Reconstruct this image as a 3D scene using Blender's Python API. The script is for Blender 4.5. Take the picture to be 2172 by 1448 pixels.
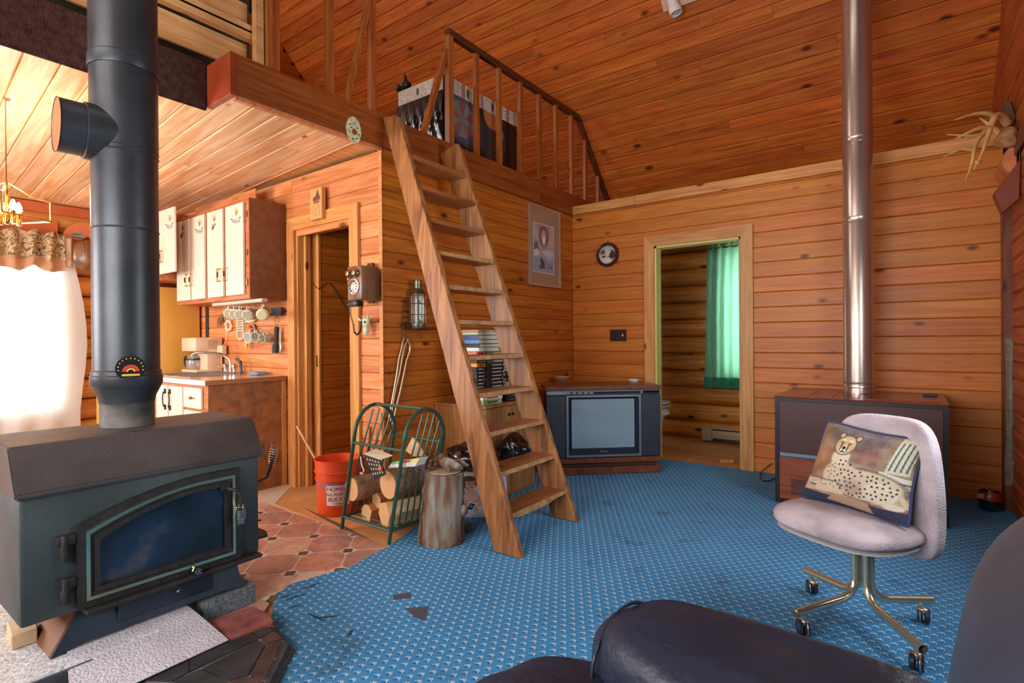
import bpy, bmesh, math, random
import numpy as np
from mathutils import Vector, Matrix
for o in list(bpy.data.objects): bpy.data.objects.remove(o)
S = bpy.context.scene; COL = S.collection
random.seed(7)
PI = math.pi
V = Vector
# ---------------------------------------------------------------- camera
F, YAW, PIT, ROL, H = 1139.31, -0.63825467, 0.00397182, -0.00780407, 1.18
def _rc():
    c, s = math.cos(YAW), math.sin(YAW); R0 = np.array([[c,0,-s],[0,1,0],[s,0,c]])
    c, s = math.cos(PIT), math.sin(PIT); Rp = np.array([[1,0,0],[0,c,-s],[0,s,c]])
    c, s = math.cos(ROL), math.sin(ROL); Rr = np.array([[c,-s,0],[s,c,0],[0,0,1]])
    return Rr @ Rp @ R0
RC = _rc()
def ray(u, v):
    d = RC.T @ np.array([(u-1086)/F, (v-724)/F, 1.]); return V((d[0], d[2], -d[1]))
def at(u, v, ax, val):            # measured point of the photograph on the plane (axis = val), as a room coordinate in metres
    d = ray(u, v); o = V((0,0,H)); return o + d*((val-o[ax])/d[ax])
def atp(u, v, n, c):
    d = ray(u, v); n = V(n); o = V((0,0,H)); return o + d*((c-n.dot(o))/n.dot(d))
cam = bpy.data.cameras.new('camera'); co = bpy.data.objects.new('camera', cam); COL.objects.link(co)
rt, dn, fw = [V((r[0], r[2], -r[1])) for r in RC]
m = Matrix.Identity(4)
for i in range(3): m[i][0] = rt[i]; m[i][1] = -dn[i]; m[i][2] = -fw[i]
m[2][3] = H; co.matrix_world = m
cam.sensor_width = 36; cam.lens = F*36/2172; cam.clip_start = .02; cam.clip_end = 100
S.camera = co
# ---------------------------------------------------------------- light
S.view_settings.view_transform = 'Standard'; S.view_settings.look = 'None'
S.view_settings.gamma = 1; S.view_settings.use_curve_mapping = False
S.view_settings.exposure = 0.25
w = bpy.data.worlds.new('sky'); S.world = w; w.use_nodes = True
w.node_tree.nodes['Background'].inputs[0].default_value = (.86,.93,1,1)
w.node_tree.nodes['Background'].inputs[1].default_value = 1.9
def area(name, loc, look, sx, sy, power, col):
    l = bpy.data.lights.new(name, 'AREA'); l.shape = 'RECTANGLE'; l.size = sx; l.size_y = sy; l.energy = power; l.color = col
    o = bpy.data.objects.new(name, l); COL.objects.link(o); o.location = loc
    o.rotation_euler = (V(look)-V(loc)).to_track_quat('-Z', 'Y').to_euler(); return o
area('daylight_right_window', (.70,2.6,1.55), (-3,2.0,.9), 1.3, 1.15, 34, (.88,.94,1))
area('daylight_rear_window', (-1.4,-1.42,1.6), (-1.6,3,1.5), 2.3, 1.2, 85, (.97,.98,1))
area('daylight_rear_kitchen', (-4.9,-1.42,1.5), (-4.6,2,1.6), 1.7, 1.2, 88, (.98,.98,1))
area('daylight_kitchen_window', (-6.95,1.0,1.2), (-3,1.0,1.3), 1.3, 1.5, 32, (1,.98,.95))
area('daylight_bath_window', (-1.3,6.85,1.4), (-1.4,5,1.2), .8, 1.2, 75, (1,1,.93))
area('roof_fill_rear', (-2.6,-.9,3.3), (-3.2,4.6,4.3), 1.8, .9, 62, (1,.97,.94))  # added fill aimed up at the roof slope; no window stands here
area('daylight_loft_gable_window', (-6.6,.9,4.2), (-2.5,4.6,4.2), 1.2, 1.2, 70, (1,.98,.95))
area('overhead_fill', (-1.6,1.2,5.6), (-1.4,2.9,0), 2.6, 1.4, 45, (1,.97,.93))  # added soft fill shining down from under the ridge; no opening there

def lin(c): 
    c /= 255.; return c/12.92 if c <= .04045 else ((c+.055)/1.055)**2.4
def rgb(r, g, b): return (lin(r), lin(g), lin(b), 1)
# ---------------------------------------------------------------- mesh helpers
def NB(): return bmesh.new()
def box(bm, c, s, R=None, bev=0.0, seg=1):
    g = bmesh.ops.create_cube(bm, size=1)['verts']
    for v in g: v.co = V((v.co.x*s[0], v.co.y*s[1], v.co.z*s[2]))
    if bev > 0:
        ed = list({e for v in g for e in v.link_edges})
        r = bmesh.ops.bevel(bm, geom=ed, offset=min(bev, min(s)*.49), segments=seg, affect='EDGES', profile=.5)
        g = r['verts']
    g = [v for v in g if v.is_valid]
    for v in g:
        if R is not None: v.co = R @ v.co
        v.co += V(c)
    return g
def boxe(bm, a, b, **k):          # by two corners
    a, b = V(a), V(b); return box(bm, (a+b)/2, [abs(x) for x in (b-a)], **k)
def frame_of(d):
    d = V(d).normalized(); up = V((0,0,1)) if abs(d.z) < .95 else V((1,0,0))
    x = d.cross(up).normalized(); y = x.cross(d).normalized(); return x, y, d
def beam(bm, a, b, w, h, side=None, bev=0.003):   # rectangular bar from a to b; w measured along 'side'
    a, b = V(a), V(b); d = (b-a); L = d.length; d.normalize()
    s = V(side) if side is not None else frame_of(d)[0]
    s = (s - d*s.dot(d)).normalized(); t = d.cross(s)
    R = Matrix((d, s, t)).transposed(); return box(bm, (a+b)/2, (L, w, h), R=R, bev=bev)
def tube(bm, pts, r, n=8, closed=False, caps=True):
    pts = [V(p) for p in pts]; N = len(pts); rs = r if isinstance(r, (list, tuple)) else [r]*N
    rings = []; x = None
    for i, p in enumerate(pts):
        a = pts[i-1] if (i > 0 or closed) else p; b = pts[(i+1) % N] if (i < N-1 or closed) else p
        d = (b-a)
        if d.length < 1e-9: d = V((0,0,1))
        d.normalize()
        if x is None: x = frame_of(d)[0]
        x = x - d*x.dot(d)
        if x.length < 1e-5: x = frame_of(d)[0]
        x.normalize(); y = d.cross(x)
        rings.append([bm.verts.new(p + (x*math.cos(2*PI*k/n) + y*math.sin(2*PI*k/n))*rs[i]) for k in range(n)])
    for i in range(N if closed else N-1):
        A, B = rings[i], rings[(i+1) % N]
        for k in range(n): bm.faces.new((A[k], A[(k+1)%n], B[(k+1)%n], B[k]))
    if caps and not closed:
        bm.faces.new(rings[0][::-1]); bm.faces.new(rings[-1])
    return [v for R_ in rings for v in R_]
def lathe(bm, prof, c, axis=(0,0,1), n=24, capa=True, capb=True):
    x, y, d = frame_of(axis); c = V(c); rings = []
    for r, z in prof: rings.append([bm.verts.new(c + d*z + (x*math.cos(2*PI*k/n)+y*math.sin(2*PI*k/n))*r) for k in range(n)])
    for A, B in zip(rings, rings[1:]):
        for k in range(n): bm.faces.new((A[k], A[(k+1)%n], B[(k+1)%n], B[k]))
    if capa: bm.faces.new(rings[0][::-1])
    if capb: bm.faces.new(rings[-1])
def prism(bm, poly, ext):
    ext = V(ext); a = [bm.verts.new(V(p)) for p in poly]; b = [bm.verts.new(V(p)+ext) for p in poly]; n = len(a)
    bm.faces.new(a[::-1]); bm.faces.new(b)
    for i in range(n): bm.faces.new((a[i], a[(i+1)%n], b[(i+1)%n], b[i]))
def sup(bm, c, s, e=3.0, R=None, n=10, fn=None):  # rounded cushion / pebble (super-ellipsoid)
    t = bmesh.new(); bmesh.ops.create_cube(t, size=2); bmesh.ops.subdivide_edges(t, edges=t.edges[:], cuts=n, use_grid_fill=True)
    vm = {}
    for v in t.verts:
        p = v.co; q = (abs(p.x)**e + abs(p.y)**e + abs(p.z)**e)**(1/e); p = p/q
        p = V((p.x*s[0]/2, p.y*s[1]/2, p.z*s[2]/2))
        if fn: p = fn(p)
        if R is not None: p = R @ p
        vm[v] = bm.verts.new(p + V(c))
    for f in t.faces: bm.faces.new([vm[v] for v in f.verts])
    t.free(); return list(vm.values())
def rz(a): return Matrix.Rotation(a, 3, 'Z')
def jitter(bm, amt, sc=8, seed=0):
    from mathutils import noise
    for v in bm.verts:
        v.co += noise.noise_vector(v.co*sc + V((seed, seed*1.7, 0)))*amt
def put(name, bm, mat, parent=None, loc=None, smooth=True, ang=35):
    """one mesh object; vertices are given in room coordinates"""
    org = V(parent_world(parent)) if parent is not None else (V(loc) if loc is not None else V((0,0,0)))
    bmesh.ops.recalc_face_normals(bm, faces=bm.faces[:])
    me = bpy.data.meshes.new(name); 
    for v in bm.verts: v.co -= org
    bm.to_mesh(me); bm.free()
    me.materials.append(mat)
    if smooth:
        me.polygons.foreach_set('use_smooth', [True]*len(me.polygons)); me.set_sharp_from_angle(angle=math.radians(ang))
    o = bpy.data.objects.new(name, me); COL.objects.link(o)
    if parent is not None: o.parent = parent
    else: o.location = org
    return o
def parent_world(p):
    q = V((0,0,0))
    while p is not None: q += p.location; p = p.parent
    return q
def tag(o, label=None, cat=None, group=None, kind=None):
    if label: o['label'] = label
    if cat: o['category'] = cat
    if group: o['group'] = group
    if kind: o['kind'] = kind
    return o
def thing(name, label, cat, loc=(0,0,0), group=None):
    o = bpy.data.objects.new(name, None); COL.objects.link(o); o.location = loc; o.empty_display_size = .05
    return tag(o, label, cat, group)
def struct(name, bm, mat): 
    return tag(put(name, bm, mat, smooth=False), kind='structure')
# ---------------------------------------------------------------- materials
def nm(name):
    m = bpy.data.materials.new(name); m.use_nodes = True; t = m.node_tree
    return m, t, t.nodes['Principled BSDF']
def plain(name, c, rough=.6, metal=0, spec=.5, noise=0, nscale=8, bump=0, bscale=200, coat=0):
    m, t, b = nm(name); b.inputs['Roughness'].default_value = rough; b.inputs['Metallic'].default_value = metal
    b.inputs['Base Color'].default_value = c; b.inputs['Specular IOR Level'].default_value = spec
    b.inputs['Coat Weight'].default_value = coat
    N, L = t.nodes, t.links
    if noise:
        tc = N.new('ShaderNodeTexCoord'); n = N.new('ShaderNodeTexNoise'); n.inputs['Scale'].default_value = nscale; n.inputs['Detail'].default_value = 6
        L.new(tc.outputs['Object'], n.inputs['Vector']); mx = N.new('ShaderNodeMix'); mx.data_type = 'RGBA'
        mx.inputs[6].default_value = tuple(x*(1-noise) for x in c[:3])+(1,); mx.inputs[7].default_value = tuple(min(1, x*(1+noise)) for x in c[:3])+(1,)
        r = N.new('ShaderNodeMapRange'); r.inputs[1].default_value = .3; r.inputs[2].default_value = .7
        L.new(n.outputs['Fac'], r.inputs[0]); L.new(r.outputs[0], mx.inputs[0]); L.new(mx.outputs[2], b.inputs['Base Color'])
    if bump:
        tc = N.new('ShaderNodeTexCoord'); n = N.new('ShaderNodeTexNoise'); n.inputs['Scale'].default_value = bscale; n.inputs['Detail'].default_value = 3
        L.new(tc.outputs['Object'], n.inputs['Vector']); bp = N.new('ShaderNodeBump'); bp.inputs['Strength'].default_value = bump; bp.inputs['Distance'].default_value = .01
        L.new(n.outputs['Fac'], bp.inputs['Height']); L.new(bp.outputs[0], b.inputs['Normal'])
    return m
def wood(name, c1, c2, knot=None, rough=.42, axis=0, var=.22, kd=.055, grain=1.0, bump=.12, spec=.4):
    """pine: long grain along the local axis, knots, and a tone of its own for each board"""
    m, t, b = nm(name); N, L = t.nodes, t.links
    b.inputs['Roughness'].default_value = rough; b.inputs['Specular IOR Level'].default_value = spec
    tc = N.new('ShaderNodeTexCoord'); oi = N.new('ShaderNodeObjectInfo')
    ml = N.new('ShaderNodeMath'); ml.operation = 'MULTIPLY'; ml.inputs[1].default_value = 37.; L.new(oi.outputs['Random'], ml.inputs[0])
    ad = N.new('ShaderNodeVectorMath'); ad.operation = 'ADD'; L.new(tc.outputs['Object'], ad.inputs[0]); L.new(ml.outputs[0], ad.inputs[1])
    def mapped(scl):
        mp = N.new('ShaderNodeMapping'); mp.inputs['Scale'].default_value = scl; L.new(ad.outputs[0], mp.inputs['Vector']); return mp
    long_, cross = 1.1*grain, 17*grain
    scl = [cross]*3; scl[axis] = long_
    mp = mapped(scl); n1 = N.new('ShaderNodeTexNoise'); n1.inputs['Scale'].default_value = 1.6; n1.inputs['Detail'].default_value = 7; n1.inputs['Distortion'].default_value = 1.2
    L.new(mp.outputs[0], n1.inputs['Vector'])
    r = N.new('ShaderNodeMapRange'); r.inputs[1].default_value = .32; r.inputs[2].default_value = .68; L.new(n1.outputs['Fac'], r.inputs[0])
    mx = N.new('ShaderNodeMix'); mx.data_type = 'RGBA'; mx.inputs[6].default_value = c2; mx.inputs[7].default_value = c1; L.new(r.outputs[0], mx.inputs[0])
    # knots
    ks = [5.2]*3; ks[axis] = 2.6
    mk = mapped(ks); vo = N.new('ShaderNodeTexVoronoi'); vo.inputs['Scale'].default_value = 1.; vo.inputs['Randomness'].default_value = 1; L.new(mk.outputs[0], vo.inputs['Vector'])
    kr = N.new('ShaderNodeMapRange'); kr.inputs[1].default_value = kd; kr.inputs[2].default_value = kd*2.4; kr.inputs[3].default_value = 1; kr.inputs[4].default_value = 0
    L.new(vo.outputs['Distance'], kr.inputs[0])
    k = knot or tuple(x*.25 for x in c2[:3])+(1,)
    m2 = N.new('ShaderNodeMix'); m2.data_type = 'RGBA'; m2.inputs[7].default_value = k; L.new(kr.outputs[0], m2.inputs[0]); L.new(mx.outputs[2], m2.inputs[6])
    # tone per board
    hv = N.new('ShaderNodeHueSaturation'); L.new(m2.outputs[2], hv.inputs['Color'])
    vr = N.new('ShaderNodeMapRange'); vr.inputs[3].default_value = 1-var; vr.inputs[4].default_value = 1+var; L.new(oi.outputs['Random'], vr.inputs[0]); L.new(vr.outputs[0], hv.inputs['Value'])
    wn = N.new('ShaderNodeMath'); wn.operation = 'FRACT'; m3 = N.new('ShaderNodeMath'); m3.operation = 'MULTIPLY'; m3.inputs[1].default_value = 7.3
    L.new(oi.outputs['Random'], m3.inputs[0]); L.new(m3.outputs[0], wn.inputs[0])
    hr = N.new('ShaderNodeMapRange'); hr.inputs[3].default_value = .496; hr.inputs[4].default_value = .506; L.new(wn.outputs[0], hr.inputs[0]); L.new(hr.outputs[0], hv.inputs['Hue'])
    L.new(hv.outputs[0], b.inputs['Base Color'])
    bp = N.new('ShaderNodeBump'); bp.inputs['Strength'].default_value = bump; bp.inputs['Distance'].default_value = .004; L.new(n1.outputs['Fac'], bp.inputs['Height']); L.new(bp.outputs[0], b.inputs['Normal'])
    return m
def painted(name, rough=.6, bump=0, spec=.4, coat=0, bscale=300):
    m, t, b = nm(name); a = t.nodes.new('ShaderNodeAttribute'); a.attribute_name = 'Col'; t.links.new(a.outputs['Color'], b.inputs['Base Color'])
    b.inputs['Roughness'].default_value = rough; b.inputs['Specular IOR Level'].default_value = spec; b.inputs['Coat Weight'].default_value = coat
    if bump:
        n = t.nodes.new('ShaderNodeTexNoise'); n.inputs['Scale'].default_value = bscale; tc = t.nodes.new('ShaderNodeTexCoord'); t.links.new(tc.outputs['Object'], n.inputs['Vector'])
        bp = t.nodes.new('ShaderNodeBump'); bp.inputs['Strength'].default_value = bump; bp.inputs['Distance'].default_value = .004
        t.links.new(n.outputs['Fac'], bp.inputs['Height']); t.links.new(bp.outputs[0], b.inputs['Normal'])
    return m
def glassy(name, c=(1,1,1,1), rough=.02, trans=.9):
    m, t, b = nm(name); b.inputs['Base Color'].default_value = c; b.inputs['Roughness'].default_value = rough; b.inputs['Transmission Weight'].default_value = trans; return m
def cloth_trans(name, c, tr=.5, rough=.9):
    m, t, b = nm(name); N, L = t.nodes, t.links; b.inputs['Base Color'].default_value = c; b.inputs['Roughness'].default_value = rough
    tl = N.new('ShaderNodeBsdfTranslucent'); tl.inputs[0].default_value = c; mx = N.new('ShaderNodeMixShader'); mx.inputs[0].default_value = tr
    L.new(b.outputs[0], mx.inputs[1]); L.new(tl.outputs[0], mx.inputs[2]); L.new(mx.outputs[0], N['Material Output'].inputs[0]); return m
def emis(name, c, s):
    m, t, b = nm(name); b.inputs['Emission Color'].default_value = c; b.inputs['Emission Strength'].default_value = s; b.inputs['Base Color'].default_value = c; return m

W_ladderwall = wood('orange_pine', rgb(204,116,36), rgb(164,80,20), rgb(84,38,12), var=.13)
W_doorwall = wood('amber_pine', rgb(212,128,48), rgb(186,100,34), rgb(96,46,16), var=.08)
W_roof = wood('red_stained_pine', rgb(206,114,42), rgb(164,76,22), rgb(84,34,12), var=.16, kd=.07)
W_kceil = wood('glare_streaked_pine', rgb(252,216,172), rgb(222,154,96), rgb(130,70,34), var=.16, kd=.05, grain=.8, rough=.28)  # white glare on the ceiling boards is put into the pale grain colours
W_kwall = wood('rosy_pine', rgb(228,156,104), rgb(200,112,58), rgb(120,60,28), var=.12, rough=.35, kd=.07)
W_log = wood('log_wood', rgb(214,138,62), rgb(150,82,32), rgb(60,30,12), var=.12, grain=.6, bump=.4, kd=.06)
W_trim = wood('light_trim_pine', rgb(222,162,94), rgb(192,122,60), rgb(90,44,18), var=.08, axis=2)
W_trimx = wood('light_trim_pine_x', rgb(222,162,94), rgb(192,122,60), rgb(90,44,18), var=.08, axis=0)
W_toprail = wood('dark_rail', rgb(104,50,24), rgb(66,28,14), axis=1, var=.05)
W_fascia = wood('dark_stained_fascia', rgb(168,88,34), rgb(124,58,18), rgb(52,20,8), var=.08, axis=1, kd=.08)
W_rail = wood('railing_pine', rgb(178,98,40), rgb(132,62,22), rgb(60,24,10), var=.15, axis=2)
W_ladder = wood('worn_ladder_pine', rgb(182,124,70), rgb(112,66,32), rgb(60,32,18), var=.04, axis=2, grain=.8, kd=.05)
W_tread = wood('worn_tread_pine', rgb(170,104,60), rgb(124,68,36), rgb(60,30,16), var=.12, axis=1, grain=.8)
W_treadedge = plain('bare_edge', rgb(176,130,84), .8, noise=.35, nscale=24)
W_dark = wood('walnut_veneer', rgb(104,52,30), rgb(68,30,18), rgb(40,18,10), var=.05, rough=.25, kd=.0)
W_brown = plain('brown_hardboard', rgb(124,74,38), .6, noise=.25, nscale=14)
W_raw = wood('raw_board', rgb(228,180,124), rgb(196,138,80), rgb(120,66,30), axis=1, var=.12)
W_cab = wood('cabinet_grain', rgb(172,118,64), rgb(130,80,40), None, axis=2, var=.05, kd=0, rough=.5)
subfloor_m = plain('plywood', rgb(206,148,92), .6, noise=.2, nscale=4)
dark_m = plain('dark_gap', rgb(46,22,12), .9)
black_m = plain('black_plastic', rgb(20,20,22), .4)
chrome = plain('chrome', rgb(210,210,205), .12, 1)
brass = plain('brass', rgb(196,160,96), .25, 1)
white_m = plain('white_paint', rgb(232,228,220), .4)
ivory = plain('ivory', rgb(226,214,190), .45)
# ---------------------------------------------------------------- boards
_pc = {}
def plank(name, c, dl, dw, n, L, W, T, mat, parent, b=.006):
    key = (round(L, 3), round(W, 4), round(T, 4), b, mat.name)
    me = _pc.get(key)
    if me is None:
        bm = NB(); h = T/2; w2 = W/2-.0008
        poly = [(-L/2, y, z) for y, z in ((-w2,-h),(w2,-h),(w2,h-b),(w2-b,h),(-w2+b,h),(-w2,h-b))]
        prism(bm, poly, (L,0,0)); bmesh.ops.recalc_face_normals(bm, faces=bm.faces[:])
        me = bpy.data.meshes.new(name); bm.to_mesh(me); bm.free(); me.materials.append(mat); _pc[key] = me
    o = bpy.data.objects.new(name, me); COL.objects.link(o)
    R = Matrix((V(dl).normalized(), V(dw).normalized(), V(n).normalized())).transposed().to_4x4()
    o.parent = parent; R.translation = V(c) - V(parent_world(parent)); o.matrix_basis = R
    return o
def boards(parent, org, dl, dw, n, length, width, pitch, T, mat, holes=(), lim=None, seam=None, b=.006, name='board', proud=.003):
    org, dl, dw, n = V(org), V(dl), V(dw), V(n); k = 0; w = 0; cnt = 0
    while w < width-.01:
        W = min(pitch, width-w); wc = w+W/2
        iv = [lim(wc)] if lim else [(0, length)]
        for (l0, l1, h0, h1) in holes:
            if h0 < wc < h1:
                nv = []
                for a, c in iv:
                    if l1 <= a or l0 >= c: nv.append((a, c))
                    else:
                        if l0-a > .01: nv.append((a, l0))
                        if c-l1 > .01: nv.append((l1, c))
                iv = nv
        for a, c in iv:
            if c-a < .02: continue
            cuts = [a]
            if seam and c-a > seam*1.1:
                x = a + random.uniform(.35, 1.)*seam
                while x < c-.3: cuts.append(x); x += random.uniform(.7, 1.2)*seam
            cuts.append(c)
            for s0, s1 in zip(cuts, cuts[1:]):
                p = random.uniform(-.5, .5)*proud
                plank(name, org + dl*((s0+s1)/2) + dw*wc + n*(T/2+p), dl, dw, n, round(s1-s0-.002, 3), W, T, mat, parent, b); cnt += 1
        w += pitch
    return cnt
XA, YK, YD, XR, XL, YB, YR = -2.94, 2.45, 5.05, .56, -6.7, 6.47, -1.3
ZC, ZL, ZB = 2.50, 2.73, 2.60            # kitchen ceiling, loft floor, top of the door wall
EAVE = 2.404; RY, RZ = 2.45, 2.404+1.08*(6.47-2.45)
def slab(name, a, b, mat, parent=None):
    bm = NB(); boxe(bm, a, b)
    return struct(name, bm, mat) if parent is None else put(name, bm, mat, parent, smooth=False)
# ---------------------------------------------------------------- floor
floor = slab('floor', (XL-.1, YR-.1, -.12), (XR+.1, YB+.1, -.012), subfloor_m)
# ---- bath floor boards
m, t, b = nm('bath_laminate'); 
W_bfloor = wood('bath_laminate_wood', rgb(206,140,92), rgb(170,102,60), axis=0, var=.1, kd=0, rough=.3)
boards(floor, (-2.9, YD+.02, -.012), (1,0,0), (0,1,0), (0,0,1), 3.4, YB-YD-.12, .12, .012, W_bfloor, seam=1.0, b=.001, name='floor_board', proud=0)
# plywood by the closet door
bm = NB(); boxe(bm, (-4.1, 2.05, -.012), (-2.30, 4.2, 0)); put('plywood_sheet', bm, subfloor_m, floor, smooth=False)
# ---------------------------------------------------------------- walls
wl = NB(); boxe(wl, (XA-.09, YK+.03, 0), (XA-.002, YD, ZC+.02)); boxe(wl, (XA-.05, YD, ZC-.1), (XA-.002, 6.2, ZL-.02)); wall_a = struct('wall_ladder', wl, dark_m)
boards(wall_a, (XA-.001, YK+.003, 0), (0,1,0), (0,0,1), (1,0,0), YD-YK-.003, ZC+.012, .106, .014, W_ladderwall, seam=None)
# wall with the bathroom door
DX0, DX1, DZ = -2.005, -1.205, 2.075
wb = NB(); 
boxe(wb, (XA, YD+.015, 0), (DX0, YD+.10, ZB-.02)); boxe(wb, (DX1, YD+.015, 0), (XR, YD+.10, ZB-.02)); boxe(wb, (DX0, YD+.015, DZ), (DX1, YD+.10, ZB-.02))
boxe(wb, (XA-.04, YD-.03, 0), (XA+.003, YD+.10, ZB-.09)); wall_b = struct('wall_back', wb, dark_m)
boards(wall_b, (XA+.014, YD+.016, 0), (1,0,0), (0,0,1), (0,-1,0), XR-XA-.05, ZB-.09, .131, .016, W_doorwall, holes=[(DX0-XA-.014, DX1-XA-.014, -1, DZ)], seam=None)
bm = NB(); boxe(bm, (XA+.0, YD-.02, ZB-.09), (-2.2, YD+.1, ZB), bev=.003); put('cap_board', bm, W_trimx, wall_b)
bm = NB(); boxe(bm, (-2.198, YD-.02, ZB-.092), (XR-.02, YD+.1, ZB), bev=.003); put('cap_board', bm, W_trimx, wall_b)
bm = NB(); boxe(bm, (XA, YD+.09, ZB-.14), (XR, YB, ZB-.1)); struct('ceiling_bath', bm, W_raw)
# door casing (bathroom)
def casing(name, x0, x1, z1, y, wd, yt, mat_v, mat_h, wall=None, n=-1):
    e = []
    for s, x in ((-1, x0), (1, x1)):
        bm = NB(); a, c = (x-wd, x) if s < 0 else (x, x+wd)
        zt = z1 + (wd if s < 0 else wd)
        poly = [(a if s < 0 else c, y, 0), (x, y, 0), (x, y, z1), (a if s < 0 else c, y, z1+wd)]
        prism(bm, poly, (0, n*yt, 0)); o = tag(put(name, bm, mat_v, smooth=False), kind='structure'); e.append(o)
    bm = NB(); prism(bm, [(x0-wd, y, z1+wd), (x0, y, z1), (x1, y, z1), (x1+wd, y, z1+wd)], (0, n*yt, 0)); e.append(tag(put(name, bm, mat_h, smooth=False), kind='structure'))
    return e
casing('trim_1', DX0, DX1, DZ, YD-.002, .10, .02, W_trim, W_trimx)
pale = plain('pale_jamb', rgb(226,206,120), .6)
bm = NB(); boxe(bm, (DX0, YD, 0), (DX0+.018, YD+.12, DZ)); boxe(bm, (DX0, YD, DZ-.018), (DX1, YD+.12, DZ)); struct('trim_2', bm, pale)
bm = NB(); boxe(bm, (DX1-.02, YD, 0), (DX1, YD+.12, DZ)); struct('trim_3', bm, W_trim)
hg = NB()
for z in (.28, 1.05, 1.75): boxe(hg, (DX1-.023, YD+.02, z), (DX1-.019, YD+.05, z+.09), bev=.001)
tag(put('door_hinge', hg, plain('nickel', rgb(150,140,120), .35, 1), smooth=False), kind='structure')
# kitchen / phone wall
KX0, KX1, KZ = -3.98, -3.265, 2.07
wk = NB(); boxe(wk, (XL, YK+.015, 0), (KX0, YK+.09, ZC)); boxe(wk, (KX1, YK+.015, 0), (XA-.005, YK+.09, ZC)); boxe(wk, (KX0, YK+.015, KZ), (KX1, YK+.09, ZC))
wall_k = struct('wall_kitchen', wk, dark_m)
boards(wall_k, (XL, YK+.016, 0), (1,0,0), (0,0,1), (0,-1,0), XA-XL-.012, ZC, .119, .016, W_kwall, holes=[(KX0-XL, KX1-XL, -1, KZ)], seam=1.6)
bm = NB(); boxe(bm, (XA-.018, YK-.004, 0), (XA+.016, YK+.003, ZC), bev=.002); tag(put('trim_4', bm, W_kwall), kind='structure')
casing('trim_5', KX0, KX1, KZ, YK-.001, .10, .022, W_trim, W_trimx)
bm = NB()
boxe(bm, (KX0-.001, YK, 0), (KX0+.02, YK+.14, KZ)); boxe(bm, (KX0+.02, YK+.05, 0), (KX0+.055, YK+.09, KZ)); boxe(bm, (KX0+.0, YK+.13, 0), (KX0+.11, YK+.15, KZ))
boxe(bm, (KX0, YK, KZ-.02), (KX1, YK+.14, KZ)); boxe(bm, (KX1-.02, YK, 0), (KX1, YK+.14, KZ)); struct('trim_6', bm, W_trim)
bm = NB(); sp = (KX0+.11, YK+.125, 1.0); boxe(bm, (KX0+.075, YK+.122, .97), (KX0+.105, YK+.131, 1.06), bev=.003); tag(put('strike_plate', bm, brass, smooth=False), kind='structure')
# closet interior
bm = NB(); boxe(bm, (-3.93, YK+.14, 0), (-3.89, 4.1, ZC)); boxe(bm, (-3.9, 4.0, 0), (XA-.1, 4.05, ZC)); wc = struct('wall_closet', bm, dark_m)
boards(wc, (-3.89, YK+.14, 0), (0,1,0), (0,0,1), (1,0,0), 1.4, ZC, .14, .014, W_ladderwall, seam=None)
bm = NB(); boxe(bm, (-4.0, YK+.1, ZC-.2), (XA-.1, 4.05, ZC-.18)); struct('ceiling_closet', bm, W_raw)
# ---------------------------------------------------------------- log walls
def log_row(parent, p, d, L, r, mat, n=14, flat=1.0, name='log'):
    bm = NB(); d = V(d); p = V(p); x, y, _ = frame_of(d); seg = 10
    pts = [p + d*(L*i/seg) for i in range(seg+1)]
    tube(bm, pts, [r*(1+random.uniform(-.03,.03)) for _ in pts], n=n)
    bmesh.ops.recalc_face_normals(bm, faces=bm.faces[:])
    return put(name, bm, mat, parent)
# bath outside wall with a window behind the green curtain
BWX0, BWX1, BWZ0, BWZ1 = -1.72, -1.05, .78, 2.12
bk = NB(); boxe(bk, (XA, YB, 0), (BWX0, YB+.1, EAVE)); boxe(bk, (BWX1, YB, 0), (XR, YB+.1, EAVE)); boxe(bk, (BWX0, YB, 0), (BWX1, YB+.1, BWZ0)); boxe(bk, (BWX0, YB, BWZ1), (BWX1, YB+.1, EAVE))
wall_bath = struct('wall_bath', bk, dark_m)
W_logx = wood('bath_log', rgb(220,150,66), rgb(156,92,34), rgb(52,26,10), var=.1, grain=.6, bump=.5, axis=0, kd=.07)
for i in range(12):
    z = .1+.2*i
    if BWZ0-.05 < z < BWZ1+.02:
        log_row(wall_bath, (XA, YB-.02, z), (1,0,0), BWX0-XA, .104, W_logx); log_row(wall_bath, (BWX1, YB-.02, z), (1,0,0), XR-BWX1, .104, W_logx)
    else: log_row(wall_bath, (XA, YB-.02, z), (1,0,0), XR-XA, .104, W_logx)
bm = NB()
for x in (BWX0, BWX1-.05): boxe(bm, (x, YB-.02, BWZ0), (x+.05, YB+.08, BWZ1))
for z in (BWZ0, (BWZ0+BWZ1)/2-.02, BWZ1-.05): boxe(bm, (BWX0, YB+.03, z), (BWX1, YB+.07, z+.05))
for z in (1.15, 1.8): boxe(bm, (BWX0, YB+.04, z), (BWX1, YB+.06, z+.02))
boxe(bm, ((BWX0+BWX1)/2-.01, YB+.04, BWZ0), ((BWX0+BWX1)/2+.01, YB+.06, BWZ1)); wf = struct('window_1', bm, white_m)
pane_m = glassy('window_glass', (.95,1,1,1), .0, 1.0)
bm = NB(); boxe(bm, (BWX0+.04, YB+.048, BWZ0+.04), (BWX1-.04, YB+.052, BWZ1-.04)); put('pane', bm, pane_m, wf, smooth=False)
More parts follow.
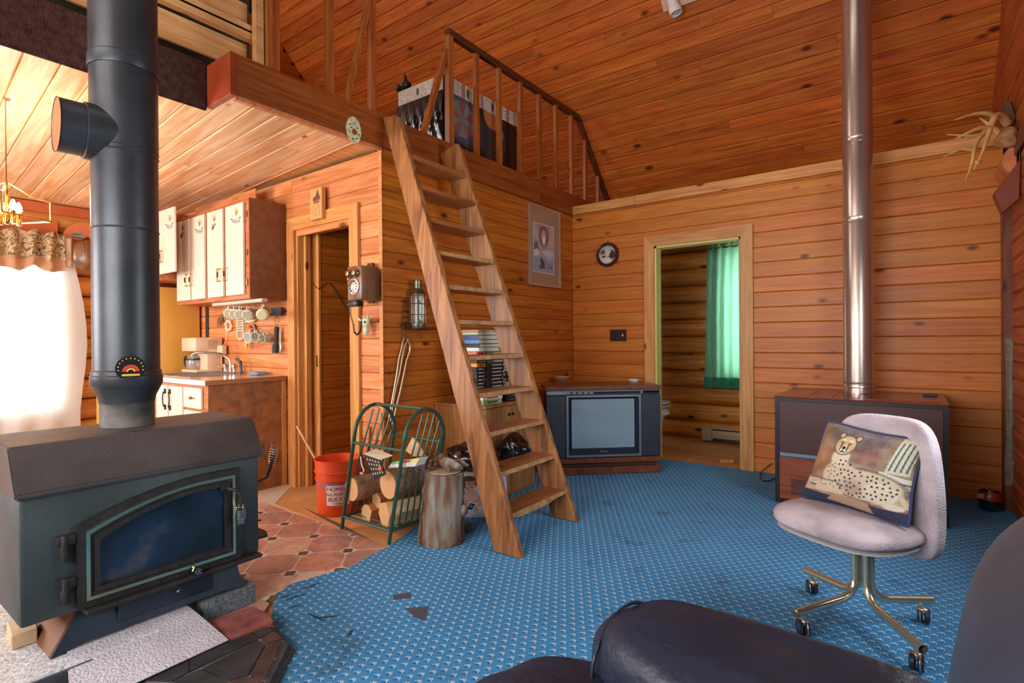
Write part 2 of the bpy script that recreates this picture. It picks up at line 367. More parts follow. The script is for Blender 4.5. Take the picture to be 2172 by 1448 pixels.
# kitchen left log wall with window
W_header = plain('red_brown_board', rgb(196,96,50), .5, noise=.15, nscale=5)
WY0, WY1, WZ0, WZ1 = .30, 1.62, .50, 2.02
kl = NB(); boxe(kl, (XL-.12, YR, 0), (XL, WY0, 3.2)); boxe(kl, (XL-.12, WY1, 0), (XL, YB, 3.2)); boxe(kl, (XL-.12, WY0, 0), (XL, WY1, WZ0)); boxe(kl, (XL-.12, WY0, WZ1), (XL, WY1, 3.2))
prism(kl, [(XL-.12,YR,3.2),(XL-.12,YB,2.4),(XL-.12,RY,RZ+.1)], (.12,0,0)); wall_left = struct('wall_left', kl, dark_m)
gab = slab('wall_left_gable', (XL+.001, 1.6, ZL), (XL+.006, 6.1, ZL+.05), dark_m)
boards(gab, (XL+.002, 1.2, ZL), (0,1,0), (0,0,1), (1,0,0), 5, 2.6, .128, .016, W_roof, lim=lambda w: (0, min(5.1, (YB-1.2)-(ZL+w-EAVE)/1.08-.02)), b=.009)
bm = NB(); boxe(bm, (XL, YR, 2.42), (XL+.10, YK, ZC+.01)); put('top_plate', bm, W_header, wall_left, smooth=False)
W_logy = wood('kitchen_log', rgb(224,146,72), rgb(176,98,44), rgb(60,30,12), var=.1, grain=.6, bump=.4, axis=1, kd=.06)
for i in range(12):
    z = .1+.206*i
    if WZ0-.02 < z < WZ1+.02:
        log_row(wall_left, (XL-.03, WY1, z), (0,1,0), YK-WY1, .106, W_logy); log_row(wall_left, (XL-.03, YR, z), (0,1,0), WY0-YR, .106, W_logy)
    else: log_row(wall_left, (XL-.03, YR, z), (0,1,0), YK-YR, .106, W_logy)
bm = NB(); boxe(bm, (XL+.07, .1, 2.12), (XL+.095, 1.56, 2.36), bev=.002); put('header_board', bm, W_header, wall_left, smooth=False)
bm = NB()
for y in (WY0, WY1-.06, (WY0+WY1)/2-.03): boxe(bm, (XL-.08, y, WZ0), (XL+.06, y+.06, WZ1))
for z in (WZ0, WZ1-.06): boxe(bm, (XL-.08, WY0, z), (XL+.06, WY1, z+.06))
wf2 = struct('window_2', bm, white_m)
bm = NB(); boxe(bm, (XL-.05, WY0+.03, WZ0+.03), (XL-.045, WY1-.03, WZ1-.03)); put('pane', bm, pane_m, wf2, smooth=False)
# ---------------------------------------------------------------- right wall (gable), rear wall
RW0, RW1, RWZ0, RWZ1 = 1.95, 3.25, .95, 2.1
g = NB()
def pr(poly): prism(g, [(XR, y, z) for y, z in poly], (.1, 0, 0))
pr([(YR,0),(RW0,0),(RW0,2.42),(YR,2.42)]); pr([(RW1,0),(YB,0),(YB,2.42),(RW1,2.42)]); pr([(RW0,0),(RW1,0),(RW1,RWZ0),(RW0,RWZ0)]); pr([(RW0,RWZ1),(RW1,RWZ1),(RW1,2.42),(RW0,2.42)])
pr([(YR,2.42),(YB,2.42),(RY,RZ+.1),(YR,2.9)])
wall_r = struct('wall_right', g, dark_m)
W_right = wood('gable_pine', rgb(196,98,48), rgb(146,62,26), rgb(70,24,10), var=.16)
boards(wall_r, (XR+.001, 3.9, 0), (0,1,0), (0,0,1), (-1,0,0), YD-3.9-.02, 2.30, .112, .018, W_right, b=.012)
boards(wall_r, (XR+.001, 3.6, 2.40), (0,1,0), (0,0,1), (-1,0,0), 3, 3.3, .10, .016, W_right, lim=lambda w: (0, (6.47-3.6)-w/1.08-.01), b=.008)
bm = NB()
for y in (RW0, RW1-.05, (RW0+RW1)/2-.03): boxe(bm, (XR, y, RWZ0), (XR+.08, y+.06, RWZ1))
for z in (RWZ0, RWZ1-.05): boxe(bm, (XR, RW0, z), (XR+.08, RW1, z+.05))
struct('window_3', bm, white_m)
g = NB(); x0, x1 = -2.7, -.2
for a, c in (((XL-.1,YR-.1,0),(-5.9,YR,3.2)), ((-3.9,YR-.1,0),(x0,YR,3.2)), ((x1,YR-.1,0),(XR+.1,YR,3.2)), ((-5.9,YR-.1,0),(-3.9,YR,.9)), ((-5.9,YR-.1,2.1),(-3.9,YR,3.2)), ((x0,YR-.1,0),(x1,YR,.95)), ((x0,YR-.1,2.2),(x1,YR,3.2))): boxe(g, a, c)
struct('wall_front', g, plain('rear_pine', rgb(190,120,66), .5, noise=.2))
# ---------------------------------------------------------------- roof
SD = V((0,-1,1.08)).normalized(); ND = V((0,-1.08,-1)).normalized()
def ys(s): return V((0, YB, EAVE)) + SD*s
SL = (RZ-EAVE)/SD.z
bm = NB(); p0, p1 = ys(-.2), ys(SL)
prism(bm, [(XL-.1, p0.y, p0.z), (XR+.1, p0.y, p0.z), (XR+.1, p1.y, p1.z), (XL-.1, p1.y, p1.z)], -ND*.08)
roof = struct('ceiling', bm, dark_m)
boards(roof, (XL, YB, EAVE), (1,0,0), SD, ND, XR-XL, 5.4, .128, .016, W_roof, seam=3.6, b=.009)
bm = NB(); yb_, zb_ = YR-.2, RZ-1.08*(RY-YR+.2)
prism(bm, [(XL-.1, RY, RZ), (XR+.1, RY, RZ), (XR+.1, yb_, zb_), (XL-.1, yb_, zb_)], (0,-.06,.06)); struct('ceiling_front', bm, plain('front_slope_pine', rgb(200,120,62), .5, noise=.2))
# ---------------------------------------------------------------- loft floor and kitchen ceiling
XN, YN = -3.19, 1.45
bm = NB(); prism(bm, [(XL,YR,ZC+.02),(XN,YR,ZC+.02),(XN,YN,ZC+.02),(XA,YN,ZC+.02),(XA,6.25,ZC+.02),(XL,6.25,ZC+.02)], (0,0,ZL-ZC-.04)); loft = struct('ceiling_kitchen', bm, W_raw)
kd = V((math.cos(math.radians(-4.5)), math.sin(math.radians(-4.5)), 0)); kw = V((-kd.y, kd.x, 0))
def clip_lim(wc):
    # run of one board between the kitchen's left wall and the loft edge
    p = V((XL, YR-.35, 0)) + kw*wc; xe = XA if p.y + kd.y*3.6 > YN else XN
    l0, l1 = 0, (xe-p.x)/kd.x
    if kd.y < 0:
        yk = (p.y-YK)/(-kd.y)
        if yk > 0: l0 = yk
    return (l0, l1)
boards(loft, (XL, YR-.35, ZC+.018), kd, kw, (0,0,-1), 4, 4.2, .135, .016, W_kceil, lim=clip_lim, seam=2.2, b=.007)
# fascia
bm = NB(); boxe(bm, (XA-.001, YN, ZC+.01), (XA+.035, 4.4, ZL), bev=.003); tag(put('trim_7', bm, W_fascia), kind='structure')
bm = NB(); boxe(bm, (XA-.001, 4.402, ZC+.01), (XA+.033, 6.2, ZL-.002), bev=.003); tag(put('trim_7', bm, W_fascia), kind='structure')
bm = NB(); boxe(bm, (XA-.01, YN, ZC-.012), (XA+.02, YK+.0, ZC+.01)); tag(put('trim_8', bm, W_kwall, smooth=False), kind='structure')
bm = NB(); boxe(bm, (XN, YN-.035, ZC-.0), (XA+.035, YN, ZL+.0), bev=.002); tag(put('trim_9', bm, plain('red_stained_end', rgb(160,66,34), .35, noise=.2)), kind='structure')
carpetbrown = plain('brown_carpet', rgb(72,46,40), 1., spec=.1, noise=.45, nscale=30, bump=.8, bscale=160)
bm = NB(); boxe(bm, (XN+.001, YR+.01, ZC-.02), (XN+.022, YN-.036, ZL+.02), bev=.006); jitter(bm, .003, 20); tag(put('loft_edge_carpet', bm, carpetbrown), 'brown carpet strip nailed over the loft edge behind the stovepipe', 'carpet')
# ================================================================ FLOOR COVERINGS
def carpet_mat():
    m, t, b = nm('blue_flowered_carpet'); N, L = t.nodes, t.links
    b.inputs['Roughness'].default_value = .95; b.inputs['Specular IOR Level'].default_value = .15
    tc = N.new('ShaderNodeTexCoord'); mp = N.new('ShaderNodeMapping'); mp.inputs['Rotation'].default_value = (0,0,math.radians(3)); L.new(tc.outputs['Object'], mp.inputs[0])
    sx = N.new('ShaderNodeSeparateXYZ'); L.new(mp.outputs[0], sx.inputs[0])
    def M_(op, a, b_=None, c=None):
        n = N.new('ShaderNodeMath'); n.operation = op
        for i, q in enumerate((a, b_, c)):
            if q is None: continue
            if isinstance(q, (int, float)): n.inputs[i].default_value = q
            else: L.new(q, n.inputs[i])
        return n.outputs[0]
    px, py = .046, .034
    v = M_('DIVIDE', sx.outputs[1], py); row = M_('FLOOR', v); odd = M_('MODULO', row, 2); odd = M_('ABSOLUTE', odd)
    u = M_('ADD', M_('DIVIDE', sx.outputs[0], px), M_('MULTIPLY', odd, .5))
    fu = M_('SUBTRACT', M_('FRACT', u), .5); fv = M_('SUBTRACT', M_('FRACT', v), .5)
    def blob(cx, cy, r, k=px):   # soft dot in metres
        dx = M_('MULTIPLY', M_('SUBTRACT', fu, cx), px); dy = M_('MULTIPLY', M_('SUBTRACT', fv, cy), py)
        d = M_('SQRT', M_('ADD', M_('MULTIPLY', dx, dx), M_('MULTIPLY', dy, dy)))
        return M_('LESS_THAN', d, r)
    light = None
    for cx, cy, r in ((.0,.06,.0035),(.15,.12,.0032),(-.13,.14,.0030),(.02,.30,.0030),(-.24,-.06,.0026),(.2,-.1,.0026)):
        q = blob(cx, cy, r); light = q if light is None else M_('MAXIMUM', light, q)
    dark = None
    for cx, cy, r in ((.06,-.20,.0034),(-.12,-.26,.0030),(.28,.02,.0026)):
        q = blob(cx, cy, r); dark = q if dark is None else M_('MAXIMUM', dark, q)
    n = N.new('ShaderNodeTexNoise'); n.inputs['Scale'].default_value = 2.2; n.inputs['Detail'].default_value = 5; L.new(tc.outputs['Object'], n.inputs[0])
    base = N.new('ShaderNodeMix'); base.data_type = 'RGBA'; base.inputs[6].default_value = rgb(50,114,162); base.inputs[7].default_value = rgb(78,150,200); L.new(n.outputs['Fac'], base.inputs[0])
    a1 = N.new('ShaderNodeMix'); a1.data_type = 'RGBA'; L.new(dark, a1.inputs[0]); L.new(base.outputs[2], a1.inputs[6]); a1.inputs[7].default_value = rgb(28,64,128)
    a2 = N.new('ShaderNodeMix'); a2.data_type = 'RGBA'; L.new(light, a2.inputs[0]); L.new(a1.outputs[2], a2.inputs[6]); a2.inputs[7].default_value = rgb(196,208,206)
    # soot and stains
    n2 = N.new('ShaderNodeTexNoise'); n2.inputs['Scale'].default_value = 5; n2.inputs['Detail'].default_value = 6; L.new(tc.outputs['Object'], n2.inputs[0])
    ds = N.new('ShaderNodeVectorMath'); ds.operation = 'DISTANCE'; L.new(tc.outputs['Object'], ds.inputs[0]); ds.inputs[1].default_value = (-2.08, 1.12, 0)
    near = N.new('ShaderNodeMapRange'); near.inputs[1].default_value = .05; near.inputs[2].default_value = .55; near.inputs[3].default_value = .75; near.inputs[4].default_value = 0; L.new(ds.outputs['Value'], near.inputs[0])
    st = N.new('ShaderNodeMapRange'); st.inputs[1].default_value = .62; st.inputs[2].default_value = .72; st.inputs[4].default_value = .45; L.new(n2.outputs['Fac'], st.inputs[0])
    nn = M_('MULTIPLY', near.outputs[0], M_('MULTIPLY', n2.outputs['Fac'], 1.7))
    tot = M_('MINIMUM', M_('ADD', st.outputs[0], nn), .9)
    a3 = N.new('ShaderNodeMix'); a3.data_type = 'RGBA'; L.new(tot, a3.inputs[0]); L.new(a2.outputs[2], a3.inputs[6]); a3.inputs[7].default_value = rgb(42,62,66)
    L.new(a3.outputs[2], b.inputs['Base Color'])
    bp = N.new('ShaderNodeBump'); bp.inputs['Strength'].default_value = .35; bp.inputs['Distance'].default_value = .004
    n3 = N.new('ShaderNodeTexNoise'); n3.inputs['Scale'].default_value = 260; L.new(tc.outputs['Object'], n3.inputs[0])
    L.new(M_('ADD', n3.outputs['Fac'], M_('MULTIPLY', light, .6)), bp.inputs['Height']); L.new(bp.outputs[0], b.inputs['Normal'])
    return m
edge = [(-2.94,2.78),(-2.62,2.62),(-2.5,2.32),(-2.40,2.06),(-2.365,1.86),(-2.335,1.72),(-2.37,1.6),(-2.405,1.45),(-2.37,1.36),(-2.30,1.29),(-2.20,1.225)]
poly = [(x, y, -.004) for x, y in edge] + [(-2.16,1.17,-.004),(-2.1,.3,-.004),(-2.1,YR,-.004),(XR,YR,-.004),(XR,4.99,-.004),(.44,YD-.0,-.004),(DX1,YD,-.004),(DX0,YD-.01,-.004),(XA,YD,-.004)]
bm = NB(); prism(bm, poly, (0,0,.012))
for e_ in bm.edges: e_.smooth = False
tag(put('carpet', bm, carpet_mat(), smooth=False), 'worn blue carpet with rows of small white flowers', 'carpet')
# frayed creases at the carpet edge by the hearth
cr = plain('carpet_crease', rgb(30,50,56), 1)
def flatstrip(bm, a, b, w, z0, h):
    a, b = V((a[0],a[1],0)), V((b[0],b[1],0)); d = (b-a).normalized(); s = V((-d.y,d.x,0))*w/2
    prism(bm, [a+V((0,0,z0)), (a+b)/2-s+V((0,0,z0)), b+V((0,0,z0)), (a+b)/2+s+V((0,0,z0))], (0,0,h))
bm = NB()
for (u1,v1,u2,v2) in ((600,1275,650,1258),(612,1290,640,1282),(668,1312,720,1306),(650,1300,690,1318),(590,1268,618,1262),(736,1352,748,1335),(640,1250,680,1236)):
    a, c = at(u1,v1,2,.008), at(u2,v2,2,.008); flatstrip(bm, a, c, .012, .0075, .003)
tag(put('carpet_tears', bm, cr, smooth=False), 'short dark tears and creases in the blue carpet beside the hearth', 'tears', kind='stuff')
tape = plain('tape_patch', rgb(74,72,84), .8)
for q, lb in (([(834,1262),(870,1256),(872,1268),(836,1272)], 'narrow grey tape patch on the blue carpet, above the larger patch'), ([(860,1290),(910,1286),(902,1316),(880,1310)], 'torn grey stain patch on the blue carpet below the narrow tape strip')):
    bm = NB(); prism(bm, [at(u,v,2,.008) for u, v in q], (0,0,.0012)); tag(put('tape_patch', bm, tape, smooth=False), lb, 'patch')
# vinyl sheet with octagon tiles and small dark squares
grout = plain('vinyl_grout', rgb(206,186,166), .5)
vx = [(-2.345,1.24),(-2.38,1.34),(-2.42,1.45),(-2.385,1.6),(-2.345,1.72),(-2.375,1.86),(-2.40,2.04)]
vp = [(XL,YR),( -2.17,YR),(-2.17,1.17),(-2.24,1.215)] + vx + [(-3.1,2.06),(-3.7,2.09),(-4.06,YK),(XL,YK)]
bm = NB(); prism(bm, [(x,y,-.011) for x, y in vp], (0,0,.0135)); vinyl = tag(put('vinyl_flooring', bm, grout, smooth=False), 'pink and grey octagon patterned vinyl flooring between the stove and the kitchen', 'flooring')
def clip(poly, edges):
    for (ax, ay), (bx, by) in edges:
        out = []; n = len(poly)
        for i in range(n):
            p, q = poly[i], poly[(i+1) % n]
            sp_ = (bx-ax)*(p[1]-ay)-(by-ay)*(p[0]-ax); sq = (bx-ax)*(q[1]-ay)-(by-ay)*(q[0]-ax)
            if sp_ >= 0: out.append(p)
            if sp_*sq < 0:
                k = sp_/(sp_-sq); out.append((p[0]+(q[0]-p[0])*k, p[1]+(q[1]-p[1])*k))
        poly = out
        if len(poly) < 3: return []
    return poly
tile_m = []
for i, (c1, c2) in enumerate(((rgb(206,150,128), rgb(170,120,104)), (rgb(190,140,120), rgb(150,116,108)), (rgb(214,172,148), rgb(176,138,122)))):
    mm, tt, bb = nm('vinyl_tile_%d' % i)
    tc = tt.nodes.new('ShaderNodeTexCoord'); n = tt.nodes.new('ShaderNodeTexNoise'); n.inputs['Scale'].default_value = 9; n.inputs['Detail'].default_value = 8; n.inputs['Distortion'].default_value = 2
    tt.links.new(tc.outputs['Object'], n.inputs[0]); mx = tt.nodes.new('ShaderNodeMix'); mx.data_type = 'RGBA'; mx.inputs[6].default_value = c2; mx.inputs[7].default_value = c1
    rr = tt.nodes.new('ShaderNodeMapRange'); rr.inputs[1].default_value = .35; rr.inputs[2].default_value = .65; tt.links.new(n.outputs['Fac'], rr.inputs[0])
    tt.links.new(rr.outputs[0], mx.inputs[0]); tt.links.new(mx.outputs[2], bb.inputs['Base Color']); bb.inputs['Roughness'].default_value = .3; tile_m.append(mm)
dot_m = plain('vinyl_dot', rgb(92,76,72), .35, noise=.3, nscale=60)
B1, B2, O = V((.172,.168)), V((.180,-.186)), V((-2.711,1.694))
cl = [((XL+.0,2.035),(XL,-2)), ((-2.24,1.20),(-2.24,1.3))]
bound = [((-2.40,2.03),(-8,2.08)), ((-2.3,1.21),(-2.42,1.62) if False else (-2.40,1.62))]
def inside(poly):
    p = clip(poly, [((-2.41,2.036),(-4.6,2.075)), ((-4.6,3),(-4.6,-2)), ((-4.6,.1),(-2.2,.1))])
    # right edge follows the scalloped carpet
    if not p: return p
    cx = max(q[0] for q in p)
    if cx > -2.43:
        yv = [v for v in vx]
        if sum(q[1] for q in p)/len(p) > 1.5: p = clip(p, [((-2.41,1.5),(-2.35,1.715)), ((-2.35,1.715),(-2.405,2.04))])
        else: p = clip(p, [((-2.25,1.20),(-2.42,1.44))]) if sum(q[1] for q in p)/len(p) > 1.18 else clip(p, [((-2.25,0),(-2.25,1.3))])
    return p
g_, cut = .0035, .19
for i in range(-14, 8):
    for j in range(-8, 14):
        c = O + B1*i + B2*j
        if not (-4.9 < c.x < -2.1 and -.1 < c.y < 2.3): continue
        h = cut
        dq = [c + B1*h*.62, c - B2*h*.62, c - B1*h*.62, c + B2*h*.62]
        # small dark square
        pq = inside([tuple(q) for q in (c+(B1+B2)*h*.52, c+(B1-B2)*h*.52, c-(B1+B2)*h*.52, c-(B1-B2)*h*.52)])
        if len(pq) > 2:
            b2 = NB(); prism(b2, [(q[0],q[1],.0024) for q in pq], (0,0,.0012)); put('dark_tile', b2, dot_m, vinyl, smooth=False)
        a, bq = B1, B2
        k = h*.52*2; s = .02
        octa = [c+a*(k+s)+bq*s, c+a*(1-k-s)+bq*s, c+a*(1-s)+bq*(k+s), c+a*(1-s)+bq*(1-k-s), c+a*(1-k-s)+bq*(1-s), c+a*(k+s)+bq*(1-s), c+a*s+bq*(1-k-s), c+a*s+bq*(k+s)]
        po = inside([tuple(q) for q in octa])
        if len(po) > 2:
            b2 = NB(); prism(b2, [(q[0],q[1],.0024) for q in po], (0,0,.0012)); put('tile', b2, random.choice(tile_m), vinyl, smooth=False)
# ================================================================ STOVE AND HEARTH
stone = plain('ash_grey_stone', rgb(190,186,184), .9, noise=.35, nscale=60, bump=.6, bscale=90)
stone_side = plain('slab_side', rgb(70,74,80), .8, noise=.2)
conc = plain('sooty_concrete', rgb(112,118,120), 1, noise=.45, nscale=70, bump=1, bscale=150)
# raised slab under the stove
bm = NB(); boxe(bm, (-3.30, -.6, 0.003), (-2.29, .84, .088), bev=.006); 
tag(put('hearth_slab', bm, stone), 'speckled grey stone slab under the left half of the wood stove', 'slab')
bm = NB(); boxe(bm, (-2.285, -.6, .003), (-2.275, .62, .085), bev=.002); tag(put('slab_edging', bm, stone_side), 'dark upright edging strip along the front of the grey slab', 'edging')
def tpoly(pts, z): return [at(u, v, 2, z) for u, v in pts]
# black tiled pad
zt = .045
pad = thing('hearth_pad', 'black tiled hearth pad with a chamfered corner on the blue carpet', 'hearth', (-1.9,.9,0))
back, c1_, c2_, c3_ = at(560,1325,2,zt), at(604,1359,2,zt), at(560,1448,2,zt), V((-1.6,.2,zt))
outer = [V((-2.26, back.y+.02, 0)), V((back.x+.03, back.y+.03, 0)), V((c1_.x+.03, c1_.y+.02, 0)), V((c2_.x+.045, c2_.y, 0)), V((c2_.x+.19, .25, 0)), V((-2.26, .25, 0))]
bm = NB(); prism(bm, outer, (0,0,.038)); bmesh.ops.bevel(bm, geom=[e for e in bm.edges if all(v.co.z > .03 for v in e.verts)], offset=.018, segments=3, affect='EDGES')
put('pad_edge', bm, plain('black_painted_wood', rgb(52,56,62), .6, noise=.3, nscale=20), pad)
slate = plain('black_slate', rgb(50,48,50), .45, noise=.45, nscale=14, spec=.4)
slate2 = plain('brown_black_slate', rgb(66,48,46), .45, noise=.4, nscale=14)
for i, q in enumerate([[(402,1399),(527,1342),(548,1357),(402,1428)], [(530,1339),(560,1325),(580,1340),(552,1355.5)], [(554,1358),(583,1343),(598,1358),(566,1368)],
          [(567,1371),(599,1361),(583,1397),(549,1400)], [(547,1404),(581,1401),(562,1443),(531,1437)], [(404,1432),(546,1361),(562,1371),(527,1433),(486,1447),(430,1391)],
          [(300,1445),(400,1400),(400,1428),(365,1448)]]):
    if i == 5: q = [(429,1421),(546,1361.5),(562,1371),(526,1435),(486,1446)]
    b2 = NB(); prism(b2, tpoly(q, zt-.008), (0,0,.008)); put('tile', b2, slate if i not in (2,3,4) else slate2, pad, smooth=False)
b2 = NB(); prism(b2, tpoly([(368,1448),(425,1423),(481,1450),(478,1470),(400,1480)], zt-.008), (0,0,.008)); put('tile', b2, slate, pad, smooth=False)
b2 = NB(); prism(b2, tpoly([(489,1448),(527,1440),(559,1448),(540,1490),(470,1500)], zt-.008), (0,0,.008)); put('tile', b2, slate2, pad, smooth=False)
bm = NB(); prism(bm, [V((p.x,p.y,.037)) for p in tpoly([(300,1452),(402,1397),(560,1323),(602,1359),(562,1449),(540,1520),(380,1530)], zt-.008)], (0,0,.0015)); put('grout', bm, plain('pad_grout', rgb(120,116,112), .8), pad, smooth=False)
# red paver and concrete cap block
bm = NB(); prism(bm, [V((p.x,p.y,.003)) for p in tpoly([(436,1318),(539,1284),(572,1304),(583,1316),(578,1326),(560,1327),(486,1357),(462,1340)], .05)], (0,0,.048)); bmesh.ops.bevel(bm, geom=bm.edges[:], offset=.006, segments=2, affect='EDGES')
tag(put('red_paver', bm, plain('sooty_red_brick', rgb(128,66,60), .9, noise=.5, nscale=16, bump=.4)), 'soot-stained red paver beside the concrete block at the stove foot', 'paver')
bm = NB(); boxe(bm, (-2.78, 1.02, .003), (-2.375, 1.25, .087), bev=.008, seg=2); bmesh.ops.subdivide_edges(bm, edges=bm.edges[:], cuts=3, use_grid_fill=True); jitter(bm, .006, 40)
tag(put('concrete_block', bm, conc), 'rough sooty concrete block under the right foot of the wood stove', 'block')
# embossed sheet
A_, B_, C_, D_ = at(141,1376,2,.093), at(400,1290,2,.093), at(485,1357,2,.052), at(150,1512,2,.052)
A_, B_ = A_+(A_-D_).normalized()*.12, B_+V((-.14,.0,0)); A_.z = B_.z = .0955
bm = NB(); rows = []
for k in range(13):
    s = k/12; l_, r_ = A_.lerp(D_, s), B_.lerp(C_, s); z = .0945 if s < .35 else .0945-.0405*((s-.35)/.65)
    rows.append([bm.verts.new(V((l_.x+(r_.x-l_.x)*j/8, l_.y+(r_.y-l_.y)*j/8, z))) for j in range(9)])
for A, B in zip(rows, rows[1:]):
    for j in range(8): bm.faces.new((A[j], A[j+1], B[j+1], B[j]))
geo = bmesh.ops.extrude_face_region(bm, geom=bm.faces[:]); 
for v in [g for g in geo['geom'] if isinstance(g, bmesh.types.BMVert)]: v.co.z -= .003
tag(put('embossed_metal_sheet', bm, plain('embossed_sheet', rgb(196,190,196), .5, noise=.15, nscale=5, bump=.9, bscale=110)), 'pale embossed metal sheet lying in front of the wood stove', 'metal sheet')
# wood block under the stove's left end
bm = NB(); prism(bm, [at(u,v,2,.089) for u, v in ((24,1380),(80,1361),(78,1345),(14,1345))], (0,0,.05)); bmesh.ops.bevel(bm, geom=bm.edges[:], offset=.003, affect='EDGES')
tag(put('wood_offcut', bm, plain('offcut', rgb(200,168,130), .8, noise=.2)), 'short pale wood offcut on the grey slab beneath the stove corner', 'wood block')
# stove
iron = plain('stove_iron', rgb(62,70,70), .5, .35, noise=.2, nscale=5, bump=.15, bscale=90)
iron_hood = plain('stove_hood_iron', rgb(78,72,70), .45, .35, noise=.3, nscale=4, bump=.15, bscale=90)
iron_dark = plain('stove_dark_iron', rgb(48,44,42), .5, .4, noise=.3, nscale=20, bump=.4, bscale=200)
iron_ped = plain('stove_pedestal_iron', rgb(40,50,62), .45, .35, noise=.3, nscale=6)
XS, SY0, SY1, BZ0, BZ1 = -2.384, .452, 1.272, .224, .665
stove = thing('wood_stove', 'large black iron wood stove with a glass door, standing on blocks at the left', 'stove', (-2.66,.86,.088))
XBk = -2.95
bm = NB(); boxe(bm, (XBk, SY0, BZ0), (XS, SY1, BZ1+.01), bev=.012, seg=2); put('body', bm, iron, stove)
bm = NB(); prof = [(XS+.016,BZ1-.008),(XS+.018,BZ1+.01),(-2.462,.822),(-2.475,.828),(-2.84,.828),(XBk-.03,.70),(XBk-.03,BZ1-.008)]
prism(bm, [(x, SY0-.012, z) for x, z in prof], (0, SY1-SY0+.028, 0)); bmesh.ops.bevel(bm, geom=bm.edges[:], offset=.006, segments=2, affect='EDGES'); put('hood', bm, iron_hood, stove)
# pedestal: flared
bm = NB(); PY0, PY1 = .60, 1.19
prism(bm, [(XS-.03, PY0+.02, BZ0), (XS-.03, PY1-.02, BZ0), (XS-.0, PY1+.0, .095), (XS-.0, PY1-.08, .105), (XS-.0, PY0+.02, .105), (XS, PY0-.07, .089)], (-.02,0,0))
put('pedestal_front', bm, iron_ped, stove, smooth=False)
for y, yb in ((PY0+.02, PY0-.07), (PY1-.02, PY1)):
    bm = NB(); prism(bm, [(XS-.03,y,BZ0),(XBk+.08,y,BZ0),(XBk+.05,yb,.089),(XS,yb,.089)], (0,.006,0)); put('pedestal_side', bm, plain('side_iron', rgb(120,78,52), .5, .3) if y < .8 else iron_ped, stove, smooth=False)
bm = NB(); boxe(bm, (XS-.02, PY0+.13, .13), (XS-.002, PY1-.12, .205), bev=.003); put('ash_panel', bm, iron_ped, stove)
bm = NB(); lathe(bm, [(.008,0),(.008,.015),(.004,.018)], (XS-.002, .93, .18), (1,0,0), 10); put('bolt', bm, chrome, stove)
# lip and draft slider
bm = NB(); boxe(bm, (XS-.01, .62, .215), (XS+.05, 1.26, .232), bev=.004); boxe(bm, (XS, .74, .234), (XS+.014, 1.16, .262), bev=.003); put('ash_lip', bm, iron_dark, stove)
bm = NB(); 
tube(bm, [(XS+.015+.05*k/40 , .985+.012*math.cos(k*1.3), .25+.012*math.sin(k*1.3)) for k in range(41)], .0028, 5); tube(bm, [(XS+.0,.985,.25),(XS+.062,.985,.25)], .005, 8); put('draft_knob', bm, chrome, stove)
# door: arched frame, brass trim, glass
def arch(y0, y1, z0, z1, rise, n=14):
    pts = [(y0, z0), (y1, z0), (y1, z1)]
    for k in range(1, n): 
        s = k/n; pts.append((y1+(y0-y1)*s, z1+rise*math.sin(PI*(.5+ .5*s)) - rise if False else z1 - rise*(s**2.0)))
    pts.append((y0, z1-rise)); return pts
def s2(p, q, m_): return [(a[0]+(m_[0]-a[0])*q, a[1]+(m_[1]-a[1])*q) for a in p]
dA = at(163,1268,0,XS); dB = at(487,1030,0,XS); dC = at(482,1160,0,XS); dD = at(168,1100,0,XS)
y0d, y1d, z0d, z1d, z1l = .628, 1.150, .262, .600, .505
def doorshape(ins):
    a0, a1, b0 = y0d+ins, y1d-ins, z0d+ins
    top = []
    for k in range(15):
        s = k/14; y = a1+(a0-a1)*s; zt_ = (z1d-ins) - (z1d-z1l)*(0 if s < .22 else ((s-.22)/.78)**1.9); top.append((y, zt_))
    return [(a0, b0), (a1, b0)] + top
def ring(bm, o, i, x, dx):
    n = len(o); A = [bm.verts.new((x+dx,)+p) for p in o]; B = [bm.verts.new((x+dx,)+p) for p in i]; C = [bm.verts.new((x,)+p) for p in o]; D = [bm.verts.new((x,)+p) for p in i]
    for k in range(n):
        j = (k+1) % n
        bm.faces.new((A[k],A[j],B[j],B[k])); bm.faces.new((C[k],A[k],A[j],C[j])); bm.faces.new((B[k],D[k],D[j],B[j])); bm.faces.new((C[k],C[j],D[j],D[k]))
sx_ = XS+.001
door = NB(); ring(door, doorshape(-.028), doorshape(.034), sx_, .022); ring(door, doorshape(.022), doorshape(.038), sx_, .03); door_o = put('door', door, iron_dark, stove, ang=40)
bm = NB(); ring(bm, doorshape(-.002), doorshape(.010), sx_+.02, .008); put('door_trim', bm, plain('pale_brass', rgb(206,210,170), .22, 1), door_o)
gl, tt, bb = nm('sooty_glass'); n = tt.nodes.new('ShaderNodeTexNoise'); n.inputs['Scale'].default_value = 3.5; n.inputs['Detail'].default_value = 5; tc = tt.nodes.new('ShaderNodeTexCoord'); tt.links.new(tc.outputs['Object'], n.inputs[0])
cr_ = tt.nodes.new('ShaderNodeValToRGB'); cr_.color_ramp.elements[0].position = .35; cr_.color_ramp.elements[0].color = rgb(16,18,20); cr_.color_ramp.elements[1].position = .68; cr_.color_ramp.elements[1].color = rgb(92,84,78)
el = cr_.color_ramp.elements.new(.52); el.color = rgb(26,38,62); tt.links.new(n.outputs['Fac'], cr_.inputs[0]); tt.links.new(cr_.outputs[0], bb.inputs['Base Color']); bb.inputs['Roughness'].default_value = .12; bb.inputs['Specular IOR Level'].default_value = .7
bm = NB(); prism(bm, [(sx_+.004,)+p for p in doorshape(.03)], (.006,0,0)); put('door_glass', bm, gl, door_o, smooth=False)
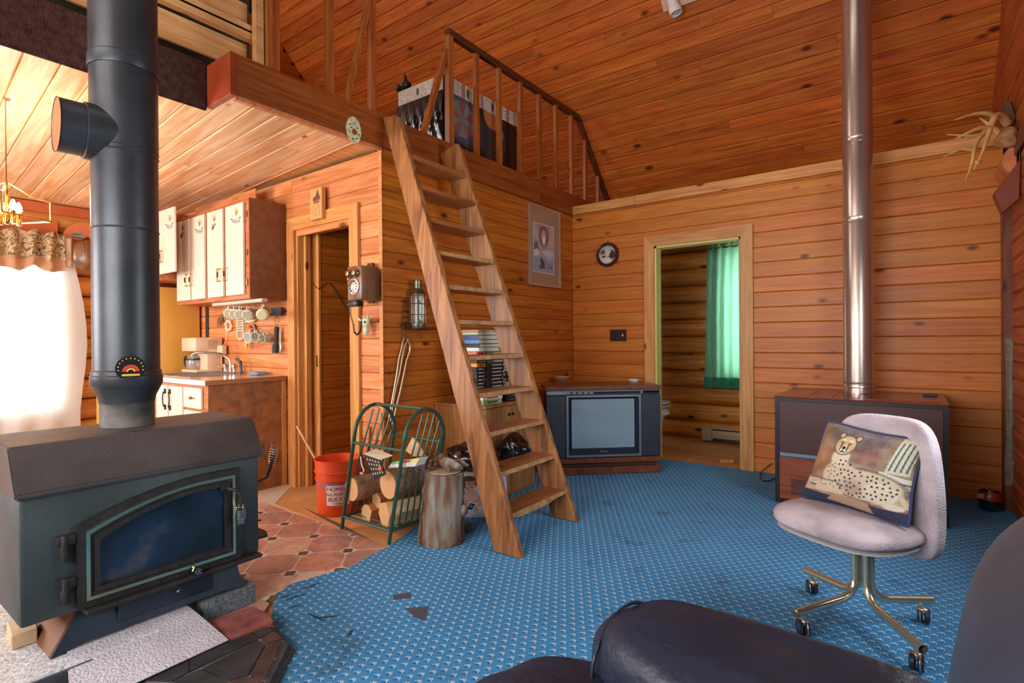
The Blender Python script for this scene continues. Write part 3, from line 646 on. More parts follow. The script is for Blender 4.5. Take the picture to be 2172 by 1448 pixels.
for z in (.305, .455):
    bm = NB(); boxe(bm, (XS, y0d-.085, z+.02), (XS+.03, y0d-.03, z+.055), bev=.005, seg=2); lathe(bm, [(.012,-.035),(.014,-.03),(.014,.05),(.01,.056)], (XS+.02, y0d-.062, z), (0,0,1), 14); put('door_hinge', bm, iron_dark, stove)
bm = NB(); hp = V((XS+.025, y1d-.038, .555)); lathe(bm, [(.02,0),(.02,.01),(.014,.014)], hp-V((.01,0,0)), (1,0,0), 16)
tube(bm, [hp, hp+V((.03,.0,.0)), hp+V((.05,.02,-.008)), hp+V((.055,.035,-.03)), hp+V((.055,.036,-.1))], .0075, 10); put('door_handle', bm, iron_dark, door_o)
def spring(bm, a, b, r, turns, w=.0022):
    a, b = V(a), V(b); x, y, d = frame_of(b-a); L = (b-a).length; N_ = turns*12; pts = []; 
    for k in range(N_+1):
        s = k/N_; rr = r*(.6+.4*math.sin(PI*s)); pts.append(a + d*(L*s) + (x*math.cos(2*PI*k/12)+y*math.sin(2*PI*k/12))*rr)
    tube(bm, pts, w, 5)
bm = NB(); hb = hp+V((.055,.036,-.07)); spring(bm, hb, hb+V((0,.0,-.085)), .019, 10, .003); put('handle_coil', bm, chrome, door_o)
# side latch with spring knob at the right end
bm = NB(); q = [at(548,1020,0,-2.62), at(566,1012,0,-2.62), at(576,985,0,-2.62), at(580,965,0,-2.62)]; tube(bm, [V((-2.62,SY1-.01,q[0].z)), q[0], q[1], q[2], q[3]], .0075, 8); put('latch_rod', bm, iron_dark, stove)
bm = NB(); spring(bm, q[2], at(582,945,0,-2.62), .02, 8, .003); put('latch_coil', bm, chrome, stove)
bm = NB(); tube(bm, [at(u,v,0,-2.62) for u, v in ((560,943),(566,950),(574,947),(578,938),(572,934),(566,938))], .002, 5); put('latch_wire', bm, chrome, stove)
bm = NB(); tube(bm, [(-2.5,SY1,.33),(-2.5,SY1+.07,.325)], .004, 6); prism(bm, [(-2.75,SY1,.255),(-2.45,SY1,.255),(-2.45,SY1+.075,.255),(-2.5,SY1+.095,.255),(-2.75,SY1+.095,.255)], (0,0,.012)); put('side_shelf', bm, iron_dark, stove, smooth=False)
# stovepipe
pb = at(270,800,0,-2.68); PX, PY = pb.x, pb.y
pipe_m = plain('black_stovepipe', rgb(58,60,64), .38, .4, noise=.25, nscale=7, bump=.05)
pipe = thing('stovepipe', 'wide black double-wall stovepipe rising from the wood stove through the loft opening', 'stovepipe', (PX,PY,.83))
def zpix(v, u=270): return at(u, v, 0, PX).z
zA, zB, zC, zD, zE, zF = .829, .915, .985, zpix(835), zpix(330,300), zpix(170,300)
bm = NB(); lathe(bm, [(.097,zA),(.097,.925),(.100,.93)], (PX,PY,0), n=40); put('collar', bm, plain('rusty_collar', rgb(96,92,84), .6, .3, noise=.5, nscale=14), pipe)
bm = NB(); lathe(bm, [(.098,.925),(.102,.95),(.125,1.0),(.128,1.005),(.128,1.04),(.124,1.045),(.124,1.06),(.119,1.065),(.119,zE)], (PX,PY,0), n=48, capa=False, capb=False); put('lower_section', bm, pipe_m, pipe)
for z in (zpix(495,300), zE-.02, zE):
    bm = NB(); lathe(bm, [(.120,z-.004),(.1225,z),(.120,z+.004)], (PX,PY,0), n=48, capa=False, capb=False); put('seam_ring', bm, pipe_m, pipe)
bm = NB(); lathe(bm, [(.121,zE+.001),(.121,zF)], (PX,PY,0), n=48, capa=False, capb=False); put('tee_section', bm, pipe_m, pipe)
bm = NB(); lathe(bm, [(.124,zF),(.126,zF+.004),(.126,zF+.05),(.122,zF+.055),(.122,4.6)], (PX,PY,0), n=48, capa=False, capb=False); put('upper_section', bm, pipe_m, pipe)
# tee branch with cap
tce = at(118,263,0,PX-.02); tc0 = V((PX,PY,tce.z)); td = (V((tce.x,tce.y,tce.z))-tc0); TL = td.length; td.normalize()
bm = NB(); lathe(bm, [(.112,.0),(.112,TL*.62),(.106,TL*.63)], tc0, td, 40, capb=False); put('tee_branch', bm, pipe_m, pipe)
bm = NB(); lathe(bm, [(.104,TL*.58),(.104,TL-.004),(.107,TL)], tc0, td, 40, capa=False, capb=False); put('tee_sleeve', bm, pipe_m, pipe)
bm = NB(); lathe(bm, [(.103,TL-.012),(.103,TL-.002)], tc0, td, 40); put('tee_cap', bm, plain('reddish_cap', rgb(160,100,66), .3, .5), pipe)
for k, z in enumerate((zpix(197,282), zpix(207,282))):
    bm = NB(); pp = atp(282, 197 if k == 0 else 207, (1,0,0), PX+.11); lathe(bm, [(.005,0),(.004,.004)], pp, (1,-.3,0), 8); put('screw', bm, chrome, pipe)
bm = NB(); hq = at(205,728,0,PX); a0 = V((PX,PY,hq.z)); dd = (at(183,728,2,hq.z)-a0); dl_ = dd.normalized()
tube(bm, [a0+dl_*.11, a0+dl_*.155], .005, 6)
for s_ in range(4): tube(bm, [a0+dl_*.155+V((0,0,0)), a0+dl_*.175+frame_of(dl_)[s_ % 2]*(.012 if s_ < 2 else -.012), a0+dl_*.20], .0028, 5)
put('damper_handle', bm, chrome, pipe)
# round thermometer magnet on the pipe
ct = at(308,780,0,PX+.118); nn_ = V((ct.x-PX, ct.y-PY, 0))
dirn = V((1,-.22,0)).normalized(); tcn = V((PX,PY,ct.z)) + dirn*.119
tt_ = thing('thermometer', 'round black magnetic thermometer with a red dial stuck on the stovepipe', 'thermometer', tcn)
def disc(bm, c, ax, r, h, n=28): lathe(bm, [(r,0),(r,h)], c, ax, n)
yy = frame_of(dirn)[0]
def halfring(bm, c, ax, r0, r1, h, a0, a1, n=20):
    x, y, d = frame_of(ax); ux = x; uz = V((0,0,1)); P = []
    for k in range(n+1):
        a = a0+(a1-a0)*k/n; P.append(c+(ux*math.cos(a)+uz*math.sin(a))*r1)
    for k in range(n, -1, -1):
        a = a0+(a1-a0)*k/n; P.append(c+(ux*math.cos(a)+uz*math.sin(a))*r0)
    prism(bm, P, d*h)
bm = NB(); P = []; x_, y_, d_ = frame_of(dirn)
for k in range(33):
    a = 2*PI*k/33; z = max(math.sin(a)*.052, -.036); P.append(tcn + x_*math.cos(a)*.052*(1 if z > -.036 else .9) + V((0,0,z)))
prism(bm, P, dirn*.008); put('dial_plate', bm, black_m, tt_)
red_m = plain('dial_red', rgb(196,60,30), .5); yel_m = plain('dial_yellow', rgb(226,178,70), .5)
bm = NB(); halfring(bm, tcn+dirn*.0085-V((0,0,.014)), dirn, .018, .03, .001, .1, PI-.1); put('dial_arc', bm, red_m, tt_)
bm = NB(); halfring(bm, tcn+dirn*.0085-V((0,0,.014)), dirn, .010, .016, .001, .1, PI-.1); prism(bm, [tcn+dirn*.0085+x_*a+V((0,0,z)) for a, z in ((-.03,-.030),(.03,-.030),(.03,-.022),(-.03,-.022))], dirn*.001); put('dial_arc', bm, yel_m, tt_)
bm = NB()
for k in range(11):
    a = PI*(-.05+1.1*k/10); c_ = tcn+dirn*.0085+(x_*math.cos(a)+V((0,0,1))*math.sin(a))*.042; sup(bm, c_, (.004,.006,.006), 2, n=1)
put('dial_marks', bm, yel_m, tt_)
# ================================================================ LADDER
lad = thing('loft_ladder', 'steep worn pine ladder stair leaning on the loft edge', 'ladder', (-1.76,2.66,0.008))
def stringer(foot, top, y0, y1, th, capz):
    (fb, ff), (tb, tf) = foot, top
    bm = NB(); P = [V((fb, y0, .009)), V((ff, y0, .009)), V((tf[0], y1, tf[1])), V((tf[0]-.03, y1, tf[1]+.05)), V((tb[0], y1, tb[1]))]
    prism(bm, P, (0, th, 0)); bmesh.ops.bevel(bm, geom=bm.edges[:], offset=.004, segments=1, affect='EDGES'); return bm
put('stringer', stringer((-1.855,-1.672), ((-2.885,2.70),(-2.72,2.63)), 2.315, 2.43, .04, 0), W_ladder, lad)
put('stringer', stringer((-1.90,-1.715), ((-2.885,2.60),(-2.69,2.60)), 2.985, 2.985, .04, 0), W_ladder, lad)
FA, FB = V((-1.715,3.0,0)), V((-2.70,3.0,2.62)); 
for k in range(11):
    z = .205+.2195*k; s = z/2.62; xf = FA.x+(FB.x-FA.x)*s; yl = 2.355+.115*s
    bm = NB(); boxe(bm, (xf-.175, yl-.002, z-.03), (xf-.004, 2.988, z), bev=.003); t_ = put('tread', bm, W_tread, lad)
    bm = NB(); n0 = 9; P = []
    for j in range(n0+1): P.append(V((xf-.006, yl+.0+(2.986-yl)*j/n0, z-.001-random.uniform(0,.002))))
    for j in range(n0, -1, -1): P.append(V((xf-.006, yl+(2.986-yl)*j/n0, z-.028+random.uniform(0,.004) - (.012 if (k == 0 and 1 < j < 7) else 0))))
    prism(bm, P, (.006,0,0)); put('worn_edge', bm, W_treadedge if k < 8 else W_tread, t_, smooth=False)
# pale worn front edges of the stringers
# ================================================================ LOFT RAILING
def board_thing(name, label, cat, group=None, mat=None, a=None, b=None, w=.04, h=.04, side=None, bev=.002):
    bm = NB(); beam(bm, a, b, w, h, side=side, bev=bev); return tag(put(name, bm, mat or W_rail, loc=a), label, cat, group)
rail = thing('loft_railing', 'dark-topped pine railing with square balusters along the loft edge, right of the ladder', 'railing', (XA-.03,4.2,ZL))
xr = XA-.03
bm = NB(); beam(bm, (xr,3.16,3.645), (xr,5.30,3.645), .05, .055, side=(1,0,0)); put('top_rail', bm, W_toprail, rail)
bm = NB(); beam(bm, (xr,5.30,3.62), (xr,6.02,2.845), .05, .055, side=(1,0,0)); put('sloping_rail', bm, W_toprail, rail)
bm = NB(); beam(bm, (xr,3.185,ZL-.0), (xr,3.185,3.62), .05, .06, side=(1,0,0)); put('end_post', bm, W_rail, rail)
bm = NB(); beam(bm, (xr-.01,3.16,3.50), (xr-.02,2.90,ZL), .04, .045, side=(1,0,0)); put('brace', bm, W_rail, rail)
for u, v in ((1015,328),(1063,352),(1108,372),(1148,390),(1183,406),(1216,418),(1245,430),(1272,440)):
    y = at(u, v, 0, xr+.02).y
    zt_ = 3.62 if y < 5.28 else 3.60-1.08*(y-5.28)
    bm = NB(); beam(bm, (xr,y,ZL), (xr,y,zt_), .038, .045, side=(1,0,0)); put('baluster', bm, W_rail, rail)
rail2 = thing('loft_guard', 'tall square posts with a slanting brace standing on the loft edge left of the ladder', 'railing', (XA-.03,1.9,ZL))
for y in (1.70, 2.07, 2.41):
    bm = NB(); beam(bm, (xr,y,ZL), (xr,y,4.3), .045, .05, side=(1,0,0)); put('post', bm, W_rail, rail2)
bm = NB(); beam(bm, (xr-.01,2.42,3.6), (xr-.01,2.20,ZL), .03, .04, side=(1,0,0)); put('brace', bm, W_rail, rail2)
bm = NB(); beam(bm, (xr,1.6,4.3), (xr,2.5,4.3), .05, .05, side=(1,0,0)); put('top_rail', bm, W_rail, rail2)
# rough framing and shelves left in the loft, seen beside the pipe
fr = thing('storage_frame', 'rough pale timber frame of wide boards with green plastic behind it, in the loft', 'frame', (-3.5,1.4,ZL))
xf = -3.40
def fb(u0, v0, u1, v1, x, th=.02, mat=W_raw, name='board', y0=.2):
    a = at(u1, v0, 0, x); b_ = at(u1, v1, 0, x); bm = NB(); boxe(bm, (x-th, y0, min(a.z,b_.z)), (x, a.y, max(a.z,b_.z))); return put(name, bm, mat, fr, smooth=False)
fb(0,96,523,150,xf-.06); fb(0,60,545,76,xf,.03); fb(0,72,545,90,xf-.0,.05); fb(0,10,524,52,xf-.06)
fb(0,-60,524,-20,xf-.06)
a = at(560,140,0,xf+.06); bm = NB(); boxe(bm, (xf+.01, a.y-.05, ZL), (xf+.06, a.y, 4.2)); put('upright', bm, W_raw, fr, smooth=False)
bm = NB(); boxe(bm, (xf-.0, a.y+.02, ZL), (xf+.04, a.y+.05, 4.2)); put('upright', bm, W_trim, fr, smooth=False)
bm = NB(); boxe(bm, (xf-.05, a.y-.3, 3.3), (xf+.0, a.y-.27, 4.2)); put('upright', bm, W_trim, fr, smooth=False)
gp = plain('green_grey_plastic', rgb(62,72,60), .25, noise=.5, nscale=3, bump=.2, bscale=5)
bm = NB(); n_ = 16; rows = []
for i in range(n_+1):
    rows.append([bm.verts.new((xf-.40+.03*math.sin(i*1.3+j), .2+(2.0-.2)*i/n_, ZL+.01+2.0*j/8)) for j in range(9)])
for A, B in zip(rows, rows[1:]):
    for j in range(8): bm.faces.new((A[j],A[j+1],B[j+1],B[j]))
put('plastic_sheet', bm, gp, fr)
# wrapped box in the loft
def grid_panel(name, canvas, fn, mat, parent=None, loc=None, thick=None):
    """flat printed picture as a fine grid whose points carry the print's colours"""
    h, w_ = canvas.shape[:2]; vs = []; 
    org = V(parent_world(parent)) if parent is not None else V(loc or (0,0,0))
    for j in range(h):
        for i in range(w_): vs.append(V(fn(i/(w_-1), j/(h-1)))-org)
    fs = [(j*w_+i, j*w_+i+1, (j+1)*w_+i+1, (j+1)*w_+i) for j in range(h-1) for i in range(w_-1)]
    me = bpy.data.meshes.new(name); me.from_pydata(vs, [], fs); at_ = me.color_attributes.new('Col', 'FLOAT_COLOR', 'POINT')
    c = np.ones((h*w_, 4), dtype=np.float32); s = canvas.reshape(-1, 3)/255.; c[:, :3] = np.where(s <= .04045, s/12.92, ((s+.055)/1.055)**2.4); at_.data.foreach_set('color', c.ravel())
    me.materials.append(mat); me.polygons.foreach_set('use_smooth', [True]*len(fs))
    o = bpy.data.objects.new(name, me); COL.objects.link(o)
    if parent is not None: o.parent = parent
    else: o.location = org
    return o
class Paint:      # v runs up
    def __init__(s, w, h, c):
        s.w, s.h = w, h; s.a = np.zeros((h, w, 3)); s.a[:] = c; yy, xx = np.mgrid[0:h, 0:w]; s.x = xx/(w-1); s.y = yy/(h-1); s.asp = h/w
    def mix(s, m, c, k=1): m = np.clip(m, 0, 1)[..., None]*k; s.a = s.a*(1-m)+np.array(c)*m
    def ell(s, cx, cy, rx, ry, c, rot=0, soft=.12, k=1):
        dx, dy = s.x-cx, (s.y-cy)*s.asp; ca, sa = math.cos(rot), math.sin(rot)
        X, Y = dx*ca+dy*sa, -dx*sa+dy*ca; d = np.sqrt((X/rx)**2+(Y/(ry*s.asp))**2); s.mix((1-d)/soft+.5, c, k)
    def line(s, x0, y0, x1, y1, w, c, k=1):
        ax, ay, bx, by = x0, y0*s.asp, x1, y1*s.asp; X, Y = s.x-ax, s.y*s.asp-ay; L = (bx-ax)**2+(by-ay)**2+1e-9
        t = np.clip((X*(bx-ax)+Y*(by-ay))/L, 0, 1); d = np.sqrt((X-t*(bx-ax))**2+(Y-t*(by-ay))**2); s.mix((w-d)/(w*.4)+.5, c, k)
    def rect(s, x0, y0, x1, y1, c, k=1): s.mix(((s.x >= x0)&(s.x <= x1)&(s.y >= y0)&(s.y <= y1)).astype(float), c, k)
    def poly(s, pts, c, k=1):
        m = np.zeros_like(s.x, bool); n = len(pts)
        for i in range(n):
            (x0, y0), (x1, y1) = pts[i], pts[(i+1)%n]
            cond = ((y0 > s.y) != (y1 > s.y)); xi = (x1-x0)*(s.y-y0)/((y1-y0) if y1 != y0 else 1e-9)+x0; m ^= cond & (s.x < xi)
        s.mix(m.astype(float), c, k)
    def grain(s, amt, seed=0, cells=None):
        r = np.random.RandomState(seed); 
        if cells:
            g = r.rand(cells+2, cells+2); gx = s.x*cells; gy = s.y*cells; ix, iy = gx.astype(int), gy.astype(int); fx, fy = gx-ix, gy-iy
            v = g[iy,ix]*(1-fx)*(1-fy)+g[iy,ix+1]*fx*(1-fy)+g[iy+1,ix]*(1-fx)*fy+g[iy+1,ix+1]*fx*fy
        else: v = r.rand(s.h, s.w)
        s.a = np.clip(s.a + (v[..., None]-.5)*2*amt, 0, 255)
print_m = painted('printed_gloss', .25, spec=.5); print_matt = painted('printed_matt', .7); weave_m = painted('tapestry', .95, bump=.8, spec=.1, bscale=420)
bx0, bx1, by0, by1, bz0, bz1 = -3.62, -3.06, 3.22, 4.24, ZL, 3.365
crate = thing('wrapped_box', 'large black plastic-wrapped box with a speckled cream band, behind the loft railing', 'box', ((bx0+bx1)/2,(by0+by1)/2,ZL+.001))
blk = plain('dark_wrap', rgb(22,20,22), .22, noise=.4, nscale=5)
bm = NB(); boxe(bm, (bx0,by0,bz0+.001), (bx1,by1,bz1), bev=.02, seg=2); put('body', bm, plain('dark_box', rgb(48,34,30), .5), crate)
sp_ = Paint(160, 20, (206,196,178)); sp_.grain(34, 3); sp_.grain(20, 4, 30)
for x, r_ in ((.28, .016), (.62,.016)): sp_.ell(x, .5, r_, .3, (70,64,58))
for x in (.2, .45, .83): sp_.rect(x, 0, x+.04, 1, (166,90,80), .7)
grid_panel('speckled_band', sp_.a, lambda u, v: (bx1+.004, by0+.01+(by1-by0-.02)*u, bz1-.13+.125*v), print_matt, crate)
sp2 = Paint(80, 20, (196,184,168)); sp2.grain(34, 5); sp2.ell(.45,.5,.03,.25,(70,64,58)); sp2.rect(.75,0,1,1,(176,110,90),.5)
grid_panel('speckled_band', sp2.a, lambda u, v: (bx0+.01+(bx1-bx0-.02)*u, by0-.004, bz1-.13+.125*v), print_matt, crate)
pp = Paint(150, 90, (44,32,30)); pp.rect(0,0,1,.16,(18,16,18)); pp.ell(.22,.66,.22,.5,(78,88,110),soft=.3)
cx_, cy_ = .20, .62
for k in range(10):
    a0, a1 = 2*PI*k/10, 2*PI*(k+1)/10
    pp.poly([(cx_,cy_),(cx_+.17*math.cos(a0),cy_+.34*math.sin(a0)),(cx_+.17*math.cos(a1),cy_+.34*math.sin(a1))], (126,134,128) if k % 2 else (150,92,90))
pp.ell(.62,.5,.2,.42,(58,54,58)); pp.ell(.62,.96,.13,.26,(196,120,72)); pp.ell(.74,.68,.05,.1,(126,124,118)); pp.rect(.85,0,1,1,(26,22,22)); pp.grain(10, 8)
grid_panel('side_print', pp.a, lambda u, v: (bx1+.003, by0+.02+(by1-by0-.04)*u, bz0+.03+(bz1-.13-bz0-.03)*v), print_m, crate)
bm = NB(); rows = []; n_ = 22
for i in range(n_+1):
    rows.append([bm.verts.new((bx0-.0+(bx1-bx0)*i/n_, by0-.012-.03*abs(math.sin(i*.9+j*.5))*math.sin(PI*j/10)*.9, bz0+.01+(bz1-.15-bz0)*j/10)) for j in range(11)])
for A, B in zip(rows, rows[1:]):
    for j in range(10): bm.faces.new((A[j],A[j+1],B[j+1],B[j]))
put('plastic_wrap', bm, blk, crate)
bm = NB(); tk = V((-3.58, 3.27, bz1+.06)); sup(bm, tk, (.12,.08,.07), 2.2, n=5); sup(bm, tk+V((-.06,-.02,-.01)), (.07,.06,.06), 2, n=4); sup(bm, tk+V((.0,0,.06)), (.03,.03,.10), 2, n=4); jitter(bm, .014, 14)
tag(put('bag_knot', bm, black_m, loc=tk), 'knotted black plastic bag on top of the wrapped box in the loft', 'bag')
# ================================================================ KITCHEN
# upper cabinets
def cab_handle(parent, x, y, z, h=.10, w=.045, flip=1):
    bm = NB(); tube(bm, [(x,y,z-h/2),(x,y-.028,z-h/2),(x,y-.03,z-h/2),(x,y-.03,z+h/2),(x,y-.028,z+h/2),(x,y,z+h/2)], .0045, 6)
    for zz in (z-h/2, z+h/2): tube(bm, [(x,y-.002,zz),(x-flip*w,y-.014,zz),(x-flip*w,y-.016,zz)], .004, 6)
    tube(bm, [(x-flip*w,y-.016,z-h/2),(x-flip*w,y-.016,z+h/2)], .004, 6)
    o = put('handle', bm, brass, parent)
    b2 = NB(); tube(b2, [(x,y-.03,z-.022),(x,y-.03,z+.022)], .0068, 8); put('grip', b2, black_m, o); return o
door_m = plain('white_cabinet_door', rgb(226,210,190), .35, noise=.05, nscale=6, bump=.15, bscale=60)
tan = plain('decal_tan', rgb(206,160,110), .5); gry = plain('decal_grey', rgb(120,112,104), .5)
def leaf(bm, c, ang, L, w):
    c = V(c); d = V((math.cos(ang),0,math.sin(ang))); s = V((-d.z,0,d.x)); prism(bm, [c, c+d*L*.5+s*w, c+d*L, c+d*L*.5-s*w], (0,-.0012,0))
def floral(parent, x, z, y, s=1):
    s *= 1.5
    bm = NB()
    for a in (.9,1.25,1.57,1.9): leaf(bm, (x+s*.015,y,z), a, .068, .008)
    put('flower_decal', bm, tan, parent, smooth=False)
    bm = NB()
    for a, q in ((3.7,0),(4.2,.01),(4.7,.02),(5.2,.03),(2.9,-.01),(.1,.03)): leaf(bm, (x+q*s*1.4-.005,y,z-.02), a, .046, .008)
    put('leaf_decal', bm, gry, parent, smooth=False)
cy_ = 2.14; upz0, upz1 = 1.515, 2.30; ux0, ux1 = -5.41, -4.12
cab = thing('wall_cabinet', 'large wall cabinet with four white floral doors and a brown side panel', 'cabinet', ((ux0+ux1)/2,2.28,upz0))
W_cabf = wood('cabinet_frame_wood', rgb(206,130,82), rgb(160,84,46), axis=0, var=.05, kd=0)
bm = NB(); boxe(bm, (ux0,cy_+.005,upz0), (ux1-.012,YK-.006,upz1), bev=.002); put('carcass', bm, W_cabf, cab)
bm = NB(); boxe(bm, (ux1-.011,cy_+.003,upz0), (ux1,YK-.006,upz1)); put('side_panel', bm, W_brown, cab, smooth=False)
dxs = [at(u,560,1,cy_).x for u in (379,407,410,438,444,477,483,520)]
for k in range(4):
    a, c = dxs[2*k], dxs[2*k+1]; bm = NB(); boxe(bm, (a, cy_-.018, upz0+.035), (c, cy_+.002, upz1-.03), bev=.003); d_ = put('door', bm, door_m, cab)
    floral(d_, (a+c)/2+.02, upz1-.13, cy_-.0182, 1 if k % 2 else -1)
    x = c-.03 if k % 2 == 0 else a+.03
    cab_handle(d_, x, cy_-.018, upz0+.21, flip=1)
for z in (1.62, 1.85, 2.15):
    bm = NB(); boxe(bm, (ux1-.045, cy_-.008, z), (ux1-.03, cy_+.004, z+.05), bev=.001); put('hinge', bm, brass, cab)
sx0, sx1 = -6.15, -5.415
cab2 = thing('fridge_cabinet', 'short wall cabinet with two white floral doors above the fridge', 'cabinet', ((sx0+sx1)/2,2.2,1.80))
bm = NB(); boxe(bm, (sx0,1.985,1.74), (sx1,YK-.006,2.36), bev=.002); put('carcass', bm, W_cabf, cab2)
for k in range(2):
    c = at((374,347)[k]-2,540,1,1.97).x; a = c-.27; bm = NB(); boxe(bm, (a+.01,1.965,1.78), (c-.008,1.984,2.335), bev=.003); d_ = put('door', bm, door_m, cab2); floral(d_, (a+c)/2+.02, 2.21, 1.9648, 1-2*k)
    x = a+.03 if k == 0 else c-.03
    cab_handle(d_, x, 1.965, 1.93)
bm = NB(); boxe(bm, (sx1+.002,2.16,upz1+.002), (ux1-.2,YK-.006,upz1+.012)); boxe(bm, (sx1+.002,2.3,upz1+.012), (ux1-.2,2.31,2.44)); put('shelf_top', bm, W_cabf, cab, smooth=False)
# fridge
fx = -5.64; fr_ = thing('fridge', 'harvest yellow refrigerator beside the kitchen counter', 'fridge', (-5.98,2.1,.003))
yel = plain('harvest_yellow', rgb(232,178,84), .35, bump=.1, bscale=300)
bm = NB(); boxe(bm, (fx-.70,1.84,.02), (fx,YK-.02,1.70), bev=.012, seg=2); put('body', bm, yel, fr_)
for z0_, z1_ in ((.06,1.18),(1.20,1.69)):
    bm = NB(); boxe(bm, (fx-.70,1.775,z0_), (fx,1.835,z1_), bev=.012, seg=2); d_ = put('door', bm, yel, fr_); b2 = NB(); boxe(b2, (fx-.06,1.74,z0_+.1), (fx-.035,1.776,z0_+.4), bev=.006); put('handle', b2, chrome, d_)
bm = NB(); boxe(bm, (fx-.66,1.86,.003), (fx-.04,2.38,.02)); put('base', bm, black_m, fr_, smooth=False)
bm = NB(); boxe(bm, (-5.56,YK-.006,.9), (-5.50,YK+.0,1.55)); tag(put('dark_gap_panel', bm, plain('dark_strip', rgb(60,36,34), .8), smooth=False), kind='structure')
# base cabinet
kx0, kx1, kfy, kz = -5.60, -4.13, 1.83, .862
base = thing('base_cabinet', 'low kitchen cabinet with white doors and a scuffed brown side panel', 'cabinet', ((kx0+kx1)/2,2.12,.003))
bm = NB(); boxe(bm, (kx0,kfy+.003,.08), (kx1-.008,YK-.02,kz), bev=.002); boxe(bm, (kx0,kfy+.06,.003), (kx1-.008,YK-.02,.08)); put('carcass', bm, W_cabf, base)
bm = NB(); boxe(bm, (kx1-.007,kfy,.003), (kx1,YK-.022,kz)); put('side_panel', bm, plain('scuffed_brown_panel', rgb(150,92,48), .6, noise=.4, nscale=11, bump=.2, bscale=60), base, smooth=False)
bm = NB(); boxe(bm, (kx1-.03,YK-.05,.003), (kx1+.008,YK-.012,kz)); put('corner_strip', bm, W_trim, base, smooth=False)
kxs = [at(u,860,1,kfy).x for u in (336,359.5,362,391)]
for k in range(2):
    a, c = kxs[2*k], kxs[2*k+1]; bm = NB(); boxe(bm, (a,kfy-.016,.12), (c,kfy+.001,kz-.03), bev=.003); d_ = put('door', bm, door_m, base)
    x = c-.035 if k == 0 else a+.035; b2 = NB(); 
    tube(b2, [(x+.02*math.sin(PI*t/10)*(1 if k else -1), kfy-.03, .66+.12*t/10) for t in range(11)], .005, 6)
    for zz in (.655,.785): 
        boxe(b2, (x-.014,kfy-.022,zz-.02), (x-.008,kfy-.015,zz+.02)); boxe(b2, (x+.008,kfy-.022,zz-.02), (x+.014,kfy-.015,zz+.02)); boxe(b2, (x-.012,kfy-.024,zz-.004), (x+.012,kfy-.015,zz+.004))
    put('handle', b2, plain('black_iron', rgb(30,28,28), .5), d_, smooth=False)
a, c = at(394,840,1,kfy).x, at(431,840,1,kfy).x
for k, (z0_, z1_) in enumerate(((.68,.835),(.50,.66),(.13,.48))):
    bm = NB(); boxe(bm, (a,kfy-.018,z0_), (c,kfy+.001,z1_), bev=.003); d_ = put('drawer', bm, door_m, base); b2 = NB(); zc = (z0_+z1_)/2
    boxe(b2, ((a+c)/2-.05,kfy-.028,zc-.006), ((a+c)/2+.05,kfy-.018,zc+.006), bev=.003); lathe(b2, [(.012,0),(.012,.012),(.007,.02)], ((a+c)/2,kfy-.018,zc), (0,-1,0), 12); put('knob', b2, brass, d_)
counter = thing('countertop', 'tan laminate kitchen countertop with a wooden front edge', 'countertop', ((kx0+kx1)/2,2.1,.865))
lam = plain('laminate', rgb(214,176,140), .2, noise=.12, nscale=30)
bm = NB(); 
skx0, skx1, sky0, sky1 = -5.36, -4.58, 1.90, 2.32
for q in (((kx0,kfy-.03,.864),(skx0,YK-.02,.896)), ((skx1,kfy-.03,.864),(kx1+.02,YK-.02,.896)), ((skx0,kfy-.03,.864),(skx1,sky0,.896)), ((skx0,sky1,.864),(skx1,YK-.02,.896))): boxe(bm, *q)
put('laminate_top', bm, lam, counter, smooth=False)
bm = NB(); boxe(bm, (kx1+.021,kfy-.034,.860), (kx1+.030,YK-.02,.897), bev=.002); put('side_edge', bm, plain('edge_wood', rgb(160,104,60), .5), counter)
bm = NB(); boxe(bm, (kx0,kfy-.038,.860), (kx1+.03,kfy-.0305,.897), bev=.002); put('front_edge', bm, plain('edge_light', rgb(232,220,204), .4), counter)
steel = plain('stainless', rgb(200,196,190), .22, .95)
sink = thing('kitchen_sink', 'double stainless steel sink set in the countertop', 'sink', ((skx0+skx1)/2,2.1,.897))
mid = (skx0+skx1)/2
def ringbox(bm, x0, x1, y0, y1, w, z0, z1):
    for q in (((x0,y0,z0),(x1,y0+w,z1)), ((x0,y1-w,z0),(x1,y1,z1)), ((x0,y0+w,z0),(x0+w,y1-w,z1)), ((x1-w,y0+w,z0),(x1,y1-w,z1))): boxe(bm, *q)
bm = NB(); ringbox(bm, skx0-.015, skx1+.015, sky0-.015, sky1+.015, .035, .8965, .900); boxe(bm, (mid-.02,sky0,.8965), (mid+.02,sky1,.900)); put('rim', bm, steel, sink, smooth=False)
for x0_, x1_ in ((skx0+.015,mid-.015),(mid+.015,skx1-.015)):
    bm = NB(); ringbox(bm, x0_, x1_, sky0+.01, sky1-.01, .006, .872, .898); boxe(bm, (x0_,sky0+.01,.868), (x1_,sky1-.01,.872)); put('basin', bm, steel, sink, smooth=False)
fp = at(488,782,1,2.36); fx_, fy_ = fp.x, 2.36
fau = thing('kitchen_faucet', 'chrome kitchen faucet with a long spout and side sprayer', 'faucet', (fx_,fy_,.897))
bm = NB(); boxe(bm, (fx_-.12,fy_-.03,.897), (fx_+.12,fy_+.03,.915), bev=.006); put('base_plate', bm, chrome, fau)
bm = NB(); tube(bm, [(fx_,fy_,.91),(fx_,fy_,1.0),(fx_-.01,fy_-.01,1.03),(fx_-.04,fy_-.06,1.07),(fx_-.10,fy_-.17,1.085),(fx_-.14,fy_-.24,1.08),(fx_-.15,fy_-.26,1.06)], [.014,.013,.013,.012,.011,.010,.009], 10); put('spout', bm, chrome, fau)
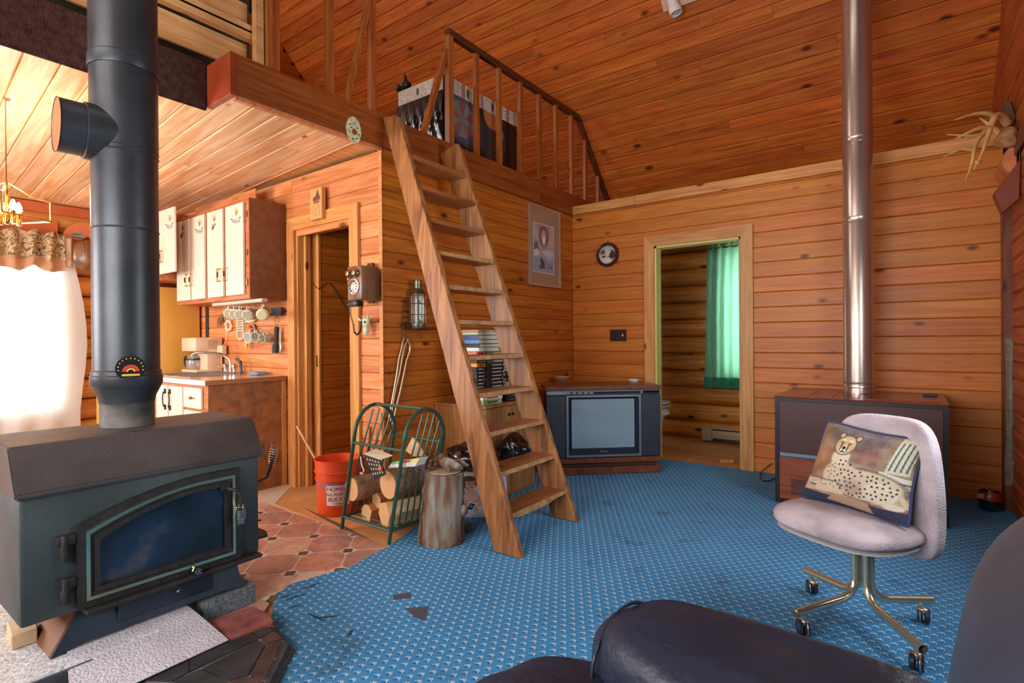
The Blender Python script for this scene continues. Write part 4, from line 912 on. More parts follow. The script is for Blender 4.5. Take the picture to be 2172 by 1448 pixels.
for dx in (-.08,.08): bm = NB(); lathe(bm, [(.02,0),(.02,.03),(.024,.035),(.024,.06),(.018,.065)], (fx_+dx,fy_,.915), (0,0,1), 12); put('tap_handle', bm, chrome, fau)
bm = NB(); lathe(bm, [(.02,0),(.014,.02),(.012,.08),(.018,.10)], (fx_+.19,fy_,.899), (0,0,1), 12); tube(bm, [(fx_+.19,fy_,1.0),(fx_+.15,fy_-.02,1.03)], .013, 8); put('sprayer', bm, plain('sprayer_grey', rgb(70,74,84), .3), fau)
bm = NB(); sp0 = at(532,790,1,2.30); box(bm, (sp0.x,2.36,.912), (.14,.09,.024), bev=.006); tag(put('sponge', bm, plain('blue_sponge', rgb(110,150,176), .9), loc=(sp0.x,2.36,.9)), 'blue grey sponge beside the kitchen faucet', 'sponge')
# coffee maker
cyc = 2.31; cx0, cx1 = at(411,740,1,cyc).x, at(444,740,1,cyc).x
cfm = thing('coffee_maker', 'cream drip coffee maker with a glass jug on the counter', 'coffee maker', ((cx0+cx1)/2,cyc,.899))
cream = plain('cream_plastic', rgb(226,196,164), .35)
w_ = cx1-cx0
bm = NB(); boxe(bm, (cx0+.12,cyc-.02,.90), (cx1,cyc+.12,1.22), bev=.012, seg=2); boxe(bm, (cx0+.02,cyc-.12,.90), (cx1,cyc+.12,.925), bev=.008); put('body', bm, cream, cfm)
bm = NB(); boxe(bm, (cx0+.02,cyc-.12,1.09), (cx1,cyc+.1,1.22), bev=.018, seg=2); put('filter_housing', bm, cream, cfm)
bm = NB(); jc = V(((cx0+.02+cx1)/2-.05,cyc-.05,.926)); lathe(bm, [(.055,0),(.062,.01),(.066,.06),(.055,.11),(.05,.125)], jc, (0,0,1), 20); jug = put('jug', bm, glassy('jug_glass', (.7,.72,.7,1), .05, .7), cfm)
bm = NB(); lathe(bm, [(.067,.085),(.067,.1)], jc, (0,0,1), 20); tube(bm, [jc+V((-.06,-.02,.11)), jc+V((-.1,-.03,.115)), jc+V((-.12,-.035,.08)), jc+V((-.11,-.03,.03)), jc+V((-.065,-.02,.02))], .009, 8); put('jug_handle', bm, black_m, jug)
# mugs under the cabinet
def mug(c, ax, r, h, lab, mat, base_m=None, band=None, hdir=(0,0,1), group=None):
    ax = V(ax).normalized(); c = V(c); t_ = thing('mug', lab, 'mug', c, group)
    bm = NB(); lathe(bm, [(r*.8,0),(r,.008),(r,h),(r-.004,h),(r-.004,.012)], c, ax, 20, capa=True, capb=True); put('bowl', bm, mat, t_)
    hd = (V(hdir) - ax*V(hdir).dot(ax)).normalized(); bm = NB()
    tube(bm, [c+ax*h*.2+hd*r*.95, c+ax*h*.2+hd*(r+.018), c+ax*h*.5+hd*(r+.028), c+ax*h*.8+hd*(r+.018), c+ax*h*.8+hd*r*.95], .005, 6); put('handle', bm, mat, t_)
    if base_m: bm = NB(); lathe(bm, [(r*.72,-.002),(r*.72,.0)], c, ax, 20); put('foot_ring', bm, base_m, t_)
    if band: bm = NB(); lathe(bm, [(r+.0006,h*.3),(r+.0006,h*.62)], c, ax, 20, capa=False, capb=False); put('glaze_band', bm, band, t_)
    return t_
silv, tt, bb = nm('patterned_china'); vo = tt.nodes.new('ShaderNodeTexVoronoi'); vo.inputs['Scale'].default_value = 90; tc = tt.nodes.new('ShaderNodeTexCoord'); tt.links.new(tc.outputs['Object'], vo.inputs['Vector'])
rp = tt.nodes.new('ShaderNodeValToRGB'); rp.color_ramp.elements[0].position = .3; rp.color_ramp.elements[0].color = rgb(96,92,76); rp.color_ramp.elements[1].position = .45; rp.color_ramp.elements[1].color = rgb(220,214,196); tt.links.new(vo.outputs['Distance'], rp.inputs[0]); tt.links.new(rp.outputs[0], bb.inputs['Base Color']); bb.inputs['Roughness'].default_value = .2
olive = plain('mug_foot', rgb(150,146,112), .5)
ym = 2.20
ord_ = ('first from the left','second from the left','third from the left','fourth from the left, its base showing')
for k, u in enumerate((482,493,505,521)):
    p = at(u+2, 662+k, 1, ym); mug(p-V((0,0,.012)), (-.35,.45,.12), .045, .085, 'patterned grey mug hanging under the cabinet, '+ord_[k], silv, olive, hdir=(0,0,1))
mug(at(538,668,1,ym+.08), (-.35,.45,.1), .044, .085, 'patterned grey mug hanging behind the orange striped mug', silv, olive, hdir=(0,0,1))
mug(at(556,668,1,ym-.03), (-.6,.5,.28), .046, .11, 'green and orange striped mug hanging at the right end of the mug rack', plain('mug_cream', rgb(206,200,160), .3), plain('mug_foot2', rgb(200,194,150), .5), plain('mug_orange', rgb(214,96,50), .3), hdir=(0,0,1))
bm = NB(); a, c = at(455,648,1,ym), at(560,648,1,ym); boxe(bm, (a.x, ym-.02, upz0-.03), (c.x, ym+.03, upz0-.002), bev=.004); tag(put('mug_rack', bm, plain('rack_white', rgb(206,186,166), .5), loc=a), 'pale mug rack screwed under the wall cabinet', 'rack')
yw = YK-.02
def wp(u, v, y=None): return at(u, v, 1, y if y is not None else yw-.02)
mug(wp(543,714,2.40), (.25,-.9,-.1), .046, .09, 'white mug with a flower hanging on the wall hooks', white_m, None, hdir=(.2,0,1))
mug(wp(558,713,2.40), (.25,-.9,-.1), .044, .09, 'patterned grey mug hanging on the wall hooks beside the white one', silv, None, hdir=(.2,0,1))
mug(wp(570,716,2.40), (.25,-.9,-.1), .036, .07, 'brown based patterned mug hanging on the wall hooks behind the flashlight', silv, plain('mug_brown', rgb(150,110,76), .5), hdir=(.2,0,1))
# flashlight
t_ = thing('flashlight', 'black flashlight hanging by its cord on the kitchen wall', 'flashlight', wp(585,716,2.40))
p0, p1 = wp(587,693,2.40), wp(584,748,2.40)
bm = NB(); q = (p1-p0); lathe(bm, [(.018,0),(.020,.01),(.020,q.length*.62),(.027,q.length*.74),(.027,q.length)], p0, q, 16); put('body', bm, plain('rubber_black', rgb(44,46,42), .6, bump=.6, bscale=120), t_)
bm = NB(); lathe(bm, [(.0212,0),(.0212,.006)], p0+q*.63, q, 16); put('green_ring', bm, plain('green_ring', rgb(60,130,90), .5), t_)
bm = NB(); tube(bm, [p0, wp(583,678,2.40), wp(588,663,2.40), wp(591,678,2.40), p0+V((.01,0,0))], .0022, 5); put('cord', bm, plain('cord_green', rgb(90,100,76), .8), t_)
t_ = thing('wall_outlet', 'black wall outlet with a silver cover on the kitchen wall above the flashlight', 'outlet', wp(586,661))
a, c = wp(575,653), wp(598,669); bm = NB(); boxe(bm, (a.x,yw-.035,c.z), (c.x,yw,a.z), bev=.004); put('cover', bm, plain('dark_grey', rgb(70,74,80), .3, .3), t_)
# slatted grater rack, cutting board, flowers
t_ = thing('wooden_rack', 'narrow white wooden rack with slots on the kitchen wall', 'rack', wp(512,695))
a, c = wp(504,669), wp(518,720); bm = NB(); W2 = c.x-a.x
for q in (((a.x,yw-.03,c.z),(a.x+.012,yw,a.z)), ((c.x-.012,yw-.03,c.z),(c.x,yw,a.z)), ((a.x,yw-.03,c.z),(c.x,yw,c.z+.012)), ((a.x,yw-.03,a.z-.012),(c.x,yw,a.z))): boxe(bm, *q)
put('frame', bm, ivory, t_, smooth=False)
for k in range(6): bm = NB(); z = a.z-.03-.022*k; boxe(bm, (a.x+.012,yw-.028,z), (c.x-.012,yw-.004,z+.008)); put('slat', bm, ivory, t_, smooth=False)
bm = NB(); prism(bm, [wp(u,v,yw-.01) for u, v in ((518,676),(528,675),(534,671),(541,670),(543,677),(536,683),(528,684),(518,684))], (0,.008,0)); tag(put('wooden_fish_plaque', bm, ivory, loc=wp(528,678), smooth=False), 'small pale wavy wooden plaque above the wall flowers', 'plaque')
bm = NB(); c0 = wp(531,705,yw-.012); lathe(bm, [(.075,0),(.08,.004),(.078,.01)], c0, (0,1,0), 26); tag(put('round_mat', bm, plain('mat_pink', rgb(214,170,140), .7), loc=c0), 'round pinkish mat hanging on the kitchen wall behind the flowers', 'mat')
def flower(c, r, n_, colm, lab):
    bm = NB(); c = V(c)
    for k in range(n_):
        a = 2*PI*k/n_+random.random()*.3; d = V((math.cos(a), -.35-random.random()*.4, math.sin(a))).normalized(); tube(bm, [c, c+d*r*.6, c+d*r], [.003, .007, .001], 5)
    tag(put('flower', bm, colm, loc=c), lab, 'flower')
flower(wp(533,700,2.41), .05, 22, plain('petal_orange', rgb(236,110,30), .7), 'orange artificial flower on the kitchen wall')
flower(wp(530,694,2.41), .035, 14, plain('petal_gold', rgb(240,170,50), .7), 'golden artificial flower just above the orange one')
flower(wp(525,731,2.41), .045, 22, plain('petal_yellow', rgb(232,176,60), .7), 'yellow artificial flower lowest on the kitchen wall')
wc_ = plain('white_cord', rgb(236,206,176), .5)
bm = NB(); pts = []
for k in range(46):
    a = k*.9; r_ = .055+.02*math.sin(k*1.7); pts.append(wp(484,690,2.425)+V((r_*math.cos(a), 0, r_*.8*math.sin(a)-.0*k)))
tube(bm, [wp(473,655,2.425), wp(476,675,2.425)]+pts+[wp(481,705,2.425), wp(479,722,2.425), wp(474,732,2.425)], .003, 5)
t_ = tag(put('power_cable', bm, wc_, loc=wp(484,690)), 'tangled white cord hanging above the wall plug in the kitchen', 'cord')
t_ = thing('plug_adapter', 'cream plug adapter in the kitchen wall behind the faucet', 'plug', wp(472,742)); a, c = wp(465,732), wp(477,752); bm = NB(); boxe(bm, (a.x,yw-.05,c.z), (c.x,yw,a.z), bev=.008); put('body', bm, cream, t_); bm = NB(); tube(bm, [wp(470,752,2.40), wp(470,768,2.40), wp(474,780,2.38), wp(462,776,2.36)], .003, 5); put('cord', bm, wc_, t_)
bm = NB()
for k in range(3): a = wp(463+4*k,672-4*k,2.42); d = V((-.03+.01*k,0,-.11)); prism(bm, [a, a+V((.018,0,-.04)), a+d, a+V((-.022,0,-.03))], (0,.002,0))
tag(put('dried_leaf', bm, plain('dry_leaf', rgb(120,92,58), .9), loc=wp(465,670), smooth=False), 'brown dried leaf hanging on the kitchen wall', 'leaf')
bm = NB(); tube(bm, [wp(594,700,2.42), wp(595,745,2.42)], .004, 6); sup(bm, wp(595,735,2.42), (.02,.008,.05), 2, n=4); tag(put('white_spoon', bm, white_m, loc=wp(595,720)), 'thin white plastic spoon hanging beside the flashlight', 'spoon')
# ---------- door wall dressing
t_ = thing('carved_house_plaque', 'wooden plaque carved with a tall house above the closet door', 'plaque', at(673,435,1,2.39))
a, c = at(657,402,1,2.395), at(683,462,1,2.395); bm = NB(); boxe(bm, (a.x,2.395,c.z), (c.x,2.43,a.z), bev=.003); put('board', bm, W_trim, t_)
P_ = Paint(30, 60, (222,160,100)); P_.poly([(.2,.62),(.3,.72),(.5,.76),(.68,.97),(.86,.72),(.9,.6),(.6,.62),(.5,.55)], (110,70,50)); P_.rect(.3,.5,.8,.6,(150,96,60))
for k in range(5): P_.line(.15+.16*k,.08,.2+.15*k,.45,.012,(150,90,54))
P_.grain(8, 2); grid_panel('burnt_drawing', P_.a, lambda u, v: (a.x+(c.x-a.x)*(.04+.92*u), 2.3945, c.z+(a.z-c.z)*(.02+.96*v)), print_matt, t_)
# telephone
ph = thing('wall_telephone', 'antique style wooden wall telephone with brass bells and a rotary dial', 'telephone', at(766,600,1,2.43))
yb2 = 2.425
yfr = 2.425-.165
px0, px1, pz0, pz1 = at(737,600,1,yfr).x, at(767,600,1,yfr).x, at(750,636,1,yfr).z, at(750,564,1,yfr).z
a, c = at(754,560,1,yb2), at(796,643,1,yb2); bm = NB(); boxe(bm, (px0+.02,yb2-.02,c.z), (c.x,yb2,at(796,557,1,yb2).z), bev=.006, seg=2); put('back_board', bm, W_dark, ph)
phw = wood('telephone_walnut', rgb(142,98,68), rgb(104,66,44), axis=2, var=.02, kd=0, rough=.3); 
bm = NB(); boxe(bm, (px0,yfr,pz0), (px1,yb2-.02,pz1), bev=.006, seg=2); put('box', bm, phw, ph)
u0 = at(757,590,1,yfr); 
def pf(u, v): return at(u, v, 1, yfr-.004)
xa, xb = px0, px1
bc = [(px0+.035,pz1-.05),(px0+.10,pz1-.05)]
for bx_, bz_ in bc:
    bm = NB(); lathe(bm, [(.004,.032),(.016,.030),(.026,.018),(.030,.004),(.029,0)], (bx_,yfr-.002,bz_), (0,-1,0), 20, capa=False); lathe(bm, [(.004,.0),(.004,.036)], (bx_,yfr,bz_), (0,-1,0), 8); put('bell', bm, plain('aged_brass', rgb(150,132,100), .3, .9), ph)
dc = V((px0+.072,yfr,pz0+.09))
bm = NB(); lathe(bm, [(.056,0),(.056,.006),(.05,.010)], dc, (0,-1,0), 30); dial = put('dial', bm, plain('dial_silver', rgb(206,206,200), .25, .8), ph)
bm = NB()
for k in range(10):
    a_ = -.6+2*PI*k/12; q = dc+V((math.cos(a_)*.037,-.011,math.sin(a_)*.037)); lathe(bm, [(.007,0),(.007,.0015)], q, (0,-1,0), 10)
put('finger_holes', bm, plain('hole_dark', rgb(40,38,38), .5), dial); bm = NB(); lathe(bm, [(.016,.010),(.014,.014)], dc, (0,-1,0), 18); put('dial_centre', bm, ivory, dial)
bm = NB(); tube(bm, [(px0,yfr+.04,1.585),(px0-.03,yfr+.04,1.59)], .008, 8); lathe(bm, [(.01,0),(.018,.015),(.014,.035),(.02,.05)], (px0-.03,yfr+.04,1.62), (0,0,-1), 14); put('mouthpiece', bm, chrome, ph)
bm = NB(); boxe(bm, (px0+.03,yfr-.03,pz0-.045), (px0+.13,yfr+.03,pz0-.005), bev=.01, seg=2); put('earpiece', bm, black_m, ph)
bm = NB(); pts = []
p_top, p_l, p_b, p_r = V((px0+.03,yfr,pz0-.03)), V((px0+.045,yfr+.01,pz0-.16)), V((px0+.085,yfr+.01,pz0-.235)), V((px0+.12,yfr+.02,pz0-.16))
path = [p_top, V((px0+.03,yfr,pz0-.1)), p_l, V((px0+.055,yfr+.01,pz0-.215)), p_b, V((px0+.115,yfr+.015,pz0-.21)), p_r, V((px0+.125,yfr+.02,pz0-.06)), V((px0+.125,yfr+.03,pz0-.01))]
N_ = 260
for k in range(N_+1):
    s = k/N_*(len(path)-1); i = min(int(s), len(path)-2); q = path[i].lerp(path[i+1], s-i); pts.append(q+V((math.cos(k*1.25)*.006, math.sin(k*1.25)*.006, 0)))
tube(bm, pts, .0022, 4); put('coiled_cord', bm, black_m, ph)
# steer skull ornament
sk = thing('steer_skull_ornament', 'small pale ceramic steer skull hanging under the wall telephone', 'ornament', at(774,690,1,2.42))
sc = at(775,683,1,2.40); bone = plain('bone_glaze', rgb(196,204,168), .35, noise=.15, nscale=30)
bm = NB(); sup(bm, sc, (.075,.045,.07), 2.2, n=6); sup(bm, sc+V((.005,0,-.055)), (.042,.035,.08), 2.2, n=6); put('skull', bm, bone, sk)
bm = NB(); tube(bm, [sc+V((-.03,0,.012)), sc+V((-.06,-.005,.02)), sc+V((-.085,-.01,.045))], [.012,.009,.002], 8); put('horn', bm, bone, sk)
bm = NB(); tube(bm, [sc+V((.03,0,.012)), sc+V((.045,-.01,.03)), sc+V((.04,-.015,.065))], [.012,.009,.002], 8); put('horn', bm, bone, sk)
bm = NB(); 
for dx in (-.018,.018): sup(bm, sc+V((dx,-.020,.0)), (.018,.012,.018), 2, n=3)
put('eye_socket', bm, black_m, sk)
# closet wire
bm = NB(); tube(bm, [at(u,v,0,-3.86) for u, v in ((661,594),(668,607),(676,613),(690,600),(700,600),(710,614),(734,654))], .004, 6); tag(put('bent_wire', bm, plain('dark_wire', rgb(84,44,30), .5), loc=at(690,610,0,-3.86)), 'bent dark wire hanging on the closet wall inside the doorway', 'wire')
# saw blade plate on the fascia
cc = at(750,276,0,XA+.036); t_ = thing('painted_disc', 'chipped cream painted metal disc nailed to the loft fascia', 'disc', cc)
bm = NB(); prism(bm, [cc+V((0, .058*math.cos(2*PI*k/48)*(1+(.05 if k % 6 == 0 else 0)), .085*math.sin(2*PI*k/48)*(1+(.04 if k % 6 == 0 else 0)))) for k in range(48)], (.003,0,0)); put('plate', bm, plain('chipped_cream', rgb(206,204,160), .5, noise=.3, nscale=40), t_, smooth=False)
bm = NB(); lathe(bm, [(.02,0),(.02,.002)], cc+V((.0035,.004,-.01)), (1,0,0), 16); put('centre', bm, W_fascia, t_)
bm = NB()
for k, (dy, dz) in enumerate(((0,.045),(-.03,.03),(.028,.02),(-.035,-.02),(.02,-.05),(-.01,-.06),(.04,-.02),(-.02,.01))): sup(bm, cc+V((.004,dy,dz)), (.002,.012+.003*(k%3),.009), 2, n=2)
put('rust_spot', bm, plain('rust', rgb(70,50,36), .9), t_)
# ================================================================ KITCHEN WINDOW DRESSING
def drape(bm, y0, y1, z0, z1, x, folds, amp, nx=40, nz=16, taper=None, seed=0, bot=None):
    rnd = random.Random(seed); ph_ = [rnd.uniform(0, 6) for _ in range(4)]; rows = []
    for j in range(nz+1):
        s = j/nz; row = []
        for i in range(nx+1):
            t = i/nx; yy_ = y0+(y1-y0)*t; z = z1+(z0-z1)*s
            if taper: yy_ = taper(t, s)
            if bot: z = z + bot(t)*s
            row.append(bm.verts.new((x+amp*(.4+.6*s)*math.sin(t*folds*2*PI+ph_[0]+.6*math.sin(s*3+ph_[1]))+amp*.4*math.sin(t*folds*5+ph_[2]+s*2), yy_, z)))
        rows.append(row)
    for A, B in zip(rows, rows[1:]):
        for i in range(nx): bm.faces.new((A[i], A[i+1], B[i+1], B[i]))
white_cl = cloth_trans('sheer_white', rgb(240,238,232), .6)
cream_cl = cloth_trans('sheer_cream', rgb(240,226,160), .5)
cx = XL+.16
def sheer_edge(t, s):
    edge = [1.66,1.70,1.735,1.755,1.76,1.745,1.72,1.70,1.70]
    k = s*8; i = min(int(k), 7); e = edge[i]+(edge[i+1]-edge[i])*(k-i); return .05+(e-.05)*t
bm = NB(); drape(bm, .05, 1.7, .32, 1.98, cx, 7, .022, nx=60, taper=sheer_edge, seed=1); tag(put('window_curtain', bm, white_cl, loc=(cx,.9,.32)), 'long white sheer curtain over the bright kitchen window', 'curtain')
bm = NB(); drape(bm, 1.80, 2.25, .05, 1.95, cx-.02, 4, .03, taper=lambda t, s: (1.905-.07*min(1,s*1.6))*(1-t)+(2.10+.1*s)*t, seed=2); tag(put('yellow_curtain', bm, cream_cl, loc=(cx,2,.1)), 'pale yellow sheer curtain between the log wall and the stovepipe', 'curtain')
camo, tt, bb = nm('brown_leaf_fabric'); n = tt.nodes.new('ShaderNodeTexNoise'); n.inputs['Scale'].default_value = 14; n.inputs['Detail'].default_value = 6; n.inputs['Distortion'].default_value = 3; tc = tt.nodes.new('ShaderNodeTexCoord'); tt.links.new(tc.outputs['Object'], n.inputs[0])
r_ = tt.nodes.new('ShaderNodeValToRGB'); r_.color_ramp.elements[0].position = .35; r_.color_ramp.elements[0].color = rgb(70,54,36); r_.color_ramp.elements[1].position = .6; r_.color_ramp.elements[1].color = rgb(200,166,122); tt.links.new(n.outputs['Fac'], r_.inputs[0]); tt.links.new(r_.outputs[0], bb.inputs['Base Color']); bb.inputs['Roughness'].default_value = .9
val = thing('valance', 'gathered brown leaf-patterned valance above the white curtain', 'valance', (cx+.05,.9,1.95))
def jag(t): return .02*math.sin(t*31)+.015*math.sin(t*53)
bm = NB(); drape(bm, .0, 1.58, 1.96, 2.215, cx+.06, 13, .03, nx=150, nz=10, seed=3, bot=jag); 
for v in bm.verts:
    if v.co.z > 2.17: v.co.x += .02*math.sin(v.co.y*60); v.co.z += .012*math.sin(v.co.y*47)
put('ruffle', bm, camo, val)
bm = NB(); drape(bm, .0, 1.58, 1.865, 1.975, cx+.064, 13, .032, nx=150, nz=4, seed=3, bot=jag); put('hem', bm, cloth_trans('tan_hem', rgb(190,140,104), .25), val)
bm = NB(); boxe(bm, (cx-.04,1.585,1.90), (cx+.05,1.64,2.19), bev=.01); put('side_return', bm, cloth_trans('cream_return', rgb(230,206,170), .3), val)
# hanging pan and plaque
pc = at(180,543,0,XL+.13); pan = thing('frying_pan_lid', 'round steel lid hanging on the log wall under the heart plaque', 'lid', pc)
bm = NB(); lathe(bm, [(.001,.03),(.06,.026),(.12,.01),(.135,0),(.135,-.006)], pc, (1,0,0), 32, capa=False, capb=False); put('dome', bm, plain('dull_steel', rgb(176,156,136), .3, .8), pan)
bm = NB(); tube(bm, [pc+V((.03,0,.0)), pc+V((.04,.0,.07)), pc+V((.02,0,.15))], .006, 6); put('handle', bm, chrome, pan)
hc_ = at(186,496,0,XL+.13); plq = thing('heart_plaque', 'orange wooden half-round plaque with a heart and a little house reading HOME', 'plaque', hc_)
P_ = [hc_+V((0, .20*math.cos(a), .18*math.sin(a)-.07)) for a in [PI*k/18 for k in range(19)]] + [hc_+V((0,-.06,-.07)), hc_+V((0,-.0,-.03)), hc_+V((0,.06,-.07))]
bm = NB(); prism(bm, P_, (.012,0,0)); put('plate', bm, plain('orange_plaque', rgb(214,120,74), .5), plq, smooth=False)
def text(s, size, mat, parent, name, M4, extrude=.0006, align='CENTER', bend=None):
    c = bpy.data.curves.new(name, 'FONT'); c.body = s; c.size = size; c.align_x = align; c.align_y = 'CENTER'; c.extrude = extrude
    tmp = bpy.data.objects.new('tmp', c); COL.objects.link(tmp); dg = bpy.context.evaluated_depsgraph_get(); me = bpy.data.meshes.new_from_object(tmp.evaluated_get(dg)); bpy.data.objects.remove(tmp)
    org = V(parent_world(parent))
    for v in me.vertices: v.co = (bend(v.co) if bend else M4 @ v.co) - org
    me.materials.clear(); me.materials.append(mat); o = bpy.data.objects.new(name, me); COL.objects.link(o); o.parent = parent; return o
hs = hc_+V((.0125,-.085,-.025))
bm = NB(); prism(bm, [hs+V((0,-.045,-.035)), hs+V((0,.045,-.035)), hs+V((0,.045,.01)), hs+V((0,-.045,.01))], (.004,0,0)); put('house', bm, plain('house_grey', rgb(90,90,86), .6), plq, smooth=False)
bm = NB(); prism(bm, [hs+V((.001,-.07,.005)), hs+V((.001,0,.042)), hs+V((.001,.07,.005)), hs+V((.001,.07,-.008)), hs+V((.001,0,.026)), hs+V((.001,-.07,-.008))], (.006,0,0)); put('house_roof', bm, plain('roof_tan', rgb(176,150,124), .6), plq, smooth=False)
def M_x(pos): # text facing +X (reads along +Y)
    return Matrix(((0,0,1,pos.x),(1,0,0,pos.y),(0,1,0,pos.z),(0,0,0,1)))
text('HOME', .032, ivory, plq, 'lettering', M_x(hs+V((.0045,0,-.012))))
h0 = hc_+V((.0125,.03,.05)); bm = NB(); prism(bm, [h0+V((0,.02*16*math.sin(t)**3/16, (.02*(13*math.cos(t)-5*math.cos(2*t)-2*math.cos(3*t)-math.cos(4*t))/16))) for t in [2*PI*k/24 for k in range(24)]], (.002,0,0)); put('heart', bm, plain('heart_pink', rgb(240,190,170), .6), plq, smooth=False)
# chandelier
bulb_m = emis('lit_bulb', (1,.82,.55,1), 40)
ch = thing('chandelier', 'lit brass chandelier with candle bulbs in a square glass frame', 'chandelier', at(10,440,0,-3.95))
cc = at(14,440,0,-3.95); gold = plain('polished_brass', rgb(220,170,90), .18, 1)
bm = NB(); R_ = rz(.5)
cor = [cc + R_ @ V((sx*.13, sy*.13, 0)) for sx, sy in ((1,1),(-1,1),(-1,-1),(1,-1))]
tube(bm, [c+V((0,0,-.055)) for c in cor], .005, 6, closed=True)
for c in cor: tube(bm, [c+V((0,0,-.055)), c+V((0,0,.05))], .006, 8)
put('frame', bm, gold, ch)
for c in cor: bm = NB(); tube(bm, [c+V((0,0,.05)), c.lerp(cc,.4)+V((0,0,.07)), cc+V((0,0,.14))], .004, 6); put('arm', bm, gold, ch)
for k in range(4):
    a = k*PI/2+.3; q = cc+V((math.cos(a)*.055, math.sin(a)*.055, -.02)); bm = NB(); lathe(bm, [(.011,-.07),(.012,-.065),(.011,-.0)], q, (0,0,1), 12); sk_ = put('candle_sleeve', bm, gold, ch)
    bm = NB(); lathe(bm, [(.008,0),(.016,.015),(.014,.035),(.004,.06)], q, (0,0,1), 14); put('bulb', bm, bulb_m, sk_)
bm = NB(); lathe(bm, [(.01,-.09),(.02,-.06),(.012,-.03),(.02,0),(.008,.03),(.008,.14)], cc, (0,0,1), 14); tube(bm, [cc+V((0,0,.14)), cc+V((0,0,ZC-.0-cc.z))], .003, 5); put('stem', bm, gold, ch)
pl = bpy.data.lights.new('chandelier_glow', 'POINT'); pl.energy = 13; pl.color = (1,.78,.5); pl.shadow_soft_size = .08; po = bpy.data.objects.new('chandelier_glow', pl); COL.objects.link(po); po.location = cc+V((0,0,.08))
# ================================================================ ON THE LADDER WALL
xw = XA+.016
lt = thing('ship_lantern', 'old metal and glass lantern in a wire bracket on the ladder wall', 'lantern', at(884,650,0,XA+.07))
lc = at(886,697,0,XA+.075); old = plain('tarnished_tin', rgb(120,116,96), .35, .8, noise=.3, nscale=30)
bm = NB(); lathe(bm, [(.055,0),(.06,.01),(.06,.035),(.055,.04)], lc, (0,0,1), 18); put('base', bm, old, lt)
bm = NB(); lathe(bm, [(.058,.24),(.06,.25),(.045,.28),(.032,.29),(.032,.345),(.036,.35)], lc, (0,0,1), 18); put('chimney_cap', bm, old, lt)
bm = NB(); lathe(bm, [(.045,.04),(.05,.14),(.045,.24)], lc, (0,0,1), 18, capa=False, capb=False); put('glass_globe', bm, glassy('lantern_glass', (.75,.8,.7,1), .05, .85), lt)
for k in range(8): bm = NB(); a = 2*PI*k/8; d = V((math.cos(a)*.056, math.sin(a)*.056, 0)); tube(bm, [lc+d+V((0,0,.03)), lc+d+V((0,0,.25))], .003, 5); put('guard_wire', bm, old, lt)
for z in (.1,.18): bm = NB(); tube(bm, [lc+V((math.cos(2*PI*k/20)*.058, math.sin(2*PI*k/20)*.058, z)) for k in range(20)], .0028, 5, closed=True); put('guard_ring', bm, old, lt)
br = thing('wire_bracket', 'dark wire wall bracket with two hooks holding the lantern', 'bracket', at(857,640,0,xw))
bd = plain('bracket_black', rgb(50,46,40), .5, .5)
bm = NB(); L1 = at(855,697,0,xw+.01); L2 = at(855,640,0,xw+.01); tube(bm, [at(855,697,0,xw+.01), at(855,655,0,xw+.01), at(858,643,0,xw+.01), at(866,636,0,xw+.02), at(858,636,0,xw+.01), at(852,640,0,xw+.01)], .004, 6)
tube(bm, [at(855,697,0,xw+.01), V((xw+.13,lc.y-.08,lc.z-.004)), V((xw+.13,lc.y+.12,lc.z-.004)), V((xw+.01,lc.y+.16,lc.z-.004)), at(855,697,0,xw+.01)], .004, 6)
for v in (660,672,684): tube(bm, [at(855,v,0,xw+.01), at(868,v,0,xw+.01)], .003, 5)
put('frame', bm, bd, br)
for u in (859,890): bm = NB(); a = at(u,698,0,xw+.03); tube(bm, [a, a-V((0,0,.05)), a-V((-.004,.0,.065)), a-V((-.008,-.012,.06)), a-V((-.008,-.014,.045))], .0035, 6); put('hook', bm, bd, br)
fk = [(828,893),(838,830),(848,790),(853,760),(858,735),(866,718),(872,730),(870,745),(862,765),(856,800),(846,840),(832,885),(822,905)]
bm = NB(); tube(bm, [at(u,v,0,xw+.02) for u, v in fk[:6]], .0055, 6); a = [at(u,v,0,xw+.02) for u, v in ((858,716),(868,722),(870,738),(862,755),(858,775),(852,800),(846,830),(840,858),(832,880))]
tube(bm, [at(u,v,0,xw+.02) for u, v in ((822,905),(828,870),(836,825),(842,790),(846,760),(852,738),(855,722),(858,716),(864,718),(870,732),(869,745),(862,765),(857,790),(850,825),(840,865),(832,900))], .006, 6)
tag(put('wire_toaster', bm, plain('galvanised_wire', rgb(196,180,150), .35, .6), loc=at(860,718,0,xw+.02)), 'long bent wire roasting fork hanging from the bracket below the lantern', 'wire fork')
# framed print
pic = thing('framed_print', 'silver framed winter print of a bearded face above a cabin', 'picture', at(1150,520,0,xw))
yA, yB = at(1120,520,0,xw).y, at(1184,530,0,xw).y; zB_, zT_ = 1.705, 2.475
bm = NB(); boxe(bm, (xw-.002,yA,zB_), (xw+.02,yB,zT_)); put('mat_board', bm, plain('taupe_mat', rgb(164,128,104), .3, coat=.5), pic, smooth=False)
bm = NB(); fw_ = .012
for q in (((xw,yA-.004,zB_-.004),(xw+.028,yA+fw_,zT_+.004)), ((xw,yB-fw_,zB_-.004),(xw+.028,yB+.004,zT_+.004)), ((xw,yA+fw_,zB_-.004),(xw+.028,yB-fw_,zB_+fw_)), ((xw,yA+fw_,zT_-fw_),(xw+.028,yB-fw_,zT_+.004))): boxe(bm, *q)
put('frame', bm, plain('silver_frame', rgb(206,196,176), .3, .7), pic, smooth=False)
P_ = Paint(90, 130, (176,164,160)); P_.grain(16, 1, 6); P_.rect(0,0,1,.3,(150,158,176)); P_.grain(14, 2, 9)
